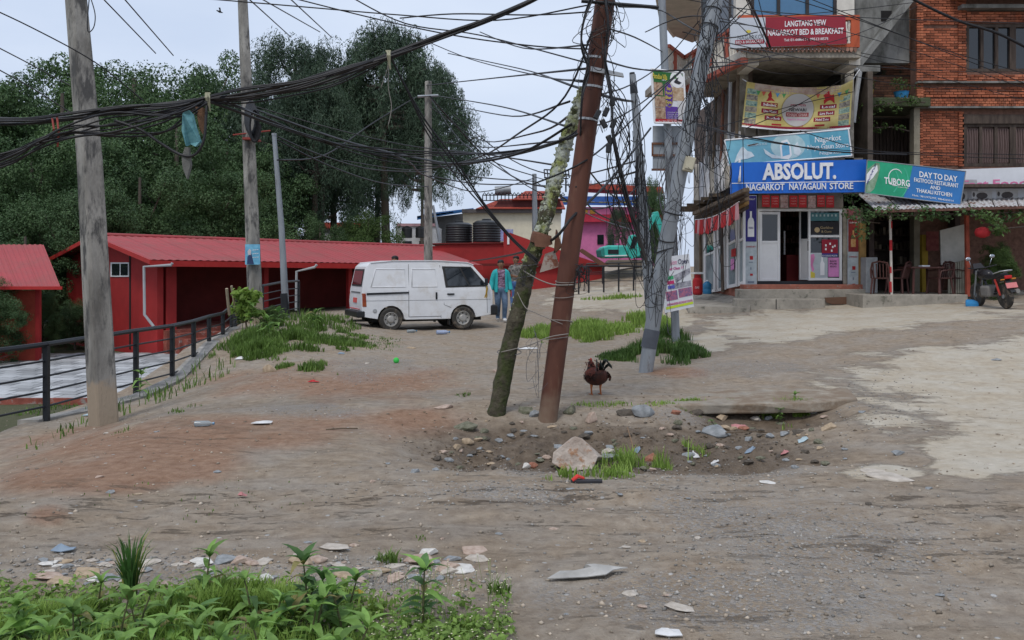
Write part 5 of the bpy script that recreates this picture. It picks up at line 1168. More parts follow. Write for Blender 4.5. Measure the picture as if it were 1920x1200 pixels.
def chair(px, Y, rot, label):
    t = thing('plastic_chair', label, 'chair', (0, 0, 0), 'brown plastic chairs in the eatery')
    for sx in (-1, 1):
        for sy in (-1, 1): obj('leg', MB().tube([(sx * .24, sy * .23, 0), (sx * .20, sy * .19, .43)], [.022, .028], 6), PCH, t)
        obj('armrest', MB().tube([(sx * .23, -.2, .43), (sx * .26, -.18, .62), (sx * .26, .12, .66), (sx * .22, .22, .66)], .024, 6, flat=.7), PCH, t, smooth=60)
    obj('seat', MB().bx(-.22, .22, -.22, .21, .41, .445), PCH, t, bevel=.02)
    m = MB()
    for i in range(5): x = -.16 + .08 * i; m.tube([(x, .21, .43), (x * 1.05, .27, .66), (x * 1.05, .31, .82)], .017, 5)
    m.tube([(-.23, .21, .43), (-.23, .27, .66), (-.19, .31, .84), (0, .325, .88), (.19, .31, .84), (.23, .27, .66), (.23, .21, .43)], .024, 6)
    obj('backrest', m, PCH, t, smooth=60)
    t.location = (X(px, Y), Y, .86); t.rotation_euler = (0, 0, rot); return t
chair(1653, 24.5, 2.6, 'brown plastic chair left of the striped post in the eatery')
chair(1682, 24.9, -2.3, 'brown plastic chair just right of the striped post in the eatery')
chair(1762, 24.6, -1.3, 'brown plastic chair right of the table in the eatery')
chair(1790, 25.0, 1.9, 'brown plastic chair by the white board at the right of the eatery')
tb = thing('table', 'brown plastic table with four legs between the chairs in the eatery', 'table', (X(1726, 24.8), 24.8, .86))
for sx in (-1, 1):
    for sy in (-1, 1): c = LOC[tb] + Vector((sx * .36, sy * .36, 0)); obj('leg', MB().tube([c, c + Vector((-.02 * sx, 0, .70))], .035, 6), PCH, tb)
obj('top', MB().bx(LOC[tb].x - .45, LOC[tb].x + .45, 24.35, 25.25, 1.55, 1.60), PCH, tb, bevel=.02)
obj('paper_pad', MB().bx(LOC[tb].x - .1, LOC[tb].x + .12, 24.5, 24.7, 1.602, 1.64), WHI, label='white paper pad lying on the eatery table', cat='pad')
obj('red_lantern', MB().lathe([(.05, 0), (.16, .05), (.19, .14), (.16, .23), (.05, .28)], 12, P(1842, 446, 23.4)), REDI, label='red round lantern hanging over the motorcycle', cat='lantern', smooth=180)
m = MB(); c = P(1823, 573, 22.9); c.z = G(c.x, c.y)
m.prism([c + Vector(v) for v in ((-.22, -.1, .12), (.2, -.12, .10), (.26, .12, .15), (-.1, .15, .18))], (0, 0, -.16)); obj('plastic_bag', m, M('blue_bag', (0.04, 0.25, 0.55)), label='blue plastic bag on the ground beside the motorcycle', cat='bag', bevel=.05)
# gas cylinder and water jug
c = Vector((5.95, 29.2, .78)); c = P(1308, 553, 29); gc_ = thing('gas_cylinder', 'red gas cylinder standing at the shop side wall', 'gas cylinder', c)
obj('body', MB().lathe([(.12, 0), (.155, .04), (.16, .1), (.16, .44), (.13, .53), (.05, .57)], 18, c), REDI, gc_, smooth=60)
obj('collar', MB().lathe([(.10, .53), (.10, .66), (.09, .66), (.09, .53)], 14, c), REDI, gc_); obj('valve', MB().lathe([(.03, .56), (.03, .63), (.045, .64), (.045, .67)], 8, c), BAND, gc_)
obj('paper_lid', MB().box(c + Vector((0, 0, .70)), (.3, .3, .06), Matrix.Rotation(.2, 3, 'Z')), WHI, gc_)
text('GAS', (1303, 541), (1311, 541), 4, Plane((0, c.y - .165, 0), (0, -1, 0)), WHI, gc_, 0, .004)
c = P(1326, 551, 28.6); wj = thing('water_jug', 'blue water jug beside the red gas cylinder', 'water jug', c); WJ = M('blue_jug', (0.03, 0.17, 0.33), rough=.25)
obj('body', MB().lathe([(.125, 0), (.14, .03), (.14, .14), (.13, .16), (.14, .18), (.14, .30), (.08, .37), (.035, .40)], 18, c), WJ, wj, smooth=60); obj('cap', MB().lathe([(.035, .40), (.035, .44)], 10, c), WHI, wj)
# pennants on the lane eave
fl = thing('red_pennants', 'string of torn red and white pennants along the lane side eave', 'pennants', sd_.at(1345, 400, .9))
a0, b0 = sd_.at(1386, 378, .9), sd_.at(1303, 412, .9)
obj('cord', MB().tube([a0.lerp(b0, i / 10) - Vector((0, 0, .12 * math.sin(math.pi * i / 10))) for i in range(11)], .01, 4), WHI, fl)
for i in range(17):
    p = a0.lerp(b0, (i + .3) / 17.5); p.z -= .12 * math.sin(math.pi * i / 17); d = (b0 - a0).normalized()
    m = MB(); m.prism([p, p + d * .30, p + d * (.22 + .1 * rr_.random()) + Vector((-.03, 0, -.38 - .12 * rr_.random())), p + d * .04 + Vector((.03, 0, -.3 - .15 * rr_.random()))], (.006, 0, 0)); obj('pennant', m, REDI if i % 3 else M('pennant_pink', (.55, .3, .32)), fl)
# ---------------------------------------------------------------- signs
def sign(name, label, cat, pts, plane, mat, th=.08, off=0., frame=None):
    t = thing(name, label, cat, plane.at(sum(p[0] for p in pts) / 4, max(p[1] for p in pts), off))
    plate('panel', pts, plane, mat, t, off, th)
    if frame:
        m = MB(); n = len(pts)
        for i in range(n): m.tube([plane.at(*pts[i], off + .002), plane.at(*pts[(i + 1) % n], off + .002)], frame[1], 6)
        obj('frame', m, frame[0], t)
    return t
def lerp2(pts, u, v):
    (a, b, c, d) = pts; return ((a[0] * (1 - u) + b[0] * u) * (1 - v) + (d[0] * (1 - u) + c[0] * u) * v, (a[1] * (1 - u) + b[1] * u) * (1 - v) + (d[1] * (1 - u) + c[1] * u) * v)
def uvp(t, nm, pts, uv, plane, mat, off, th=.004): return plate(nm, [lerp2(pts, *q) for q in uv], plane, mat, t, off, th)
def uvr(t, nm, pts, u0, v0, u1, v1, plane, mat, off, th=.004): return uvp(t, nm, pts, rect(u0, v0, u1, v1), plane, mat, off, th)
def uvell(cu, cv, ru, rv, n=20, a0=0, a1=360): return [(cu + ru * math.cos(R(a0 + (a1 - a0) * i / n)), cv + rv * math.sin(R(a0 + (a1 - a0) * i / n))) for i in range(n)]
s1 = front(24.2)
q = [(1372, 305), (1624, 299), (1624, 360), (1372, 363)]
t = sign('shop_sign', 'bright blue shop signboard with large white lettering over the door', 'sign', q, s1, M('bright_blue_sign', (0.015, 0.13, 0.55), var=.05, rough=.4), .18)
text('ABSOLUT.', (1430, 336), (1568, 334), 30, s1, WHI, t, .045, .05, bold=.055)
uvr(t, 'white_line', q, 0.0, .655, 1, .68, s1, WHI, .006)
text('NAGARKOT', (1399, 357), (1471, 356), 12.5, s1, WHI, t, .035, .04, bold=.02); text('NAYAGAUN', (1480, 355.6), (1549, 354.8), 12.5, s1, WHI, t, .035, .04, bold=.02); text('STORE', (1556, 354.6), (1600, 354), 12.5, s1, WHI, t, .035, .04, bold=.02)
# restaurant sign
s2 = front(23.9); q = [(1626, 300), (1811, 321), (1801, 384), (1622, 362)]
t = sign('restaurant_sign', 'tilted green and blue restaurant signboard above the tin awning', 'sign', q, s2, M('mid_blue_sign', (0.035, 0.17, 0.44), var=.06, rough=.4), .06, frame=(GALV, .014))
uvp(t, 'green_print', q, [(0, 0), (.462, 0), (.452, .3), (.44, .6), (.40, 1), (0, 1)], s2, M('green_sign', (0.02, 0.32, 0.17), col2=(0.03, 0.40, 0.22), scale=1.2, rough=.4), .006)
for (ru, rv) in ((.36, .85), (.26, .62)): uvp(t, 'ring_print', q, [(.08 + ru * math.cos(R(a)), .55 + rv * math.sin(R(a))) for a in range(-32, 33, 8)] + [(.08 + (ru - .012) * math.cos(R(a)), .55 + (rv - .03) * math.sin(R(a))) for a in range(32, -33, -8)], s2, M('light_green', (0.06, 0.42, 0.27)), .010)
uvp(t, 'bottle_print', q, [(.0, .3), (.05, .16), (.09, .05), (.125, .05), (.135, .2), (.12, .5), (.09, .85), (.05, .97), (0, .97)], s2, M('bottle_green', (0.12, 0.26, 0.14), col2=(.35, .45, .35), scale=6), .010)
uvp(t, 'bottle_label', q, [(.0, .45), (.06, .2), (.105, .12), (.115, .28), (.07, .52), (.0, .72)], s2, WHI, .014)
text('BORG', (1626, 347), (1642, 312), 7, s2, NAVY, t, .018, .003, bold=.03)
uvp(t, 'swirl_print', q, uvell(.30, .42, .075, .26, 18, 60, 330) + uvell(.302, .42, .069, .235, 18, 330, 60), s2, WHI, .012)
text('TUBORG', (1658, 344), (1706, 350), 12.5, s2, WHI, t, .02, .004, bold=.035); text('brewed in Nepal', (1684, 351.5), (1704, 353.5), 2.5, s2, WHI, t, .014, .003)
text('DAY TO DAY', (1724, 331.5), (1795, 341), 11, s2, WHI, t, .012, .005, bold=.03)
text('FASTFOOD RESTAURANT', (1714, 340.5), (1797, 352), 8, s2, WHI, t, .012, .005, bold=.02)
text('AND', (1744, 354), (1763, 356.5), 7, s2, WHI, t, .012, .005, bold=.02); text('THAKALI KITCHEN', (1718, 360), (1785, 369), 7.5, s2, WHI, t, .012, .005, bold=.02)
text('Mob.: 9813972797, 9864265914', (1711, 367.5), (1788, 378.5), 3.6, s2, WHI, t, .012, .004)
# white sign at the right
s3 = front(24.6); q = [(1786, 318), (1990, 311), (1990, 376), (1788, 381)]
t = sign('food_sign', 'white food signboard with pink lettering and small pictures right of the blue sign', 'sign', q, s3, M('white_sign', (0.62, 0.64, 0.68), var=.06), .06)
uvp(t, 'grey_print', q, [(.0, 1), (.06, .3), (.22, .32), (.24, .95)], s3, M('grey_print', (0.38, 0.38, 0.40)), .006)
text('Fast Food', (1804, 353), (1925, 349), 15, s3, M('pink_lettering', (0.62, 0.18, 0.34)), t, .012, .006, bold=.03)
for (a, b) in ((.04, .13), (.17, .36), (.4, .6)):
    p_ = uvr(t, 'photo_print', q, a, .66, b, .93, s3, M('photo_white', (0.55, 0.55, 0.55)), .008)
    uvp(t, 'photo_subject', q, uvell((a + b) / 2, .8, (b - a) * .28, .1, 10), s3, M('photo_dark', (0.10, 0.09, 0.09)), .012)
    uvp(t, 'photo_subject', q, uvell(a + .02, .76, .012, .07, 10), s3, M('photo_dark', (0, 0, 0)), .012)
# light blue drinks sign
s4 = front(24.6); q = [(1358.6, 263), (1590.5, 242), (1597, 292), (1366, 310)]
t = sign('drinks_sign', 'light blue tilted signboard with mountain and bottle pictures over the blue shop sign', 'sign', q, s4, M('sky_blue_sign', (0.16, 0.42, 0.55), col2=(0.22, 0.52, 0.64), scale=1.2, rough=.4), .05, frame=(WHI, .022))
uvp(t, 'splash_print', q, uvell(.5, .45, .14, .48, 22), s4, M('pale_splash', (0.38, 0.58, 0.64), col2=(.5, .66, .68), scale=2.5), .005)
uvp(t, 'mountain_print', q, [(.05, .92), (.08, .62), (.12, .36), (.14, .30), (.17, .5), (.2, .55), (.22, .72), (.16, .8), (.1, .82)], s4, M('snow_ink', (0.6, 0.68, 0.72)), .010)
uvp(t, 'bottle_print', q, [(.43, .9), (.435, .4), (.455, .22), (.5, .18), (.52, .35), (.52, .8), (.49, .95)], s4, WHI, .010)
uvp(t, 'bottle_label', q, [(.445, .82), (.45, .42), (.47, .3), (.497, .28), (.51, .42), (.505, .76)], s4, M('label_blue', (0.15, 0.4, 0.6)), .014)
uvp(t, 'splash_print', q, [(.30, .45), (.36, .7), (.43, .82), (.43, .9), (.36, .86), (.31, .66)], s4, M('snow_ink', (0, 0, 0)), .010)
uvp(t, 'splash_print', q, [(.54, .5), (.58, .3), (.585, .42), (.6, .7), (.57, .85), (.54, .75)], s4, M('snow_ink', (0, 0, 0)), .010)
uvp(t, 'right_print', q, [(.68, 0), (1, 0), (1, 1), (.68, 1)], s4, M('mid_sky_blue', (0.10, 0.34, 0.48), col2=(.13, .4, .53)), .005)
text('Nagarkot', (1528, 267), (1577, 262.5), 11, s4, WHI, t, .012, .005, bold=.01); text('Naya Gaun Store', (1514, 281.5), (1591, 275.5), 10, s4, WHI, t, .012, .005, bold=.01); text('Nagarkot', (1537, 290), (1577, 287.5), 6, s4, WHI, t, .012, .005)
text('TUBORG ICE', (1400, 275), (1438, 271), 4, s4, M('snow_ink', (0, 0, 0)), t, .012, .003); uvp(t, 'dark_smear', q, [(.175, .27), (.27, .22), (.25, .27), (.19, .31)], s4, M('brown_smear', (.15, .08, .06)), .012)
# hotel sign on the balcony
s5 = front(24.15); q = [(1369, 34), (1585, 28.8), (1588, 82), (1369.6, 90.6)]
t = sign('hotel_sign', 'white and maroon bed and breakfast signboard on the top balcony', 'sign', q, s5, M('hotel_white', (0.52, 0.56, 0.62), var=.05), .07)
uvr(t, 'maroon_print', q, .307, 0, 1, 1, s5, M('maroon_sign', (0.27, 0.02, 0.035), var=.06, rough=.4), .006)
text('LANGTANG VIEW', (1471.7, 50), (1549, 47), 11, s5, WHI, t, .014, .006, bold=.025); text('NAGARKOT BED & BREAKFAST', (1439.6, 67), (1582, 62.5), 11, s5, WHI, t, .014, .006, bold=.03)
text('Tel: 01-6680111, 9851218575', (1470, 77.5), (1553, 74.6), 5, s5, WHI, t, .014, .005, bold=.01)
text('NAGARKOT', (1383, 74.5), (1434, 72), 8.5, s5, M('grey_ink2', (.2, .22, .24)), t, .01, .004); uvr(t, 'red_label', q, .042, .74, .29, .88, s5, MARI, .008); text('BED & BREAKFAST', (1380, 82), (1431, 79.5), 5, s5, WHI, t, .014, .004)
uvp(t, 'sun_print', q, uvell(.157, .46, .022, .05, 12), s5, YEL, .01)
# cloth banner
q = [(1400, 153), (1599, 157), (1594, 240), (1391, 236)]
def clo(u, v, off=0):
    x, y = lerp2(q, u, v); y += (9 * math.sin(math.pi * u) * (1 - .35 * v)) - (4 * (1 - v) * (u > .9) * (u - .9) * 20)
    Y = 25.15 + .10 * math.sin(u * 13 + v * 3) * (1 - .3 * v) + .05 * math.sin(v * 9 + u * 5) - off
    return P(x, y, Y)
t = thing('festival_banner', 'creased yellow food banner with a white round print tied to the first floor', 'banner', clo(.5, 1))
def cpatch(nm, u0, v0, u1, v1, mat, off, n=24, k=10):
    n = max(2, int(n * (u1 - u0) + 1)); k = max(2, int(k * (v1 - v0) + 1)); m = MB()
    V = [clo(u0 + (u1 - u0) * i / n, v0 + (v1 - v0) * j / k, off) for j in range(k + 1) for i in range(n + 1)]
    m.add(V, [(j * (n + 1) + i, j * (n + 1) + i + 1, (j + 1) * (n + 1) + i + 1, (j + 1) * (n + 1) + i) for j in range(k) for i in range(n)])
    return obj(nm, m, mat, t, smooth=180)
cl = cpatch('cloth', 0, 0, 1, 1, M('banner_yellow', (0.60, 0.47, 0.13), col2=(0.68, 0.58, 0.25), scale=2, rough=.5), 0, 60, 20); s_ = cl.modifiers.new('s', 'SOLIDIFY'); s_.thickness = .01
cpatch('faded_fold', .08, .0, .96, .17, M('faded_cloth', (0.42, 0.24, 0.18), col2=(0.55, 0.46, 0.38), scale=3), .012, 40, 12)
cpatch('bottom_stripe', .0, .93, 1, 1, MARI, .012, 50, 12); cpatch('hem', .0, .985, 1, 1.02, WHI, .016, 50, 30)
for i in range(6): cpatch('photo', .015, .14 + .135 * i, .12, .26 + .135 * i, M(['photo_teal', 'photo_mixed'][i % 2], [(.08, .2, .2), (.12, .1, .1)][i % 2], col2=[(.5, .6, .45), (.5, .45, .35)][i % 2], scale=14), .012)
for i in range(6): cpatch('photo', .885, .14 + .135 * i, .985, .26 + .135 * i, M(['photo_teal', 'photo_mixed'][(i + 1) % 2], (0, 0, 0)), .012)
def cpoly(nm, uv, mat, off):
    m = MB(); c = sum(a[0] for a in uv) / len(uv), sum(a[1] for a in uv) / len(uv); V = [clo(*c, off)]
    for r_ in (.35, .7, 1.0): V += [clo(c[0] + (a[0] - c[0]) * r_, c[1] + (a[1] - c[1]) * r_, off) for a in uv]
    n = len(uv); m.add(V, [(0, 1 + i, 1 + (i + 1) % n) for i in range(n)] + [(1 + r_ * n + i, 1 + (r_ + 1) * n + i, 1 + (r_ + 1) * n + (i + 1) % n, 1 + r_ * n + (i + 1) % n) for r_ in (0, 1) for i in range(n)]); return obj(nm, m, mat, t, smooth=180)
cpoly('round_rim', uvell(.5, .53, .155, .40, 36), M('gold_rim', (.4, .3, .1)), .014); cpoly('round_print', uvell(.5, .53, .148, .385, 36), M('round_white', (0.60, 0.58, 0.56), col2=(.46, .42, .4), scale=1.5), .02)
def ctext(s, u0, u1, v, h, mat, off):
    cu = bpy.data.curves.new('t', 'FONT'); cu.body = s; cu.offset = .02; cu.resolution_u = 1; o = bpy.data.objects.new('t', cu); COL.objects.link(o); dg = bpy.context.evaluated_depsgraph_get(); dg.update()
    me = bpy.data.meshes.new_from_object(o.evaluated_get(dg)); vs = np.array([w.co[:] for w in me.vertices]); fs = [tuple(p.vertices) for p in me.polygons]; bpy.data.objects.remove(o)
    x0, x1 = vs[:, 0].min(), vs[:, 0].max(); m = MB(); m.add([clo(u0 + (u1 - u0) * (a[0] - x0) / (x1 - x0), v - h * a[1] / .73, off) for a in vs], fs); return obj('lettering', m, mat, t)
cpatch('red_bar', .43, .40, .57, .445, MARI, .028); ctext('Visit Nagarkot', .435, .565, .44, .03, WHI, .034); ctext('NEWARI', .42, .58, .56, .075, INK, .028)
cpatch('red_bar', .395, .59, .605, .69, M('faded_red', (.3, .06, .06)), .028); ctext('KHAJA GHAR', .405, .595, .675, .07, M('pale_red', (.6, .4, .38)), .034); ctext('Nagarkot, Bhaktapur', .41, .59, .77, .04, M('pink_ink', (0, 0, 0)), .028)
for (u, v, s) in ((.155, .40, 'Sekuwa'), (.165, .55, 'Live Music'), (.20, .70, 'Photo Booth')): cpatch('caption_bar', u, v, u + .155, v + .10, MARI, .014); ctext(s, u + .02, u + .14, v + .08, .06, WHI, .024)
for (u, v, s) in ((.705, .42, 'Local'), (.69, .57, 'Live Food'), (.655, .71, 'Hotel Zone')): cpatch('caption_bar', u, v, u + .155, v + .10, MARI, .014); ctext(s, u + .02, u + .14, v + .08, .06, WHI, .024)
cpoly('figure_print', [(.2, .38), (.21, .22), (.235, .12), (.25, .25), (.28, .36)], REDI, .014); cpoly('figure_print', [(.74, .4), (.73, .2), (.78, .1), (.83, .2), (.84, .4)], REDI, .014)
for i, (u, mt) in enumerate(((.10, LF[3]), (.15, WJ), (.28, REDI), (.34, REDI), (.66, REDI), (.86, WJ), (.93, LF[3]))): cpoly('pennant_print', [(u, .17), (u + .04, .16), (u + .02, .27)], M('print%d' % i, [(.1, .35, .12), (.1, .3, .5), (.6, .12, .08)][(i * 2) % 3]), .02)
for u in (.27, .47, .67): cpatch('red_tab', u, .875, u + .09, .915, REDI, .014)
# ties
obj('tie_rope', MB().tube([clo(.0, .0), P(1392, 148, 25.3)], .012, 4).tube([clo(1, .0), P(1612, 130, 25.3)], .012, 4), WHI, t)
# paradise sign on its pole
s6 = front(17.8); q = [(1221, 129), (1281.7, 136.7), (1286.7, 231.7), (1227.5, 230)]
t = sign('guest_house_sign', 'small upright picture signboard with green top and red foot high on the grey pole', 'sign', q, s6, M('white_sign', (0, 0, 0)), .05, frame=(WHI, .02))
uvp(t, 'green_print', q, [(.05, .03), (.97, .03), (.97, .2), (.05, .2)], s6, M('dark_green_print', (.03, .14, .04)), .004); uvp(t, 'green_print', q, [(.05, .2), (.5, .2), (.45, .62), (.05, .62)], s6, M('dark_green_print', (0, 0, 0)), .004)
BP = M('brown_photo', (0.18, 0.07, 0.035), col2=(0.55, 0.42, 0.3), scale=14); uvr(t, 'photo_print', q, .05, .24, .32, .48, s6, BP, .008); uvr(t, 'photo_print', q, .05, .5, .4, .7, s6, BP, .008); uvr(t, 'photo_print', q, .05, .71, .37, .92, s6, BP, .008); uvr(t, 'photo_print', q, .62, .3, .97, .56, s6, M('tan_photo', (.35, .2, .1), col2=(.6, .5, .38), scale=12), .008)
uvr(t, 'photo_print', q, .76, .56, .97, .93, s6, M('pale_photo', (.5, .5, .52), col2=(.65, .65, .66)), .008)
uvp(t, 'round_print', q, uvell(.78, .15, .21, .16, 22), s6, WHI, .010); uvp(t, 'bird_print', q, [(.68, .2), (.76, .13), (.84, .1), (.8, .16), (.93, .2), (.84, .24), (.72, .22)], s6, INK, .014); uvp(t, 'leaf_print', q, [(.66, .1), (.72, .05), (.78, .12), (.7, .14)], s6, M('leaf_print', (.1, .3, .06)), .014)
uvr(t, 'purple_print', q, .37, .68, .76, .92, s6, M('purple_print', (.10, .045, .28)), .010); uvp(t, 'oval_print', q, uvell(.5, .45, .135, .25, 22), s6, M('gold_rim', (0, 0, 0)), .012); uvp(t, 'oval_print', q, uvell(.5, .45, .12, .235, 22), s6, M('purple_print', (0, 0, 0)), .015)
for i, (s, w) in enumerate((('Stay', 6), ('Food', 9), ('Bar', 10), ('Spa', 9))): text(s, (1253 - w / 2, 168 + 8.5 * i), (1255 + w / 2, 168.6 + 8.5 * i), 6, s6, YEL, t, .02, .003, bold=.03)
text('Paradise Villa', (1224, 146), (1251, 150), 10, s6, YEL, t, .012, .004, bold=.03); text('<-', (1241, 152), (1249, 152), 4, s6, WHI, t, .012, .003, bold=.02)
for i in range(5): text('room service wifi hotel', (1251, 211 + 3.6 * i), (1273, 211.5 + 3.6 * i), 2, s6, WHI, t, .014, .002)
uvr(t, 'red_print', q, .03, .925, 1, .995, s6, REDI, .012); text('Tel: 9851083, 9841234567', (1235, 229), (1280, 229.8), 3.2, s6, WHI, t, .018, .002)
m = MB(); rp(m, s6, 1224, 236, 1281, 318, -.25, .02); t = thing('sign_back', 'grey metal sign back with rusty frame on the pole below the picture signboard', 'sign', s6.at(1250, 318, -.25)); obj('panel', m, M('sign_back_grey', (0.30, 0.33, 0.36)), t)
m = MB(); rp(m, s6, 1222, 267, 1282, 271, -.22, .03); rp(m, s6, 1222, 289, 1282, 293, -.22, .03); rp(m, s6, 1222, 270, 1225, 290, -.22, .03); rp(m, s6, 1278, 270, 1281, 290, -.22, .03); rp(m, s6, 1222, 316, 1282, 320, -.22, .03); obj('frame', m, M('rust_plate', (0, 0, 0)), t)
# school board
s7 = front(17.4); q = [(1231, 484), (1292, 476), (1301, 575), (1247, 587)]
t = sign('school_sign', 'white school notice board with pink and black print on the pole at road level', 'sign', q, s7, M('white_sign', (0, 0, 0)), .03)
text('Admission', (1236, 499), (1269, 495.5), 10, s7, M('pink_lettering', (0, 0, 0)), t, .008, .004); text('Open', (1271, 495.5), (1291, 493), 10, s7, M('slate_ink', (.06, .06, .12)), t, .008, .004, bold=.01)
text('for Class 11', (1254, 507), (1281, 503.5), 5, s7, M('magenta_ink', (.55, .05, .25)), t, .008, .004, bold=.03)
SCH = M('school_photo', (0.12, 0.12, 0.16), col2=(.45, .45, .5), scale=12); uvp(t, 'photo_print', q, [(.45, .36), (.98, .26), (.98, .36), (.5, .5)], s7, SCH, .006); uvr(t, 'photo_print', q, .38, .5, .98, .60, s7, SCH, .006)
for i, c in enumerate(('green', 'crimson', 'blue')): p_ = uvr(t, 'tab_print', q, .22, .36 + .085 * i, .44, .42 + .085 * i, s7, M('tab_' + c, [(.05, .35, .15), (.5, .04, .15), (.1, .12, .45)][i]), .01)
text('Science', (1253, 516), (1262, 515), 3, s7, WHI, t, .016, .002)
PPL = M('people_photo', (0.10, 0.12, 0.28), col2=(.5, .15, .2), scale=18); uvr(t, 'photo_print', q, .12, .63, .5, .80, s7, PPL, .006); uvr(t, 'photo_print', q, .54, .62, .99, .78, s7, PPL, .006)
text('SHREE MAHENDRA SECONDARY SCHOOL', (1251, 574), (1299, 565), 4.5, s7, M('magenta_ink', (0, 0, 0)), t, .008, .003, bold=.01); uvr(t, 'lime_band', q, .06, .90, .99, .945, s7, M('lime_ink', (.5, .62, .05)), .006)
# meter box on the leaning pole
c = P(1292, 308, 13.4); t = thing('meter_box', 'cream meter box tied to the leaning metal pole', 'box', c)
obj('case', MB().box(c, (.15, .10, .22), Matrix.Rotation(R(14), 3, 'Y')), M('cream_box', (.45, .42, .32)), t, bevel=.01); obj('lid', MB().box(c + Vector((0, -.06, .01)), (.12, .02, .17), Matrix.Rotation(R(14), 3, 'Y')), M('cream_box', (0, 0, 0)), t)

# ---------------------------------------------------------------- white van
vt = thing('van', 'small white panel van parked on the dirt before the long red roof', 'van', (0, 0, 0))
VW = M('van_white', (0.66, 0.67, 0.69), rough=.32, var=.05, spec=.5, bump=0, spot=(0.48, 0.44, 0.39), spot_at=.66, spot_scale=2.0, soft=.14)
hw = .70
def arch(cx, r=.33, z0=.27, n=10): return [(cx + r * math.cos(R(a)), .285 + r * math.sin(R(a))) for a in np.linspace(178, 2, n)]
low = [(-1.66, .36), (-1.30, .30)] + arch(-.96) + [(-.60, .27), (.55, .27)] + arch(.88) + [(1.24, .30), (1.62, .36), (1.66, .62), (1.66, .95)]
top = [(1.64, .98), (1.60, 1.10), (1.16, 1.60), (1.02, 1.66), (.2, 1.71), (-1.0, 1.70), (-1.46, 1.64), (-1.55, 1.56), (-1.66, 1.0), (-1.685, .7)]
def vy(z): return hw if z < 1.0 else hw - .13 * (z - 1.0) / .7
outl = low + top; n = len(outl); m = MB()
Lf = [(x, -vy(z), z) for x, z in outl]; Rt = [(x, vy(z), z) for x, z in outl]; nl = len(low)
tp_i = [nl - 1] + list(range(nl, n - 1))
m.v = Lf + Rt
sideL = tuple(list(range(0, nl)) + [n - 2, n - 1]); sideU = tuple([nl - 1] + list(range(nl, n - 1)))
m.f = [sideL[::1], sideU, tuple(reversed([i + n for i in sideL])), tuple(reversed([i + n for i in sideU]))] + [(i, i + n, (i + 1) % n + n, (i + 1) % n) for i in range(n)]
m.mi = [0] * len(m.f)
obj('body', m, VW, vt, bevel=.045, seg=3, local=False, smooth=35)
def vs(pts, off=.006, th=.012, side=-1):
    mm = MB(); P3 = [Vector((x, side * (vy(z) + off), z)) for x, z in pts]; mm.prism(P3, (0, -side * th, 0)); return mm
SEAM = M('seam_dark', (0.12, 0.12, 0.125))
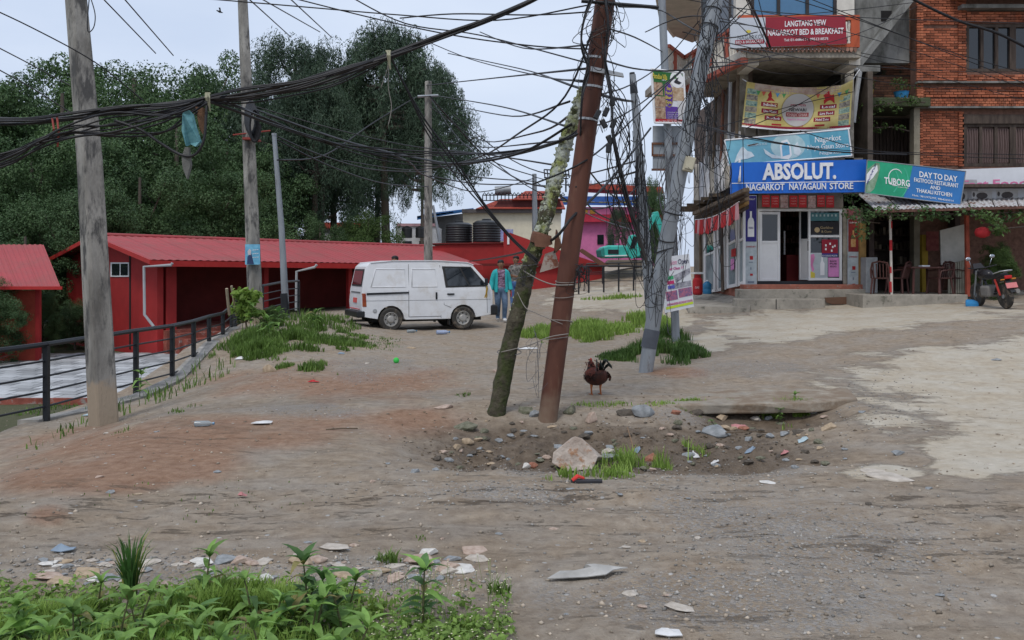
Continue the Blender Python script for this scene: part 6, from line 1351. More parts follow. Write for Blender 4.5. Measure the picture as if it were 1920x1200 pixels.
for s in (-1, 1):
    w = obj('side_window', vs([(.42, 1.04), (1.54, 1.06), (1.11, 1.56), (.36, 1.57)], .004, .01, s), M('window_rubber', (.03, .03, .03)), vt)
    obj('pane', vs([(.48, 1.08), (1.02, 1.09), (.80, 1.53), (.42, 1.53)], .010, .01, s), GLASS, w); obj('pane', vs([(1.06, 1.09), (1.46, 1.10), (1.08, 1.53), (.85, 1.53)], .010, .01, s), GLASS, w)
    def outline(pts, r=.007, mt=SEAM, nm='panel_seam'):
        mm = MB(); q = [Vector((x, s * (vy(z) + .001), z)) for x, z in pts]
        mm.tube(q, r, 5); return obj(nm, mm, mt, vt)
    outline([(.30, .30), (.30, 1.60)]); outline([(-.52, .34), (-.52, .95), (-.50, 1.62)]); outline([(.30, .34), (-.52, .34)]); outline([(.36, 1.58), (.38, .62), (.56, .55)])
    outline([(1.52, .40), (1.50, .98), (1.42, 1.2)], .006); outline([(-1.62, .74), (1.6, .74)], .004)
    obj('sliding_rail', vs([(-1.56, .93), (-.52, .95), (-.52, .91), (-1.56, .88)], .018, .02, s), BLACK, vt)
    for pts in ([(-.44, 1.07), (.20, 1.07), (.18, 1.50), (-.42, 1.50)], [(-1.45, 1.07), (-.60, 1.07), (-.60, 1.50), (-1.32, 1.50)]):
        mm = MB(); q = [Vector((x, s * (vy(z) + .002), z)) for x, z in pts]; mm.tube(q + [q[0]], .013, 6); obj('pressed_panel', mm, VW, vt, smooth=180)
    obj('door_handle', vs([(.46, .90), (.64, .90), (.64, .86), (.46, .86)], .02, .03, s), BLACK, vt); obj('door_handle', vs([(.16, .93), (.20, .93), (.20, .76), (.16, .76)], .02, .03, s), BLACK, vt)
    obj('tail_lamp', vs([(-1.67, .92), (-1.58, .92), (-1.56, .60), (-1.66, .60)], .012, .06, s), M('tail_lamp_red', (.25, .03, .02), col2=(.4, .12, .03), scale=6, rough=.25), vt, bevel=.01)
    obj('fuel_cap' if s < 0 else 'reflector', MB().lathe([(.05, 0), (.05, .012), (.04, .016)], 14, (-1.36, s * hw, .50), Matrix.Rotation(R(90 if s < 0 else -90), 3, 'X')), PIPE, vt)
    obj('rear_flap', MB().bx(-1.34 + 1.84 + .02, -1.30 + 1.84, s * .52, s * .68, .12, .34), DPLASTIC, vt)
    mm = MB(); mm.tube([(1.42, s * .66, 1.12), (1.44, s * .80, 1.16)], .012, 6); mm.box((1.44, s * .84, 1.18), (.05, .12, .17)); obj('wing_mirror', mm, BLACK, vt, bevel=.01)
    for cx in (-.96, .88):
        wh = obj('wheel', MB().lathe([(.16, -.01), (.17, -.07), (.25, -.085), (.285, -.06), (.29, 0), (.285, .06), (.25, .085), (.17, .07), (.16, .01)], 30, (cx, s * .62, .285), Matrix.Rotation(R(90), 3, 'X')), M('tyre_rubber', (0.045, 0.042, 0.038), rough=.9, bump=.4, spot=(.16, .13, .10), spot_at=.55, spot_scale=5), vt, smooth=40)
        obj('rim', MB().lathe([(.01, s * .0), (.16, s * .0), (.178, s * .055), (.168, s * .060), (.150, s * .02), (.105, s * .012), (.085, s * .04), (.07, s * .055), (.02, s * .058)], 24, (cx, s * .635, .285), Matrix.Rotation(R(-90), 3, 'X')), M('steel_rim', (.36, .35, .33), metal=.3, rough=.5), wh, smooth=35)
        mm = MB()
        for k in range(8): a = k * math.pi / 4; mm.box((cx + math.cos(a) * .127, s * .652, .285 + math.sin(a) * .127), (.026, .01, .026))
        obj('rim_holes', mm, DARK, wh, kind='stuff')
def rearp(y, z): # the raked tail
    x = -1.685 + (z - .7) * .083 if z < 1.0 else -1.66 + (z - 1.0) * .196; return Vector((x, y, z))
o = Vector((-.012, 0, .002))
w = obj('rear_window', MB().prism([rearp(-.55, 1.08) + o, rearp(.55, 1.08) + o, rearp(.50, 1.50) + o, rearp(-.50, 1.50) + o], (.02, 0, 0)), M('window_rubber', (0, 0, 0)), vt)
obj('pane', MB().prism([rearp(-.51, 1.12) + o * 1.6, rearp(.51, 1.12) + o * 1.6, rearp(.47, 1.46) + o * 1.6, rearp(-.47, 1.46) + o * 1.6], (.02, 0, 0)), GLASS, w)
pn = obj('number_plate', MB().prism([rearp(-.2, .68) + o, rearp(.2, .68) + o, rearp(.2, .80) + o, rearp(-.2, .80) + o], (.01, 0, 0)), M('red_plate', (.5, .08, .07)), vt)
obj('tailgate_recess', MB().prism([rearp(-.5, .92) + o, rearp(.5, .92) + o, rearp(.5, .95) + o, rearp(-.5, .95) + o], (.02, 0, 0)), SEAM, vt); obj('tailgate_trim', MB().prism([rearp(-.52, .53) + Vector((-.02, 0, 0)), rearp(.52, .53) + Vector((-.02, 0, 0)), rearp(.52, .545) + Vector((-.02, 0, 0)), rearp(-.52, .545) + Vector((-.02, 0, 0))], (.03, 0, 0)), REDI, vt)
for s in (-1, 1): obj('roof_gutter', MB().tube([(-1.44, s * .592, 1.652), (-.9, s * .585, 1.70), (.2, s * .585, 1.712), (1.02, s * .59, 1.665), (1.18, s * .60, 1.60)], .012, 6), VW, vt)
obj('bumper', MB().bx(-1.80, -1.60, -.72, .72, .34, .50), DPLASTIC, vt, bevel=.03); obj('bumper', MB().bx(1.60, 1.80, -.72, .72, .34, .60), DPLASTIC, vt, bevel=.04)
obj('underbody', MB().bx(-1.4, 1.4, -.55, .55, .22, .34), DARK, vt); obj('axle', MB().tube([(-.96, -.6, .28), (-.96, .6, .28)], .05, 8), DARK, vt); obj('exhaust', MB().tube([(-.5, .2, .2), (-1.5, .25, .22), (-1.8, .25, .22)], .03, 8), M('worn_steel', (0, 0, 0)), vt)
for s in (-1, 1):
    obj('headlamp', MB().lathe([(.09, 0), (.09, .02), (.05, .035)], 16, (1.66, s * .48, .72), Matrix.Rotation(R(90), 3, 'Y')), M('lamp_glass', (.6, .62, .62), rough=.1), vt)
def fz(y, z): return Vector((1.60 - (z - 1.10) * .88 + .012, y, z + .008))
obj('windscreen', MB().prism([fz(-.56, 1.16), fz(.56, 1.16), fz(.50, 1.54), fz(-.50, 1.54)], (-.02, 0, -.01)), GLASS, vt)
m = MB(); rs_ = random.Random(3)
for k in range(9): m.tube([(1.45, -.84, 1.14), (1.45 + rs_.uniform(-.04, .03), -.87 + rs_.uniform(-.02, .02), 1.0), (1.43 + rs_.uniform(-.06, .03), -.86, .86 - rs_.random() * .1)], .007, 4)
obj('yellow_tassel', m, M('tassel', (.42, .27, .04)), vt)
vx, vyy = (790 - CX) / F * 22.9, 22.9
vt.location = (vx, vyy, G(vx, vyy) + .005); vt.rotation_euler = (0, 0, R(22))

# ---------------------------------------------------------------- people
SK = M('skin', (0.22, 0.115, 0.07), var=.1, bump=0); HAIR = M('black_hair', (0.012, 0.011, 0.012), rough=.6)
def person(label, px, Y, face, shirt, jacket=None, trouser=None, shoe=None, pose=0, h=1.70, group=None, loc=None):
    x = (px - CX) / F * Y; base = Vector((x, Y, G(x, Y))) if loc is None else Vector(loc)
    t = thing('person', label, 'person', (0, 0, 0), group)
    J = {}; E = []; k = h / 1.70
    def j(n, p, r, par=None): J[n] = (Vector(p) * k, r * k); (E.append((par, n)) if par else None)
    j('pelvis', (0, 0, .93), .135); j('waist', (0, .01, 1.08), .12, 'pelvis'); j('chest', (0, .01, 1.27), .145, 'waist'); j('collar', (0, .015, 1.40), .10, 'chest')
    j('neck', (0, .005, 1.47), .052, 'collar'); j('jaw', (0, -.012, 1.535), .068, 'neck'); j('head', (0, -.008, 1.60), .088, 'jaw'); j('crown', (0, .004, 1.665), .070, 'head')
    st = pose
    for s, n in ((-1, 'l'), (1, 'r')):
        j('sh' + n, (s * .165, .01, 1.375), .062, 'collar')
        if st == 2: arm = [(s * .23, -.01, 1.14), (s * .10, -.20, 1.10), (s * .05, -.25, 1.12)]
        else: arm = [(s * .235, .03, 1.12), (s * .27, -.03 * (1 + s * .6), .88), (s * .275, -.05, .80)]
        j('el' + n, arm[0], .045, 'sh' + n); j('wr' + n, arm[1], .030, 'el' + n); j('pa' + n, arm[2], .036, 'wr' + n)
        d = (Vector(arm[2]) - Vector(arm[1])).normalized()
        for f in range(4):
            o_ = Vector((0, (f - 1.5) * .020, 0)) if st != 2 else Vector((0, 0, (f - 1.5) * .02)); L_ = (.075, .085, .08, .062)[f]
            b_ = Vector(arm[2]) + o_ + d * .02; j('f%d%s' % (f, n), b_ + d * L_ * .5, .0095, 'pa' + n); j('g%d%s' % (f, n), b_ + d * L_ + Vector((-s * .018, 0, 0)), .008, 'f%d%s' % (f, n))
        j('th' + n, Vector(arm[2]) + d * .02 + Vector((-s * .012, -.045, 0)), .011, 'pa' + n)
        sw = {1: s * .0, 0: 0}.get(st, 0)
        j('hip' + n, (s * .09, .0, .87), .098, 'pelvis')
        if st == 1: kn, an, to = ((s * .10, -.14, .50), (s * .085, -.10, .10), (s * .10, -.24, .045)) if s > 0 else ((s * .085, -.04, .50), (s * .06, .22, .16), (s * .06, .15, .05))
        else: kn, an, to = (s * .10, -.01, .49), (s * .10, .02, .09), (s * .115, -.12, .04)
        j('kn' + n, kn, .068, 'hip' + n); j('an' + n, an, .045, 'kn' + n); j('to' + n, to, .042, 'an' + n)
    names = list(J); me = bpy.data.meshes.new('b'); me.from_pydata([J[a][0] for a in names], [(names.index(a), names.index(b)) for a, b in E], [])
    o = bpy.data.objects.new('b', me); COL.objects.link(o); o.modifiers.new('k', 'SKIN')
    for i, a in enumerate(names):
        v = me.skin_vertices[0].data[i]; r = J[a][1]; v.radius = (r * (1.25 if a in ('chest', 'waist', 'pelvis') else 1), r * (.82 if a in ('chest', 'waist', 'pelvis', 'collar') else 1)); v.use_root = (a == 'pelvis')
    sb_ = o.modifiers.new('s', 'SUBSURF'); sb_.levels = 2; sb_.render_levels = 2
    dg = bpy.context.evaluated_depsgraph_get(); dg.update(); bm_ = bpy.data.meshes.new_from_object(o.evaluated_get(dg)); bpy.data.objects.remove(o)
    bm_.name = 'body'; bm_.materials.clear(); bm_.materials.append(SK); bm_.polygons.foreach_set('use_smooth', [True] * len(bm_.polygons))
    link('body', bm_, t); LOC[t] = Vector((0, 0, 0))
    V = [v.co.copy() for v in bm_.vertices]; Nn = [v.normal.copy() for v in bm_.vertices]
    def shell(nm, test, off, mat, flare=0):
        fs = [tuple(p.vertices) for p in bm_.polygons if test(p.center / k, p.normal)]
        if not fs: return
        ids = sorted({i for q_ in fs for i in q_}); mp_ = {a: i for i, a in enumerate(ids)}
        vv = [V[i] + Nn[i] * off for i in ids]; mm = (([tuple(v) for v in vv]), [tuple(mp_[i] for i in q_) for q_ in fs])
        o = obj(nm, mm, mat, t, smooth=180, local=False); s = o.modifiers.new('s', 'SOLIDIFY'); s.thickness = .008; return o
    arm = lambda c: abs(c.x) > .175 or (st == 2 and c.y < -.12 and c.z > .9)
    shell('shirt', lambda c, n_: c.z > .90 and c.z < 1.44 and (not arm(c) or (c.z > 1.18)), .014, shirt)
    shell('trousers', lambda c, n_: c.z < .965 and c.z > .10 and abs(c.x) < .20 and not (abs(c.x) > .185 and c.z > .7), .016, trouser)
    shell('shoe', lambda c, n_: c.z < .115, .012, shoe)
    if jacket: shell('jacket', lambda c, n_: c.z > .86 and c.z < 1.455 and (c.z > .90 or not abs(c.x) > .2) and (not (n_.y < -.1 and abs(c.x) < .10) or c.z < 0), .034, jacket)
    if jacket:
        for s in (-1, 1): obj('jacket_front', MB().prism([(s * .10 * k, -.135 * k, 1.40 * k), (s * .15 * k, -.14 * k, 1.36 * k), (s * .19 * k, -.13 * k, .84 * k), (s * .11 * k, -.15 * k, .83 * k)], (0, .012, 0)), jacket, t, bevel=.004)
    obj('hair', MB().blob((0, .030 * k, 1.665 * k), (.092 * k, .098 * k, .072 * k), 18, rough=.16, seed=2).blob((0, .05 * k, 1.61 * k), (.088 * k, .07 * k, .085 * k), 14, rough=.1, seed=3), HAIR, t, smooth=180)
    obj('face', MB().blob((0, -.105 * k, 1.595 * k), (.012, .018, .022), 8).blob((-.032 * k, -.088 * k, 1.622 * k), (.014, .008, .006), 8, mi=1).blob((.032 * k, -.088 * k, 1.622 * k), (.014, .008, .006), 8, mi=1).blob((0, -.090 * k, 1.552 * k), (.022, .008, .006), 8, mi=2).blob((.09 * k, 0, 1.60 * k), (.012, .022, .032), 8).blob((-.09 * k, 0, 1.60 * k), (.012, .022, .032), 8), [SK, INK, M('lips', (.2, .07, .06))], t, smooth=180)
    t.location = base; t.rotation_euler = (0, 0, face); return t
CAMO = M('camo_print_shirt', (0.09, 0.02, 0.06), col2=(0.42, 0.30, 0.42), scale=10, bump=0, spot=(0.03, 0.015, 0.03), spot_at=.56, spot_scale=11, stretch=(1, 1, 2.0), soft=.01)
JEAN = M('blue_jeans', (0.045, 0.085, 0.15), col2=(0.13, 0.19, 0.28), scale=5, bump=.2); JEAN2 = M('bright_jeans', (0.05, 0.12, 0.30), col2=(.1, .18, .36), scale=5)
pm1 = person('man in an open turquoise jacket and camouflage shirt walking beside the van', 939, 24.6, R(8), CAMO, M('turquoise_jacket', (0.03, 0.36, 0.38), var=.15, bump=.1), JEAN, M('white_shoe', (.55, .55, .55)), 1, 1.66)
obj('phone', MB().box((.275, -.09, .76), (.02, .07, .14)), M('red_phone', (.3, .03, .04)), pm1)
person('man in a dark patterned short sleeved shirt standing behind the mossy pole', 967, 27.5, R(-25), M('patterned_shirt', (0.03, 0.03, 0.03), col2=(0.32, 0.30, 0.27), scale=13, bump=0, spot=(.25, .05, .05), spot_at=.64, spot_scale=9), None, JEAN2, BLACK, 2, 1.72)
person('man behind the white van with only his head showing over its roof', 740, 25.3, R(-10), M('brown_shirt', (.1, .06, .05)), None, JEAN, BLACK, 0, 1.80)

# ---------------------------------------------------------------- rooster
rt = thing('rooster', 'red brown and black speckled rooster standing on the dirt by the rusty pole', 'rooster', (0, 0, 0))
def skinmesh(nm, pts, edges, rad, mat, par, sub=2):
    me = bpy.data.meshes.new('b'); me.from_pydata(pts, edges, []); o = bpy.data.objects.new('b', me); COL.objects.link(o); o.modifiers.new('k', 'SKIN')
    for i, r in enumerate(rad): v = me.skin_vertices[0].data[i]; v.radius = r if hasattr(r, '__len__') else (r, r); v.use_root = i == 0
    s = o.modifiers.new('s', 'SUBSURF'); s.levels = s.render_levels = sub
    dg = bpy.context.evaluated_depsgraph_get(); dg.update(); q = bpy.data.meshes.new_from_object(o.evaluated_get(dg)); bpy.data.objects.remove(o); q.materials.clear(); q.materials.append(mat)
    q.polygons.foreach_set('use_smooth', [True] * len(q.polygons)); return link(nm, q, par)
FE = M('speckled_feathers', (0.02, 0.016, 0.015), col2=(0.10, 0.03, 0.02), scale=10, bump=.8, bscale=60, spot=(0.30, 0.26, 0.23), spot_at=.66, spot_scale=42, soft=.02)
FR = M('red_feathers', (0.075, 0.014, 0.009), col2=(0.14, 0.03, 0.015), scale=14, bump=.8, bscale=70)
ORG = M('orange_leg', (0.42, 0.14, 0.05))
bw_ = MB(); pth = [(-.20, .36, .02), (-.17, .335, .055), (-.12, .29, .095), (-.05, .26, .125), (.02, .25, .13), (.09, .265, .115), (.14, .30, .082), (.175, .35, .055), (.195, .395, .040), (.21, .43, .036), (.228, .445, .028), (.24, .445, .008)]
bw_.tube([(a, 0, b_) for a, b_, c_ in pth], [c_ for a, b_, c_ in pth], 16, flat=1.0); obj('body', bw_, FE, rt, smooth=180, subd=1)
m = MB(); rs_ = random.Random(9)
for k in range(240):   # overlapping feathers over back, wings and neck
    u_ = rs_.random(); a = rs_.uniform(-2.0, 2.0); xx = -.14 + .34 * u_; rr2 = .128 * math.sqrt(max(.05, 1 - ((xx - .0) / .21) ** 2)) if xx < .12 else .07
    c = Vector((xx, math.sin(a) * rr2 * 1.02, .25 + (.06 if xx > .1 else .02) + (xx > .1) * (xx - .1) * 1.3 + math.cos(a) * rr2 * .95)); d = Vector((-1, .3 * math.sin(a), -.45)).normalized(); s = d.cross(Vector((0, math.sin(a), math.cos(a)))).normalized(); L_ = .05
    m.add([c, c + d * L_ * .5 + s * .014, c + d * L_, c + d * L_ * .5 - s * .014], [(0, 1, 2, 3)], 0 if (xx > .06 or (math.cos(a) > .35)) else 1)
obj('plumage', m, [FR, FE], rt, kind='stuff')
m = MB()
for k in range(15):
    y0 = rs_.uniform(-.05, .05); hh = rs_.uniform(.10, .20); m.tube([(-.13, y0 * .6, .33), (-.19, y0, .33 + hh * .7), (-.24, y0 * 1.4, .33 + hh), (-.30, y0 * 1.8, .30 + hh * .9)], [.012, .016, .013, .003], 5, flat=.4)
obj('tail', m, M('black_green_feathers', (0.012, 0.018, 0.016), rough=.4), rt, smooth=180)
obj('comb', MB().prism([(.17, -.004, .45), (.18, -.004, .50), (.20, -.004, .475), (.21, -.004, .505), (.225, -.004, .475), (.24, -.004, .49), (.25, -.004, .445), (.20, -.004, .44)], (0, .01, 0)), M('comb_red', (.45, .03, .02)), rt)
obj('wattle', MB().blob((.235, 0, .385), (.012, .010, .022), 8), M('comb_red', (0, 0, 0)), rt); obj('beak', MB().tube([(.235, 0, .43), (.275, 0, .42)], [.013, .002], 6), ORG, rt)
for s in (-1, 1):
    obj('leg', MB().tube([(.0, s * .05, .17), (.02, s * .05, .10), (.0, s * .05, .012)], [.022, .010, .009], 6).tube([(0, s * .05, .012), (.06, s * .065, .006)], .006, 5).tube([(0, s * .05, .012), (.065, s * .04, .006)], .006, 5).tube([(0, s * .05, .012), (-.03, s * .05, .006)], .006, 5), ORG, rt, smooth=180)
rp_ = hit(1118, 740); rt.location = rp_; rt.rotation_euler = (0, 0, R(106)); rt.scale = (.88, 1.18, .86)

# ---------------------------------------------------------------- motorcycle seen from behind
mc = thing('motorcycle', 'black and red motorcycle parked facing away beside the eatery', 'motorcycle', (0, 0, 0))
MP = M('black_gloss', (.02, .018, .02), rough=.25); TY = M('tyre_rubber', (0, 0, 0)); RX = Matrix.Rotation(R(90), 3, 'Y')
for y0, nm in ((-.62, 'wheel'), (.66, 'wheel')):
    wh = obj(nm, MB().lathe([(.22, -.045), (.28, -.05), (.30, -.025), (.305, 0), (.30, .025), (.28, .05), (.22, .045)], 26, (0, y0, .305), RX), TY, mc, smooth=40)
    mm = MB(); mm.lathe([(.225, -.03), (.225, .03), (.20, .03), (.20, -.03), (.225, -.03)], 24, (0, y0, .305), RX, caps=False); mm.lathe([(.05, -.06), (.05, .06)], 12, (0, y0, .305), RX)
    for k in range(6): a = k * math.pi / 3; mm.tube([(0, y0 + .05 * math.cos(a), .305 + .05 * math.sin(a)), (0, y0 + .21 * math.cos(a), .305 + .21 * math.sin(a))], .012, 5)
    obj('rim', mm, GALV, wh)
obj('tank', MB().blob((0, .18, .82), (.15, .27, .14), 16), MP, mc, smooth=180); obj('seat', MB().prism([(-.13, .02, .80), (-.12, -.35, .80), (-.09, -.70, .88), (.09, -.70, .88), (.12, -.35, .80), (.13, .02, .80)], (0, 0, -.09)), DPLASTIC, mc, bevel=.03)
obj('tail_fairing', MB().prism([(-.12, -.30, .74), (-.07, -.82, .84), (.07, -.82, .84), (.12, -.30, .74)], (0, 0, -.14)), MP, mc, bevel=.03)
obj('tail_lamp', MB().box((0, -.845, .77), (.17, .05, .08)), M('lamp_red', (.5, .02, .02), rough=.15), mc, bevel=.015); obj('grab_rail', MB().tube([(-.13, -.45, .86), (-.14, -.78, .92), (0, -.88, .93), (.14, -.78, .92), (.13, -.45, .86)], .014, 7), BAND, mc, smooth=60)
obj('mudguard', MB().prism([(-.06, -.80, .70), (.06, -.80, .70), (.05, -1.0, .42), (-.05, -1.0, .42)], (0, .03, 0)), DPLASTIC, mc)
np_ = obj('number_plate', MB().prism([(-.13, -.935, .64), (.13, -.935, .64), (.13, -.985, .52), (-.13, -.985, .52)], (0, .01, 0)), M('pink_plate', (.55, .18, .18)), mc)
obj('engine', MB().bx(-.15, .15, -.15, .25, .28, .56), M('worn_steel', (0, 0, 0)), mc, bevel=.05); obj('exhaust', MB().tube([(.14, .2, .32), (.17, -.3, .32), (.19, -.85, .42)], [.03, .05, .055], 10), M('worn_steel', (0, 0, 0)), mc, smooth=60)
obj('frame', MB().tube([(0, .3, .85), (0, .1, .35), (0, -.3, .35), (0, -.62, .31)], .03, 7).tube([(0, -.5, .75), (0, -.2, .4)], .03, 7), MP, mc)
obj('fork', MB().tube([(-.08, .66, .30), (-.08, .42, .92)], .022, 7).tube([(.08, .66, .30), (.08, .42, .92)], .022, 7), GALV, mc); obj('handlebar', MB().tube([(-.36, .26, 1.02), (-.15, .38, .98), (.15, .38, .98), (.36, .26, 1.02)], .015, 7), DPLASTIC, mc)
obj('headlamp', MB().blob((0, .52, .88), (.11, .10, .11), 12), MP, mc, smooth=180); obj('front_fairing', MB().prism([(-.14, .42, .98), (.14, .42, .98), (.10, .52, 1.10), (-.10, .52, 1.10)], (0, .03, 0)), MP, mc)
for s in (-1, 1):
    obj('mirror', MB().tube([(s * .22, .36, 1.0), (s * .28, .32, 1.20)], .008, 5).blob((s * .30, .32, 1.24), (.07, .015, .05), 12), M('mirror_back', (.35, .37, .4), metal=.8, rough=.1), mc, smooth=180); obj('shock', MB().tube([(s * .12, -.62, .34), (s * .11, -.45, .72)], .025, 8), M('red_spring', (.4, .04, .03)), mc); obj('indicator', MB().tube([(s * .08, -.82, .72), (s * .18, -.84, .72)], .018, 6), M('amber_lens', (.5, .2, .03)), mc)
bx_, by_ = (1862 - CX) / F * 22.2, 22.2; mc.location = (bx_, by_, G(bx_, by_)); mc.rotation_euler = (R(0), R(-7), R(0))
# ---------------------------------------------------------------- slab over the drain, stones, litter, grass
import bmesh
m = MB(); m.prism([(.9, 10.62, -.055), (2.25, 10.40, -.01), (2.8, 10.36, .0), (3.45, 10.42, .005), (4.1, 10.75, .0), (4.3, 11.6, .0), (3.4, 11.9, -.05), (2.0, 12.0, -.06), (1.0, 11.7, -.075)], (0, 0, -.12))
m.v = [(x + rnd.uniform(-.02, .02), y + rnd.uniform(-.02, .02), z + max(GZ(x, y), .0) * .6 + .03) for x, y, z in m.v]
obj('concrete_slab', m, M('slab_concrete', (0.27, 0.24, 0.20), col2=(0.40, 0.365, 0.30), scale=2.5, bump=.7, bscale=20, spot=(0.20, 0.15, 0.105), spot_at=.50, spot_scale=2.2, soft=.09), bevel=.02, label='flat broken concrete slab bridging the drain behind the pit', cat='slab')
def hull(seed, n=13, flat=1.0, rnd_=False):
    rs = np.random.RandomState(seed); b = bmesh.new()
    for i in range(n):
        d = rs.normal(size=3); d /= np.linalg.norm(d); d *= 1 if rnd_ else (.75 + .35 * rs.rand()); b.verts.new((d[0] * .5, d[1] * .5, d[2] * .5 * flat))
    bmesh.ops.convex_hull(b, input=b.verts); 
    for v in [v for v in b.verts if not v.link_faces]: b.verts.remove(v)
    bmesh.ops.bevel(b, geom=b.edges[:], offset=.045, segments=1, affect='EDGES', clamp_overlap=True)
    me = bpy.data.meshes.new('rock'); b.to_mesh(me); b.free(); return me
RK = {'pale': M('stone_pale', (0.42, 0.37, 0.31), col2=(0.56, 0.51, 0.45), scale=3, bump=.4), 'pink': M('stone_pink', (0.38, 0.27, 0.21), col2=(0.52, 0.42, 0.35), scale=3, bump=.4),
      'grey': M('stone_grey', (0.21, 0.225, 0.235), col2=(0.33, 0.345, 0.355), scale=3, bump=.4), 'moss': M('stone_moss', (0.10, 0.105, 0.06), col2=(0.22, 0.21, 0.16), scale=5, bump=.5),
      'dark': M('stone_dark', (0.07, 0.058, 0.045), col2=(0.13, 0.11, 0.09), scale=4, bump=.5), 'red': M('stone_red', (0.28, 0.11, 0.07), col2=(0.40, 0.19, 0.13), scale=4, bump=.4),
      'tan': M('stone_tan', (0.36, 0.27, 0.18), col2=(0.47, 0.37, 0.26), scale=3, bump=.4), 'white': M('stone_white', (0.58, 0.56, 0.52), col2=(0.7, 0.68, 0.64), scale=3, bump=.3)}
HV = {}
def rock(px, py, wpx, hpx, kind, label, group=None, seed=0, dep=.8, rot=None, sink=.30, tilt=0):
    p = hit(px, py + hpx * .35); Y = p.y; w = wpx / F * Y; h = max(hpx / F * Y * .95, w * .12)
    key = (seed % 12, kind)
    if key not in HV: HV[key] = hull(seed % 12 + 100, 22 if seed % 3 == 0 else 14, rnd_=seed % 3 == 0); HV[key].materials.append(RK[kind])
    o = bpy.data.objects.new('rock', HV[key]); COL.objects.link(o); o.scale = (w * 1.08, w * dep, h * 1.25)
    o.rotation_euler = (R(tilt), R(rnd.uniform(-6, 6)), rnd.uniform(-.4, .4) if rot is None else rot); o.location = (p.x, p.y, p.z + h * (.5 - sink)); tag(o, label, 'stone', group); return o
for i, a in enumerate([
    (1205, 768, 46, 27, 'grey', 'rounded grey stone on the far lip of the pit'), (1172, 772, 34, 20, 'dark', 'dark stone touching the rounded grey stone at the pit'),
    (1143, 856, 46, 20, 'grey', 'flat grey stone just right of the big pale boulder'), (1345, 808, 62, 26, 'grey', 'long grey slab stone leaning at the right of the pit'),
    (1109, 782, 26, 26, 'pink', 'reddish upright stone between the steel pole and the pit'), (1356, 784, 32, 14, 'tan', 'tan stone under the edge of the concrete slab'),
    (873, 798, 46, 18, 'moss', 'mossy flat stone left of the wooden pole foot'), (1068, 767, 32, 22, 'moss', 'mossy stone right of the steel pole foot'),
    (985, 768, 36, 18, 'moss', 'mossy stone between the wooden and steel pole feet'), (1003, 776, 22, 16, 'grey', 'small grey stone wedged at the steel pole foot'),
    (1000, 872, 22, 13, 'red', 'broken brick piece left of the big pale boulder'), (986, 873, 18, 12, 'white', 'small white stone beside the broken brick piece'),
    (506, 690, 27, 20, 'tan', 'square tan stone near the grass below the black railing'), (1300, 770, 34, 20, 'dark', 'dark earthy stone at the left end of the slab void'),
    (1267, 772, 20, 14, 'red', 'small brick lump on the far lip of the pit'), (1418, 784, 22, 9, 'pale', 'pale stone inside the void under the slab'), (1440, 783, 20, 9, 'grey', 'grey stone inside the void under the slab'),
    (858, 838, 20, 14, 'tan', 'tan stone at the left end of the pit'), (1222, 858, 26, 20, 'red', 'rusty red stone behind the pit grass'), (832, 762, 46, 9, 'pink', 'flat pinkish stone on the dirt left of the wooden pole'),
    (888, 1031, 62, 16, 'pink', 'flat pinkish stone right of the weed edge stones'), (787, 1049, 60, 20, 'pink', 'large pinkish stone among the weed edge stones'), (709, 1072, 24, 22, 'pale', 'upright cream stone standing above the weeds'),
    (840, 1068, 44, 14, 'pale', 'flat pale stone below the flat pinkish stone'), (1668, 893, 84, 10, 'pale', 'broad flat pale stone on the wet road edge'), (1636, 882, 46, 9, 'pale', 'smaller flat pale stone next to the broad one'),
    (1272, 1138, 60, 13, 'pale', 'cream flat stone in the bottom foreground'), (1183, 1112, 36, 8, 'pale', 'small cream flat stone left of the bottom one'), (778, 882, 22, 9, 'grey', 'lone grey stone left of the pit'),
    (1685, 849, 32, 11, 'grey', 'grey stone on the gravel by the concrete road'), (1440, 904, 32, 5, 'white', 'thin white slat lying on the gravel'), (176, 1085, 34, 10, 'white', 'white slate at the left end of the weed edge stones'),
    (1628, 945, 16, 8, 'dark', 'small dark stone near the road edge'), (1140, 848, 26, 14, 'pale', 'pale stone behind the flat grey stone'), (1395, 802, 28, 8, 'red', 'red plastic like brick chip by the long grey slab')]): rock(*a, seed=i)
# the big boulder
o = rock(1078, 852, 96, 78, 'pink', 'big pale pink angular boulder tilted at the near edge of the pit', seed=0, dep=.7, sink=.30)
bb_ = MB(); c = hit(1076, 882)
pts = [(1035, 868), (1037, 848), (1078, 818), (1092, 822), (1121, 856), (1112, 880), (1062, 884)]
fp_ = Plane((c.x, c.y - .05, 0), (0, -1, .35)); V1 = [fp_.at(x, y) for x, y in pts]; V2 = [v + Vector((.03 + .05 * math.sin(i * 2.1), .26, -.06)) for i, v in enumerate(V1)]
n_ = len(pts); bb_.add(V1 + V2, [tuple(range(n_)), tuple(reversed(range(n_, 2 * n_)))] + [(i, i + n_, (i + 1) % n_ + n_, (i + 1) % n_) for i in range(n_)])
bpy.data.objects.remove(o)
obj('boulder', bb_, M('boulder_stone', (0.36, 0.29, 0.24), col2=(0.56, 0.50, 0.44), scale=4, bump=.9, bscale=18, bdist=.03, spot=(0.30, 0.17, 0.10), spot_at=.57, spot_scale=9, rough=.9), bevel=.007, label='big pale pink angular boulder tilted at the near edge of the pit', cat='boulder')
r5 = random.Random(21)
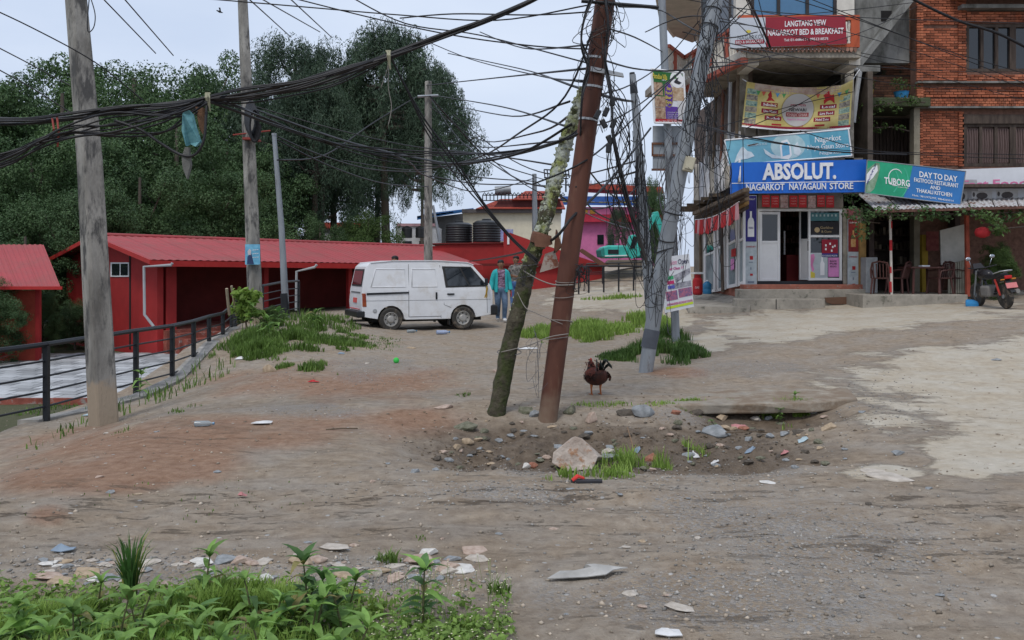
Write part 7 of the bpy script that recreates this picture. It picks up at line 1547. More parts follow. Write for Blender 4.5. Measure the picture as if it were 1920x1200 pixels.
for i in range(95):
    px = r5.uniform(60, 900); py = 1040 + (px < 560) * 22 + r5.uniform(-16, 36) + (px > 640) * 10; w = r5.uniform(16, 66) * (1 if r5.random() < .5 else .5)
    rock(px, py, w, w * r5.uniform(.14, .34), r5.choice(['pink', 'grey', 'pale', 'white', 'pink', 'pale', 'tan', 'grey']), 'one of the broken pale stones lying in a row along the edge of the weeds', 'stones along the edge of the weeds', seed=i)
for i in range(130):
    px = r5.uniform(810, 1560); t_ = r5.random(); py = 790 + t_ * 90; w = r5.uniform(8, 24)
    rock(px, py, w, w * r5.uniform(.3, .6), r5.choice(['grey', 'pink', 'dark', 'dark', 'moss', 'dark', 'grey', 'tan', 'moss']), 'one of the small stones strewn in and around the pit', 'small stones around the pit', seed=i)
for i in range(64):
    px = r5.uniform(70, 1900); py = 640 + 520 * r5.random() ** .8; w = r5.uniform(8, 22)
    if px < 440 and py < 800: continue
    rock(px, py, w, w * r5.uniform(.2, .4), r5.choice(['grey', 'pink', 'pale', 'tan', 'grey', 'tan']), 'one of the small stones scattered over the open dirt', 'small stones on the open dirt', seed=i)
# pebbles and gravel, past counting
def pebbles(name, N, sampler, smin, smax, mat, seed):
    rs = np.random.RandomState(seed); x, y = sampler(rs, N); z = H(x, y); s = smin + (smax - smin) * rs.rand(N) ** 3
    base = np.array([(1, 0, 0), (-1, 0, 0), (0, 1, 0), (0, -1, 0), (0, 0, .55), (0, 0, -.55)], float)
    tri = np.array([(0, 2, 4), (2, 1, 4), (1, 3, 4), (3, 0, 4), (2, 0, 5), (1, 2, 5), (3, 1, 5), (0, 3, 5)])
    V = base[None] * (.6 + .8 * rs.rand(N, 6, 1)); a = rs.rand(N) * 6.28; ca_, sa = np.cos(a), np.sin(a)
    X_ = V[:, :, 0] * ca_[:, None] - V[:, :, 1] * sa[:, None] * .7; Y_ = V[:, :, 0] * sa[:, None] + V[:, :, 1] * ca_[:, None] * .7
    V = np.stack([X_ * s[:, None] + x[:, None], Y_ * s[:, None] + y[:, None], V[:, :, 2] * s[:, None] + z[:, None] + (s * .15)[:, None]], 2)
    q = (tri[None] + (np.arange(N) * 6)[:, None, None]).reshape(-1, 3)
    return link(name, npmesh(name, V.reshape(-1, 3), q, mat), kind='stuff')
def samp_px(boxes):
    def f(rs, N):
        k = rs.randint(len(boxes), size=N); B = np.array(boxes)[k]; px = B[:, 0] + B[:, 2] * rs.normal(size=N); py = B[:, 1] + B[:, 3] * rs.normal(size=N); py = np.clip(py, 560, 1300)
        y = EYE * F / (py - HY); return (px - CX) / F * y, y
    return f
GPX = [(1300, 880, 170, 22), (1480, 1000, 230, 55), (960, 925, 160, 16), (720, 1085, 100, 22), (1500, 1080, 260, 60), (1640, 760, 60, 30), (300, 1075, 260, 18), (1280, 830, 160, 30), (1000, 850, 120, 18), (700, 700, 110, 20), (1420, 1040, 200, 70)]
pebbles('gravel', 8500, samp_px(GPX), .003, .018, M('gravel_grey', (0.22, 0.205, 0.185), col2=(0.35, 0.335, 0.31), scale=2, island=.4, bump=0), 1)
pebbles('pebbles', 5200, lambda rs, N: (lambda y: ((rs.rand(N) * 1.2 - .6) * y, y))(3.7 + 16 * rs.rand(N) ** 1.5), .004, .022, M('pebble_brown', (0.25, 0.20, 0.15), col2=(0.42, 0.36, 0.29), scale=2, island=.4, bump=0), 2)
pebbles('earth_clods', 2600, samp_px([(1100, 810, 160, 28), (880, 830, 60, 16), (1350, 800, 90, 20), (1250, 790, 160, 20)]), .005, .024, M('clod', (0.10, 0.075, 0.05), col2=(0.20, 0.155, 0.11), scale=2, island=.4, bump=0), 3)
# grass
GR = leafmat('grass_green', (0.085, 0.16, 0.026), (0.16, 0.26, 0.055), .35, .35); GR2 = leafmat('grass_fresh', (0.19, 0.31, 0.05), (0.33, 0.47, 0.11), .3, .45); GR3 = leafmat('grass_deep', (0.05, 0.11, 0.022), (0.10, 0.18, 0.04), .35, .3)
def grass(name, areas, mat, seed, wd=.0042):
    """areas: (px, py, rx, ry, count, height, lean)"""
    Vs = []; rs = np.random.RandomState(seed); Wd = []
    for (px, py, rx, ry, N, h, ln) in areas:
        N = int(N * (1.5 if py < 700 else 1))
        c = hit(px, py); kx = rx / F * c.y; e1 = hit(px, py - ry * .8); ky = max(abs(e1.y - c.y), .05)
        a = rs.rand(N) * 6.28; r = (rs.rand(N) ** .62) * (.7 + .75 * vn(a * 2.0, a * 0, seed + int(px))); x = c.x + np.cos(a) * r * kx; y = c.y + np.sin(a) * r * ky
        keep = fbm(x * 3.2, y * 3.2, 3, seed) > (.46 if ln < 1.2 else .3); x, y = x[keep], y[keep]; r = r[keep]; n = len(x); z = H(x, y)
        N_ = N; hh = h * (.45 + .75 * rs.rand(n)) * (1.1 - .5 * r ** 2) * (.65 + .7 * fbm(x * 2.5, y * 2.5, 2, seed + 3)); d = rs.rand(n) * 6.28; dx, dy = np.cos(d), np.sin(d); l = hh * ln * (.25 + .6 * rs.rand(n))
        w = np.minimum(wd, .02) * (.7 + .7 * rs.rand(n)) * max(1, c.y / 9); px_, py_ = -dy * w, dx * w
        P0 = np.stack([x - px_, y - py_, z - .01], 1); P1 = np.stack([x + px_, y + py_, z - .01], 1)
        M0 = np.stack([x + dx * l * .35 - px_ * .8, y + dy * l * .35 - py_ * .8, z + hh * .62], 1); M1 = np.stack([x + dx * l * .35 + px_ * .8, y + dy * l * .35 + py_ * .8, z + hh * .62], 1)
        T0 = np.stack([x + dx * l - px_ * .1, y + dy * l - py_ * .1, z + hh], 1); T1 = np.stack([x + dx * l + px_ * .1, y + dy * l + py_ * .1, z + hh], 1)
        Vs.append(np.stack([P0, P1, M0, M1, T0, T1], 1).reshape(-1, 3))
    V = np.concatenate(Vs); n = len(V) // 6; q = (np.array([(0, 1, 3, 2), (2, 3, 5, 4)])[None] + (np.arange(n) * 6)[:, None, None]).reshape(-1, 4)
    return link(name, npmesh(name, V, q, mat), kind='stuff')
grass('grass', [(560, 640, 120, 36, 5200, .15, .8), (480, 662, 45, 16, 1500, .17, .7), (600, 610, 60, 16, 1400, .18, .7), (585, 692, 28, 11, 500, .14, .8), (640, 648, 50, 14, 900, .12, .7), (455, 640, 30, 22, 900, .18, .7), (680, 635, 60, 8, 260, .07, .8), (530, 690, 20, 6, 180, .09, .8), (700, 650, 60, 14, 200, .06, .8),
      (520, 610, 40, 16, 900, .22, .7)], GR, 1)
grass('grass', [(1110, 622, 52, 17, 2600, .24, .7), (1020, 628, 48, 14, 1800, .2, .7), (1212, 606, 42, 15, 1500, .28, .6), (1170, 618, 30, 10, 700, .18, .7), (1150, 560, 60, 3, 300, .15, .7)], GR2, 2)
grass('grass', [(1245, 664, 70, 15, 2900, .24, .7), (1170, 673, 45, 8, 1200, .16, .7), (1290, 660, 28, 7, 600, .16, .7), (1250, 636, 40, 10, 900, .25, .6)], GR3, 3)
grass('grass', [(1262, 862, 54, 20, 900, .21, .9), (1175, 880, 46, 14, 700, .17, .9), (1140, 892, 46, 8, 200, .10, 1.1), (1060, 896, 36, 8, 180, .07, .8), (1235, 872, 16, 10, 300, .20, .5), (1300, 850, 26, 10, 220, .10, .7), (1440, 800, 40, 12, 160, .08, .7), (1480, 775, 44, 14, 900, .13, .9), (1330, 757, 60, 6, 500, .07, .9), (1400, 790, 50, 10, 160, .08, .9), (1130, 760, 60, 6, 160, .05, .9), (1260, 762, 60, 5, 200, .05, .7)], GR2, 4, .005)
grass('grass', [(380, 1180, 340, 48, 8500, .13, .8), (620, 1170, 200, 40, 4200, .12, .8), (130, 1190, 130, 34, 2200, .11, .8), (760, 1190, 130, 24, 1500, .09, .8), (330, 1250, 420, 60, 3500, .15, .8), (460, 1128, 130, 18, 1100, .12, .9)], GR2, 5, .0038)
grass('grass', [(935, 1112, 24, 8, 60, .07, 1.3), (728, 1054, 22, 8, 90, .06, 1.2), (185, 780, 30, 6, 120, .06, 1), (90, 770, 50, 14, 320, .10, .8), (345, 768, 22, 5, 90, .06, 1), (870, 742, 16, 4, 50, .05, 1), (250, 805, 30, 5, 90, .05, 1), (610, 705, 30, 5, 70, .06, 1), (200, 760, 20, 10, 100, .1, .9), (120, 735, 60, 8, 300, .1, .9), (790, 1010, 10, 3, 12, .03, 1), (350, 940, 300, 60, 90, .02, 1)], GR, 6, .004)
LWN = leafmat('low_leaf', (0.15, 0.26, 0.045), (0.26, 0.39, 0.10), .35, .4)
# low broad leaved ground cover and tiny white flowers in the foreground
rs = np.random.RandomState(8); C = []
for _ in range(1250):
    px = rs.uniform(-20, 960); py = rs.uniform(1118, 1290); 
    if py < 1175 and px > 700 and rs.rand() < .55: continue
    y = EYE * F / (py - HY); x = (px - CX) / F * y; C.append((x, y, G(x, y) + rs.rand() * .09))
V, q = leaf_cloud(np.array(C), np.full(len(C), .045), 9, .034, rs, .5, up=1.2, shell=.2); link('ground_cover', npmesh('ground_cover', V, q, LWN), kind='stuff')
m = MB()
for _ in range(230):
    px = rs.uniform(640, 960); py = rs.uniform(1085, 1260)
    if px - 640 < (1130 - py) * 3: continue
    y = EYE * F / (py - HY); x = (px - CX) / F * y; z = G(x, y) + rs.uniform(.05, .13); m.lathe([(.001, -.002), (.0045, 0), (.001, .002)], 5, (x, y, z)); m.tube([(x + rs.normal() * .02, y + rs.normal() * .02, G(x, y)), (x, y, z - .002)], .0009, 3, mi=1)
obj('tiny_flowers', m, [M('flower_white', (.55, .52, .36)), GR2], kind='stuff')
# large leaved weeds of the foreground, each leaf its own piece
LV = [leafmat('weed_leaf', (0.14, 0.26, 0.06), (0.22, 0.37, 0.10), .3, .36, .65), leafmat('weed_leaf_bright', (0.18, 0.33, 0.065), (0.26, 0.44, 0.11), .25, .38, .5), leafmat('weed_leaf_deep', (0.07, 0.155, 0.045), (0.12, 0.23, 0.07), .3, .3, .55), leafmat('weed_leaf_dry', (0.22, 0.21, 0.06), (0.30, 0.25, 0.11), .3, .3, .7)]
leafm = {}
for k in range(3):
    for mi_, mt in enumerate(LV):
        b = MB(); n = 7; V = []
        for i in range(n + 1):
            t_ = i / n; w = .19 * math.sin(math.pi * min(1, t_ ** .75)) ** .9 * (1 - .25 * t_) + .004; zz = .10 * math.sin(math.pi * t_ * .9) - (.28 + .16 * k) * t_ ** 2.2
            for s in (-1, 0, 1): V.append((t_ * .98, s * w, zz + abs(s) * w * .35 + .012 * math.sin(i * 2.4 + s)))
        b.add(V, [(i * 3 + j, i * 3 + j + 1, (i + 1) * 3 + j + 1, (i + 1) * 3 + j) for i in range(n) for j in range(2)])
        me = bpy.data.meshes.new('leaf'); me.from_pydata(b.v, [], b.f); me.polygons.foreach_set('use_smooth', [True] * len(b.f)); me.materials.append(mt); leafm[k, mi_] = me
STM = M('weed_stem', (0.07, 0.10, 0.035), col2=(.12, .09, .05)); nleaf = [0]
def weed(px, Y, h, label, group=None, mi_=0, nodes=4, size=.10, spread=1.0, seed=0, top=6):
    size *= 1.28 if Y < 5 else 1.0
    r6 = random.Random(seed + int(px)); x = (px - CX) / F * Y; z = G(x, Y); t = thing('weed_plant', label, 'weed', (x, Y, z), group)
    lx, ly = r6.uniform(-.05, .05), r6.uniform(-.04, .04); st = [Vector((x + lx * q_ * q_, Y + ly * q_ * q_, z + h * q_)) for q_ in (0, .25, .5, .75, 1)]
    obj('stem', MB().tube(st, [.006, .0055, .005, .004, .003], 6), STM, t)
    def lf(p, az_, el_, s): link('leaf', leafm[r6.randint(0, 2), mi_ if r6.random() < .72 else r6.choice([1, 0, 2, 3, 1])], t, loc=p - LOC[t], rot=(r6.uniform(-.25, .25), -el_, az_), sc=(s, s * r6.uniform(.8, 1.1), s)); nleaf[0] += 1
    a0 = r6.random() * 6
    for k in range(nodes):
        q_ = .3 + .6 * k / nodes; p = st[0].lerp(st[4], q_); p.x = x + lx * q_ * q_; p.y = Y + ly * q_ * q_
        for j in range(3 if k % 2 else 2): lf(p, a0 + k * 1.3 + j * (2.1 if k % 2 else 3.14) + r6.uniform(-.3, .3), R(r6.uniform(5, 35)), size * spread * r6.uniform(.5, 1.15) * (1.1 - .3 * q_))
    for j in range(top): lf(st[4], a0 + j * 6.28 / top + r6.uniform(-.3, .3), R(r6.uniform(25, 60)), size * r6.uniform(.6, .95))
weed(578, 3.95, .30, 'tallest leafy weed rising in the middle of the foreground plants', None, 2, 6, .11, seed=1, top=7)
weed(622, 3.9, .26, 'leafy weed just right of the tallest foreground weed', None, 2, 5, .11, seed=2)
weed(793, 3.95, .27, 'separate leafy weed standing right of the other foreground plants', None, 2, 5, .105, seed=3, top=7)
weed(385, 4.2, .24, 'bushy weed behind the cut stem in the left foreground', None, 0, 5, .10, seed=4)
weed(262, 3.7, .20, 'thick cut brown stem sprouting leaves in the near foreground', None, 1, 3, .12, seed=5, top=3)
GW = 'leafy weeds in the foreground'
r7 = random.Random(77)
for i in range(44):
    px = 20 + 660 * ((i * .618) % 1); Y = r7.uniform(3.25, 4.12); 
    if px < 180: Y = min(Y, 3.75)
    weed(px, Y, r7.uniform(.08, .24) * (1.0 if Y > 3.6 else 1.25), 'one of the low broad leaved green weeds crowding the left foreground', GW, r7.choice([0, 1, 1, 0]), r7.randint(2, 3), r7.uniform(.085, .125), seed=i, top=5)
weed(1462, 10.4, .16, 'leafy weed growing out of the drain at the right end of the slab', None, 0, 4, .10, seed=41)
weed(1492, 10.7, .13, 'second weed at the right corner of the drain slab', None, 0, 4, .10, seed=42)
weed(1340, 9.9, .09, 'tiny weed on the pit bank under the left end of the slab', None, 0, 3, .07, seed=43)
weed(262, 13.2, .34, 'small leafy weed at the kerb right of the nearest concrete pole', None, 0, 4, .20, seed=51)
for i, (px, Y) in enumerate(((470, 18.6), (520, 18.2), (455, 18.9), (505, 17.8), (590, 20))): weed(px, Y, .5 - .06 * i, ['leafy weed at the left side of the second concrete pole foot', 'leafy weed right of the second concrete pole foot', 'weed climbing the bend of the black railing', 'low weed in front of the second concrete pole', 'weed on the grass by the thin galvanised pole'][i], None, 0, 5, .28, seed=60 + i)
m = MB(); c = P(462, 640, 18.8)
V, q = leaf_cloud(np.array([(0 + rs.normal() * .12, rs.normal() * .1, .25 + .55 * rs.rand()) for _ in range(40)]), np.full(40, .13), 22, .12, rs, .5); cl_ = thing('climbing_shrub', 'bright green climbing shrub on the railing bend beside the second concrete pole', 'shrub', (c.x, c.y, G(c.x, c.y))); link('leaves', npmesh('leaves', V, q, GR2), cl_); obj('stem', MB().tube([c + Vector((.1, 0, -.4)), c + Vector((0, 0, .3)), c + Vector((-.05, 0, .7))], .02, 5), WOODO, cl_)
# tall grass tuft
c = hit(245, 1118); tt = thing('grass_tuft', 'tall upright tuft of reedy grass among the stones at the left foreground', 'grass tuft', c); m = MB(); r8 = random.Random(5)
for k in range(85):
    a = r8.random() * 6.28; l = r8.uniform(.02, .13); h = r8.uniform(.16, .31); w = .0045; b0 = c + Vector((math.cos(a) * .03 * r8.random(), math.sin(a) * .03 * r8.random(), 0)); s = Vector((-math.sin(a + .6), math.cos(a + .6), 0)) * w; d = Vector((math.cos(a), math.sin(a), 0))
    p = [b0, b0 + d * l * .2 + Vector((0, 0, h * .5)), b0 + d * l * .55 + Vector((0, 0, h * .85)), b0 + d * l + Vector((0, 0, h))]
    m.add([p[0] - s, p[0] + s, p[1] - s, p[1] + s, p[2] - s * .7, p[2] + s * .7, p[3]], [(0, 1, 3, 2), (2, 3, 5, 4), (4, 5, 6)], 1 if k % 9 == 0 else 0)
obj('blades', m, [leafmat('reed_green', (0.05, 0.135, 0.03), (0.10, 0.21, 0.05), .3, .3), leafmat('reed_yellow', (.25, .27, .06), (.35, .35, .1), .2, .3)], tt, kind='stuff')
# litter
def litter(nm, label, px, py, pts, mat, th=.006, lift=.01, cat='litter', crumple=.015):
    c = hit(px, py); r9 = random.Random(px); nn = len(pts); V = [Vector((c.x + a, c.y + b, G(c.x + a, c.y + b) + lift + r9.random() * crumple)) for a, b in pts]; m = MB(); ctr = sum(V, Vector()) / nn + Vector((0, 0, crumple * 1.2))
    mid = [ctr.lerp(v, .5) + Vector((0, 0, r9.uniform(-1, 1) * crumple)) for v in V]
    m.add([ctr] + mid + V, [(0, 1 + i, 1 + (i + 1) % nn) for i in range(nn)] + [(1 + i, 1 + nn + i, 1 + nn + (i + 1) % nn, 1 + (i + 1) % nn) for i in range(nn)])
    o = obj(nm, m, mat, label=label, cat=cat); s = o.modifiers.new('s', 'SOLIDIFY'); s.thickness = th; return o
litter('cloth_sheet', 'crumpled grey cloth lying flat on the mud in the foreground', 1098, 1082, [(-.20, -.05), (-.13, .02), (-.05, .03), (-.02, .01), (.06, .04), (.2, .05), (.22, .03), (.14, .0), (.10, -.05), (0, -.06)], M('grey_cloth', (0.33, 0.32, 0.30), col2=(.46, .45, .43), scale=6, bump=.6, bscale=25), .006, .012, 'cloth', .02)
sl = thing('slipper', 'black and red slipper lying below the pit grass', 'slipper', hit(1098, 904)); c = LOC[sl]
m = MB(); m.prism([c + Vector(v) for v in [(-.11, -.02, .02), (-.06, -.045, .02), (.04, -.04, .02), (.12, -.035, .02), (.125, .02, .02), (.03, .02, .02), (-.05, .03, .02), (-.11, .02, .02)]], (0, 0, -.02)); obj('sole', m, INK, sl, bevel=.005)
obj('strap', MB().tube([c + Vector((-.10, -.03, .02)), c + Vector((-.06, -.02, .05)), c + Vector((-.01, .02, .025))], [.012, .016, .012], 6, flat=.5), M('strap_red', (.6, .05, .04)), sl)
obj('ball', MB().blob(hit(743, 681) + Vector((0, 0, .045)), .05, 12), M('bright_green', (.05, .5, .08)), label='bright green small ball on the dirt left of the van shadow', cat='ball', smooth=180)
def btl(px, py, rot, mat, label, s=1.0):
    s *= .72; c = hit(px, py) + Vector((0, 0, .035 * s)); t = thing('plastic_bottle', label, 'bottle', c); rt_ = Matrix.Rotation(rot, 3, 'Z') @ Matrix.Rotation(R(90), 3, 'Y')
    obj('body', MB().lathe([(.01, -.11 * s), (.033 * s, -.10 * s), (.033 * s, .05 * s), (.014 * s, .09 * s), (.014 * s, .10 * s)], 12, c, rt_), mat, t, smooth=50); obj('cap', MB().lathe([(.016 * s, .10 * s), (.016 * s, .12 * s)], 10, c, rt_), WJ, t)
btl(382, 800, .1, M('clear_plastic', (.45, .5, .52), rough=.15, trans=.5), 'crushed clear bottle with a blue cap on the dirt before the nearest pole', 1.2)
btl(830, 627, .2, M('pale_blue_plastic', (.42, .5, .68), rough=.2, trans=.3), 'pale blue plastic bottle on the ground below the van', 2.0); btl(772, 624, .6, M('clear_plastic', (0, 0, 0)), 'clear plastic bottle on the ground below the rear door of the van', 1.6)
PAP = M('paper_white', (.6, .6, .6)); PBL = M('paper_blue', (.22, .28, .35)); PPK = M('paper_pink', (.45, .2, .2)); PYL = M('paper_yellow', (.55, .42, .08)); PTQ = M('bag_pale_blue', (.38, .48, .52))
sq = lambda a, b: [(-a, -b), (0, -b * 1.2), (a, -b * .7), (a * .9, b), (.1 * a, b * .8), (-a * .8, b * 1.1)]
for (px, py, a, b, mt, lab) in [(183, 778, .16, .10, PTQ, 'pale blue plastic bag at the foot of the nearest concrete pole'), (492, 795, .10, .06, PAP, 'white paper scrap on the red dirt in the middle left'), (120, 1036, .06, .03, PBL, 'blue wrapper near the left foreground stones'),
        (455, 933, .03, .02, PPK, 'pink scrap on the dirt in the left middle'), (588, 718, .08, .03, REDI, 'red wrapper on the dirt below the grass mound'), (985, 654, .25, .12, PAP, 'white rubbish between the feet of the leaning poles'),
        (1385, 801, .09, .05, PPK, 'pinkish red wrapper beside the drain slab'), (1405, 846, .05, .04, PBL, 'blue and white wrapper on the gravel beyond the pit'), (1300, 857, .06, .03, PAP, 'white wrapper right of the pit grass'), (1252, 1192, .06, .03, PAP, 'white tissue at the bottom edge'),
        (670, 1120, .03, .02, PYL, 'yellow scrap among the weed edge stones'), (1505, 829, .05, .03, PTQ, 'pale scrap on the gravel beyond the pit'), (700, 606, .0, .0, PAP, ''), (1268, 652, .12, .08, PYL, 'yellow wrapper in the grass under the school board'), (1230, 612, .14, .1, PAP, 'white lump in the grass behind the leaning metal pole'),
        (455, 672, .12, .08, PAP, 'white carton scrap beside the grass mound'), (1470, 852, .04, .03, PPK, 'small pink wrapper right of the pit'), (1195, 850, .03, .02, PBL, 'small blue scrap in the pit'), (640, 664, .06, .04, PBL, 'pale blue wrapper on the dirt right of the grass mound'), (1340, 870, .04, .02, PAP, 'small white scrap near the pit grass')]:
    if lab: litter('plastic_scrap', lab, px, py, sq(a, b), mt, .004, .008)
st_ = hit(1192, 862); obj('stick', MB().tube([st_, st_ + Vector((-.03, .02, .14)), st_ + Vector((-.075, .03, .30))], [.008, .007, .005], 6), M('dry_stick', (.3, .2, .13)), label='dry stick poking up out of the pit grass', cat='stick')
for (px, py, l, a) in ((1405, 815, .5, .1), (640, 808, .3, .2)): 
    c = hit(px, py); obj('stick', MB().tube([c + Vector((-l / 2, 0, .012)), c + Vector((0, .03, .02)), c + Vector((l / 2, a * .3, .012))], .007, 5), WOODO, label='thin dry twig lying on the ground beyond the pit' if px > 1000 else 'thin dark twig lying on the red dirt at left', cat='stick')
# ---------------------------------------------------------------- overhead cables
CAB = M('black_cable', (0.016, 0.016, 0.018), rough=.5, var=.2, bump=0); CAG = M('grey_cable', (0.10, 0.10, 0.11), rough=.6, bump=0); CAW = M('pale_wire', (0.22, 0.20, 0.18), rough=.6, bump=0)
def crv(pts, seg=6):
    """smooth path through (px,py,Y) points"""
    A = [P(*p) for p in pts]; o = []
    for i in range(len(A) - 1):
        p0 = A[max(i - 1, 0)]; p1 = A[i]; p2 = A[i + 1]; p3 = A[min(i + 2, len(A) - 1)]
        for k in range(seg):
            t = k / seg; t2, t3 = t * t, t * t * t
            o.append(.5 * ((2 * p1) + (p2 - p0) * t + (2 * p0 - 5 * p1 + 4 * p2 - p3) * t2 + (3 * p1 - 3 * p2 + p3 - p0) * t3))
    return o + [A[-1]]
def wire(label, pts, r=.008, mat=CAB, group=None, parent=None, seg=6, name='cable', n=5):
    return obj(name, MB().tube(crv(pts, seg), r, n), mat, parent, smooth=180, label=label, cat=None if parent else 'cable', group=group)
rc_ = random.Random(13)
def strands(t, pts, n, spread, r, wav=1.0, Yj=.12):
    for k in range(n):
        a, b = rc_.uniform(-1, 1), rc_.uniform(-1, 1); ph = rc_.random() * 6
        q = []
        for i, p in enumerate(pts):
            s = spread[i] if hasattr(spread, '__len__') else spread
            q.append((p[0], p[1] + s * (a + .5 * wav * math.sin(i * 1.7 + ph)), p[2] + Yj * (b + .5 * math.sin(i * 2.1 + ph))))
        wire(None, q, r * rc_.uniform(.75, 1.25), CAB, parent=t)
def bundle(label, pts, n, spread, r, **k):
    c = P(*pts[0]); t = thing('cable_bundle', label, 'cable bundle', c); strands(t, pts, n, spread, r, **k); return t
b1 = bundle('thick bundle of black cables sweeping from the left edge up across the sky', [(-90, 224, 8.8), (40, 227, 8.8), (130, 219, 8.8), (230, 206, 8.8), (330, 198, 8.8), (385, 186, 8.8), (460, 175, 8.9), (560, 158, 9.0), (660, 128, 9.1), (728, 106, 9.2), (820, 72, 9.3), (920, 34, 9.4), (1010, -6, 9.5), (1060, -40, 9.6)], 7, [7, 6, 5, 6, 7, 4, 7, 7, 6, 4, 4, 3, 3, 3], .0115)
b2 = bundle('drooping bundle of slack black cables under the main bundle at the left', [(-90, 330, 8.6), (20, 294, 8.6), (75, 268, 8.6), (130, 248, 8.6), (210, 240, 8.7), (300, 228, 8.7), (350, 212, 8.8), (388, 190, 8.8)], 11, [16, 12, 7, 12, 22, 20, 10, 4], .009, Yj=.2)
b3 = bundle('loose cables fanning right from the tied knot before the second concrete pole', [(388, 188, 8.8), (460, 186, 9.0), (540, 176, 9.2), (620, 150, 9.3), (690, 122, 9.3), (730, 106, 9.3)], 6, [3, 8, 16, 16, 8, 3], .0075)
b4 = bundle('cables running from the tied knot past the second pole to the leaning poles', [(388, 190, 8.8), (440, 205, 9.2), (500, 232, 10), (600, 268, 11), (720, 295, 12), (840, 306, 12), (960, 296, 11), (1050, 268, 10.3), (1084, 250, 10)], 5, [3, 6, 8, 10, 14, 14, 12, 8, 5], .0085)
b5 = bundle('black cables dropping from the high junction to the rusty clamp on the wooden pole', [(732, 108, 9.3), (760, 165, 9.5), (800, 240, 9.7), (850, 320, 9.8), (905, 395, 9.9), (960, 450, 10), (1008, 492, 10)], 3, [2, 8, 16, 18, 16, 10, 5], .009)
b6 = bundle('heavy black service cables hanging down the right side of the rusty steel pole', [(1128, -30, 9.7), (1140, 40, 9.7), (1134, 110, 9.7), (1146, 180, 9.7), (1150, 260, 9.7), (1168, 340, 9.9), (1190, 420, 10.4), (1212, 490, 11.5)], 8, [5, 8, 10, 12, 14, 12, 10, 6], .011)
strands(b6, [(1118, -20, 9.6), (1096, 40, 9.6), (1090, 90, 9.6), (1104, 130, 9.6), (1092, 180, 9.6), (1088, 260, 9.7)], 6, 12, .009)
for (x, y) in ((1148, 190), (1136, 210), (1120, 215), (1132, 232), (1143, 262), (1141, 278), (1150, 232)): obj('splice_box', MB().box(P(x, y, 9.62), (.055, .05, .10), Matrix.Rotation(rc_.uniform(-.6, .6), 3, 'Y')), DPLASTIC, b6, bevel=.01)
for k in range(9): wire(None, [(1146 + k, 150 + 10 * k, 9.62), (1165 + rc_.uniform(0, 20), 200 + 14 * k, 9.7), (1150 + rc_.uniform(-14, 14), 300 + 12 * k, 9.7), (1196 + rc_.uniform(-8, 14), 430 + 9 * k, 10.6)], .0055, CAB, parent=b6)
# ties, rags and loops on the bundles
for (x, y) in ((389, 183), (727, 104)):
    for j in range(5): obj('tie', MB().tube([P(x - 3 + j * 2, y - 9, 8.7), P(x + rc_.uniform(-4, 4), y, 8.66), P(x + 1 + j, y + 14 + 3 * j, 8.7)], .008, 5), M('old_tie', (.30, .29, .20)), b1)
for (x, y0, y1) in ((98, 222, 262), (107, 220, 275)): obj('red_tie', MB().tube([P(x, y0, 8.7), P(x + 3, (y0 + y1) / 2, 8.6), P(x + 1, y1, 8.65)], .009, 5), M('red_rod', (0, 0, 0)), b2)
wire(None, [(728, 102, 9.2), (726, 130, 9.2), (714, 165, 9.2)], .004, CAW, parent=b1); wire(None, [(730, 102, 9.2), (728, 160, 9.2), (734, 200, 9.2), (728, 235, 9.2)], .004, CAW, parent=b1)
wire('thick slack cable looping below the bundle beside the blue rag', [(215, 226, 8.6), (262, 243, 8.6), (300, 268, 8.6), (338, 290, 8.6), (365, 290, 8.6), (382, 262, 8.6), (386, 215, 8.65), (388, 190, 8.7)], .014, CAB)
wire('small hanging loop of cable right of the nearest concrete pole top', [(168, -10, 10.2), (164, 40, 10.2), (166, 60, 10.2), (176, 50, 10.2), (178, 25, 10.2), (168, -10, 10.2)], .006, CAB)
def rag(label, pts, mat):
    c = P(*pts[0]); t = obj('hanging_rag', MB().prism([P(*p) for p in pts], (.01, .03, 0)), mat, label=label, cat='rag', bevel=.004); return t
rag('faded blue plastic rag hanging from the cable bundle', [(342, 212, 8.6), (352, 206, 8.6), (360, 214, 8.65), (366, 240, 8.6), (375, 266, 8.62), (366, 275, 8.6), (356, 270, 8.66), (348, 274, 8.6), (340, 244, 8.62)], M('blue_rag', (0.07, 0.22, 0.26), col2=(.16, .34, .36), scale=9, bump=.7, bscale=30))
rag('brown rag hanging from the tied knot of the bundle', [(366, 200, 8.7), (382, 202, 8.7), (385, 226, 8.72), (380, 252, 8.7), (373, 240, 8.7)], M('brown_rag', (0.15, 0.08, 0.045), bump=.7))
rag('grey torn strip hanging under the blue rag', [(346, 276, 8.6), (353, 276, 8.6), (357, 310, 8.62), (350, 336, 8.6), (342, 315, 8.6), (340, 296, 8.6)], M('grey_rag', (0.13, 0.13, 0.12), bump=.7))
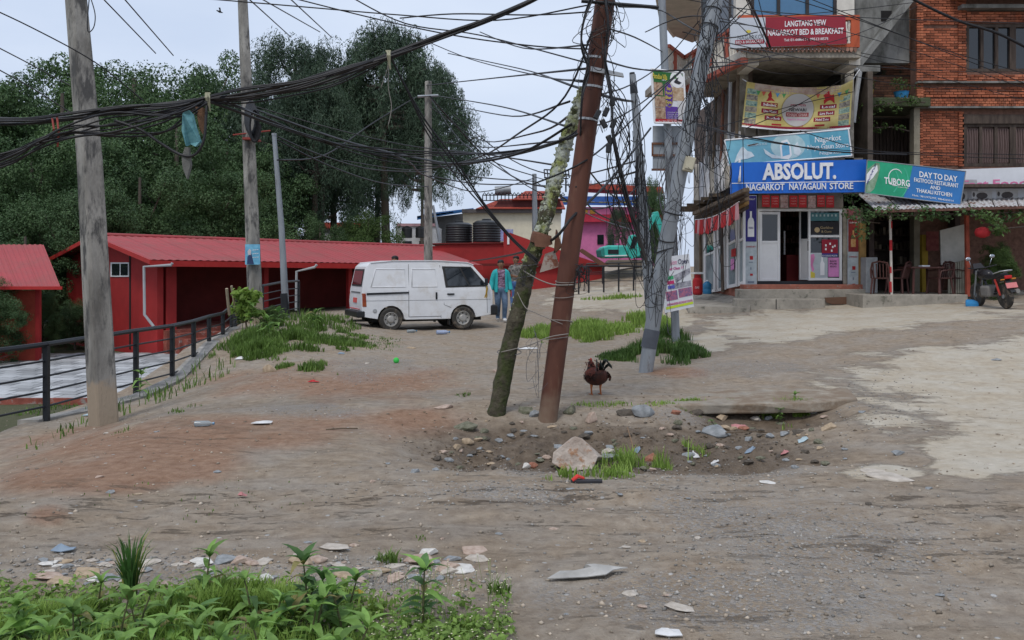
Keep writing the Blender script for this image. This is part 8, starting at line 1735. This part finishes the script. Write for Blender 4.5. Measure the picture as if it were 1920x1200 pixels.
# coil behind second pole
m = MB()
for k in range(9): m.tube([P(470 + 10 * math.cos(a) + k, 220 + 30 * math.sin(a) + 2 * k, 19.4 - .04 * k) for a in np.linspace(0, 6.0, 14)], .03, 4)
obj('cable_coil', m, CAB, label='dark coil of cable hung on the second concrete pole at the red rod', cat='cable coil', kind='stuff')
GS = 'thin cables across the open sky'; LS = 'thin black cable strung across the open sky between the trees and the leaning poles'
GL = 'thin cables over the left trees'; LL = 'thin black cable crossing above the trees at the left'
GB2 = 'thin cables before the brick and shop fronts'; LB2 = 'thin black cable crossing in front of the shop signs and brick front'
for pts in [[(-60, -4, 9), (60, 52, 9.5), (180, 118, 10), (270, 190, 10.6)], [(228, -8, 20), (325, 104, 26)], [(188, -8, 20), (292, 100, 26)], [(-60, 60, 10), (60, 122, 12), (130, 160, 14)], [(-60, 100, 10), (60, 165, 12), (130, 210, 14)], [(460, -8, 20), (546, 70, 30)], [(538, -8, 20), (622, 70, 30)], [(480, -8, 20), (600, 60, 30)]]: wire(LL, pts, .008 * pts[0][2] / 10, CAB, GL)
for k, pts in enumerate([
    [(370, -4, 12), (560, 12, 12), (750, 28, 12), (930, 38, 11), (1100, 10, 10)], [(540, -6, 12), (700, 34, 12), (850, 66, 11), (1000, 86, 10.5), (1104, 92, 10)], [(750, 34, 12), (850, 26, 11), (1000, 28, 10.5), (1108, 22, 10)],
    [(650, -10, 12), (760, 44, 12), (900, 66, 12), (1100, 118, 10)], [(760, 60, 30), (880, 110, 30), (1010, 142, 20), (1094, 152, 10)], [(800, 160, 30), (930, 146, 20), (1104, 128, 10)], [(820, 180, 30), (940, 200, 20), (1070, 240, 10.5)], [(860, 200, 30), (960, 218, 20), (1068, 190, 10.5)],
    [(480, 200, 19), (620, 240, 19), (760, 272, 18), (900, 288, 15), (1044, 310, 10.5)], [(500, 215, 19), (640, 262, 20), (760, 300, 22), (800, 330, 30), (900, 360, 40), (1002, 334, 45)], [(520, 256, 22), (600, 290, 24), (700, 318, 28), (803, 322, 33)], [(520, 262, 22), (620, 312, 24), (720, 344, 28), (803, 350, 33)],
    [(806, 180, 33.5), (850, 230, 36), (920, 300, 40), (1002, 330, 45)], [(806, 182, 33.5), (860, 260, 30), (960, 330, 20), (1040, 352, 10.5)], [(806, 200, 33), (900, 262, 30), (1000, 250, 16), (1070, 215, 10.5)], [(806, 262, 33), (900, 276, 30), (1010, 268, 16), (1060, 262, 10.5)],
    [(806, 300, 33), (880, 330, 38), (1002, 340, 45)], [(806, 330, 33), (900, 345, 38), (1002, 345, 45)], [(780, 182, 33), (700, 230, 30), (610, 290, 26), (520, 300, 22)], [(840, 100, 40), (980, 130, 30), (1100, 170, 12), (1186, 190, 17)],
    [(870, 250, 30), (960, 330, 30), (1040, 372, 30), (1120, 380, 30), (1200, 376, 17)], [(850, 215, 30), (960, 300, 28), (1060, 330, 24), (1200, 300, 17)], [(1003, 332, 44), (1080, 350, 40), (1200, 320, 17)], [(1003, 340, 44), (1100, 400, 38), (1210, 440, 17)],
    [(900, 60, 20), (980, 90, 16), (1104, 84, 10)], [(1126, 50, 9.9), (1190, 70, 12), (1240, 96, 18)], [(1160, 12, 9.8), (1240, 20, 16), (1340, 70, 13.7), (1420, 60, 22)], [(1122, 110, 9.9), (1200, 130, 14), (1300, 130, 14), (1450, 112, 24)], [(1110, 180, 9.9), (1180, 160, 12), (1240, 120, 16), (1310, 40, 14)],
    [(1100, 240, 9.9), (1160, 220, 11), (1220, 180, 13), (1290, 120, 14), (1370, 40, 14), (1420, -10, 14)], [(1000, 345, 10.5), (1100, 300, 9.8), (1180, 230, 12), (1260, 150, 14), (1400, 20, 16)], [(880, 490, 30), (990, 470, 12), (1080, 400, 9.8), (1150, 330, 12), (1220, 240, 14)],
    [(1080, 350, 9.8), (1120, 400, 12), (1180, 420, 15), (1205, 400, 17)], [(1090, 300, 9.8), (1140, 360, 12), (1200, 400, 17)], [(1040, 360, 10.2), (1100, 392, 12), (1160, 380, 15), (1206, 340, 17)]]):
    wire(LS, pts, .0065 * (pts[0][2] + pts[-1][2]) / 20 + .002, CAB, GS)
wire('heavy black cable curving low across the sky into the wooden pole', [(480, 205, 19), (640, 262, 16), (800, 300, 13), (880, 305, 11.5), (980, 285, 10.6), (1072, 232, 10.2)], .016, CAB); wire('black cable rising from the lower left to the top of the rusty pole', [(640, 300, 30), (760, 318, 24), (880, 300, 15), (980, 245, 11), (1060, 180, 10), (1110, 60, 9.8)], .012, CAB)
for k, pts in enumerate([
    [(1240, -10, 18), (1420, 20, 20), (1640, 34, 22), (1930, 44, 24)], [(1330, 10, 14), (1470, 30, 20), (1700, 92, 24), (1930, 168, 26)], [(1350, 40, 14), (1480, 62, 20), (1640, 112, 24), (1930, 190, 26)], [(1460, -10, 22), (1600, 34, 22), (1760, 90, 24), (1930, 140, 25)], [(1500, -10, 22), (1650, 50, 22), (1800, 108, 24), (1930, 160, 25)],
    [(1290, 118, 14), (1420, 110, 20), (1600, 66, 24), (1720, 12, 26)], [(1280, 60, 14), (1400, 88, 18), (1560, 118, 22), (1750, 132, 25), (1930, 138, 26)], [(1370, 90, 14), (1500, 120, 22), (1700, 160, 25), (1930, 172, 26)], [(1350, -8, 14), (1380, 40, 22), (1430, 90, 23), (1445, 115, 24)], [(1395, -10, 16), (1440, 92, 24)], [(1420, -10, 22), (1446, 96, 24)],
    [(1270, 225, 17), (1390, 258, 23), (1530, 278, 24), (1700, 286, 25), (1930, 290, 26)], [(1500, 245, 24), (1620, 280, 24), (1760, 292, 25), (1930, 298, 26)], [(1400, 240, 23), (1480, 205, 24.5), (1560, 160, 25), (1610, 130, 25)], [(1320, 246, 23), (1480, 200, 24.6), (1600, 172, 25)], [(1393, 258, 23.5), (1394, 330, 23.5), (1396, 372, 25)], [(1345, -10, 14), (1420, 30, 23), (1560, 22, 23), (1720, 4, 26)],
    [(1210, 60, 16), (1300, 30, 14), (1400, 46, 22), (1600, 96, 25), (1720, 118, 26)], [(1320, 96, 14), (1460, 138, 24), (1600, 138, 25)]]):
    wire(LB2, pts, .0052 * (pts[0][2] + pts[-1][2]) / 30 + .003, CAB, GB2)
wire('thick sagging black cable crossing the top of the orange brick wall', [(1690, -14, 25), (1735, 10, 25), (1800, 40, 25), (1870, 62, 25), (1930, 92, 25)], .04, CAB)
wire('heavy cable from the leaning metal pole passing before the light blue sign', [(1290, 228, 14), (1380, 252, 22), (1460, 268, 23.4), (1560, 284, 23.6), (1700, 290, 24)], .02, CAB)
wire('slanting thick cable crossing before the balcony signboard', [(1398, -12, 18), (1424, 42, 22), (1444, 88, 24)], .03, CAB)
# wires tangled round the poles
def tangle(label, base, N, r, seed, mat=CAB, w=18, L_=70, Y=13.4, drop=1.0, name='wire_tangle'):
    N = int(N * .30); r *= .62; L_ *= 1.4
    rr = random.Random(seed); m = MB(); 
    for k in range(N):
        t0 = rr.random() * (len(base) - 1); i = int(t0); f = t0 - i; x0 = base[i][0] + (base[min(i + 1, len(base) - 1)][0] - base[i][0]) * f; y0 = base[i][1] + (base[min(i + 1, len(base) - 1)][1] - base[i][1]) * f
        a = rr.uniform(-1, 1) * w; l = L_ * rr.uniform(.3, 1.2) * drop; Yk = Y + rr.uniform(-.25, .25)
        p = [(x0 + rr.uniform(-.4, .4) * w, y0, Yk), (x0 + a, y0 + l * .4, Yk + rr.uniform(-.2, .1)), (x0 + a * rr.uniform(.2, 1.5), y0 + l * rr.uniform(.7, 1.1), Yk), (x0 + rr.uniform(-1, 1) * w * .8, y0 + l * rr.uniform(.5, 1.3), Yk)]
        if rr.random() < .4: p.append((x0 + rr.uniform(-.6, .6) * w, y0 + rr.uniform(-.2, .6) * l, Yk))
        m.tube(crv(p, 5), r * rr.uniform(.6, 1.3), 4)
    return obj(name, m, mat, label=label, cat='wire tangle', kind='stuff')
tangle('mass of black wires tangled round the top of the leaning metal pole', [(1345, -10), (1330, 60), (1312, 140), (1300, 220)], 150, .009, 1, w=34, L_=90)
tangle('black wires looped on the middle of the leaning metal pole', [(1300, 220), (1275, 320), (1262, 400)], 60, .006, 2, w=36, L_=100)
tangle('grey wires wound round the lower part of the leaning metal pole', [(1256, 420), (1240, 500), (1226, 560)], 46, .007, 3, w=22, L_=60)
tangle('black wires knotted on the top of the rusty steel pole', [(1140, -20), (1130, 40), (1120, 100)], 95, .006, 4, w=44, L_=60, Y=9.75)
tangle('cables wrapped round the grey pole left of the picture signboard', [(1190, 150), (1198, 260), (1205, 340), (1214, 420)], 110, .012, 5, w=16, L_=110, Y=16.8)
tangle('wires and rags bunched below the picture signboard on its pole', [(1252, 235), (1256, 330), (1262, 440)], 100, .012, 6, CAG, w=22, L_=110, Y=17.8)
tangle('loose wires hanging between the leaning poles and the road poles', [(1140, 120), (1170, 220), (1190, 340), (1200, 420)], 60, .005, 7, w=46, L_=150, Y=12)
tangle('black coil of wire tied on the right of the rusty pole', [(1084, 492), (1088, 512)], 60, .006, 8, w=17, L_=26, Y=9.8)
tangle('dark wires clustered where the wooden pole crosses the turquoise man', [(985, 492), (990, 510)], 30, .005, 9, w=15, L_=26, Y=9.95)
tangle('thin wires dangling between the feet of the two leaning poles', [(990, 596), (1012, 640), (1000, 660)], 34, .0032, 10, CAG, w=24, L_=75, Y=9.8)
tangle('black wires sagging in front of the tarp covered shop side', [(1330, 140), (1345, 240), (1350, 330), (1340, 380)], 80, .012, 11, w=34, L_=110, Y=22)
tangle('messy wires at the foot joint of the grey pole by the school board', [(1215, 430), (1222, 520)], 40, .009, 12, w=18, L_=60, Y=16.6)
def ring(t, x, y, Y, r, mat=CAW, tilt=.15, th=.0045):
    c = P(x, y, Y); obj('wire_wrap', MB().tube([c + Vector((math.cos(a) * r, math.sin(a) * r, math.sin(a + x) * tilt * r)) for a in np.linspace(0, 6.3, 20)], th, 5), mat, t)
for (x, y) in ((1062, 527), (1056, 555), (1045, 634), (1053, 602), (1062, 532)): ring(p5, x, y, 9.9, .118)
for (x, y) in ((987, 495), (982, 520), (955, 660)): ring(wt, x, y, 10.15, .135, CAG)
for (x, y) in ((1336, 20), (1330, 50), (1250, 450), (1246, 470), (1262, 400)): ring(p6, x, y, 13.6, .13, CAB, .3, .01)
wire('pale wire strung low from the wooden pole across to the rusty pole', [(982, 508, 9.95), (1010, 524, 9.8), (1040, 534, 9.75), (1075, 534, 9.78)], .007, CAW); wire('thin pale wire tying the lower parts of the two leaning poles', [(940, 660, 9.95), (990, 648, 9.8), (1030, 632, 9.75), (1066, 626, 9.8)], .006, CAW)
wire('pale wire trailing from the wooden pole down to the left', [(970, 548, 9.95), (984, 575, 9.85), (1000, 585, 9.8), (1055, 608, 9.78)], .0045, CAW)
# bird
bt = thing('bird', 'small dark bird flying over the trees at the upper left', 'bird', P(412, 22, 40)); c = P(412, 22, 40)
obj('body', MB().tube([c + Vector((-.14, 0, .06)), c + Vector((0, 0, 0)), c + Vector((.14, 0, -.05))], [.02, .05, .01], 8), INK, bt, smooth=180)
for s in (-1, 1): obj('wing', MB().prism([c, c + Vector((.06, 0, -.02)), c + Vector((-.05 * s, .30 * s, .10)), c + Vector((-.12 * s, .28 * s, .09))], (0, 0, .008)), INK, bt)
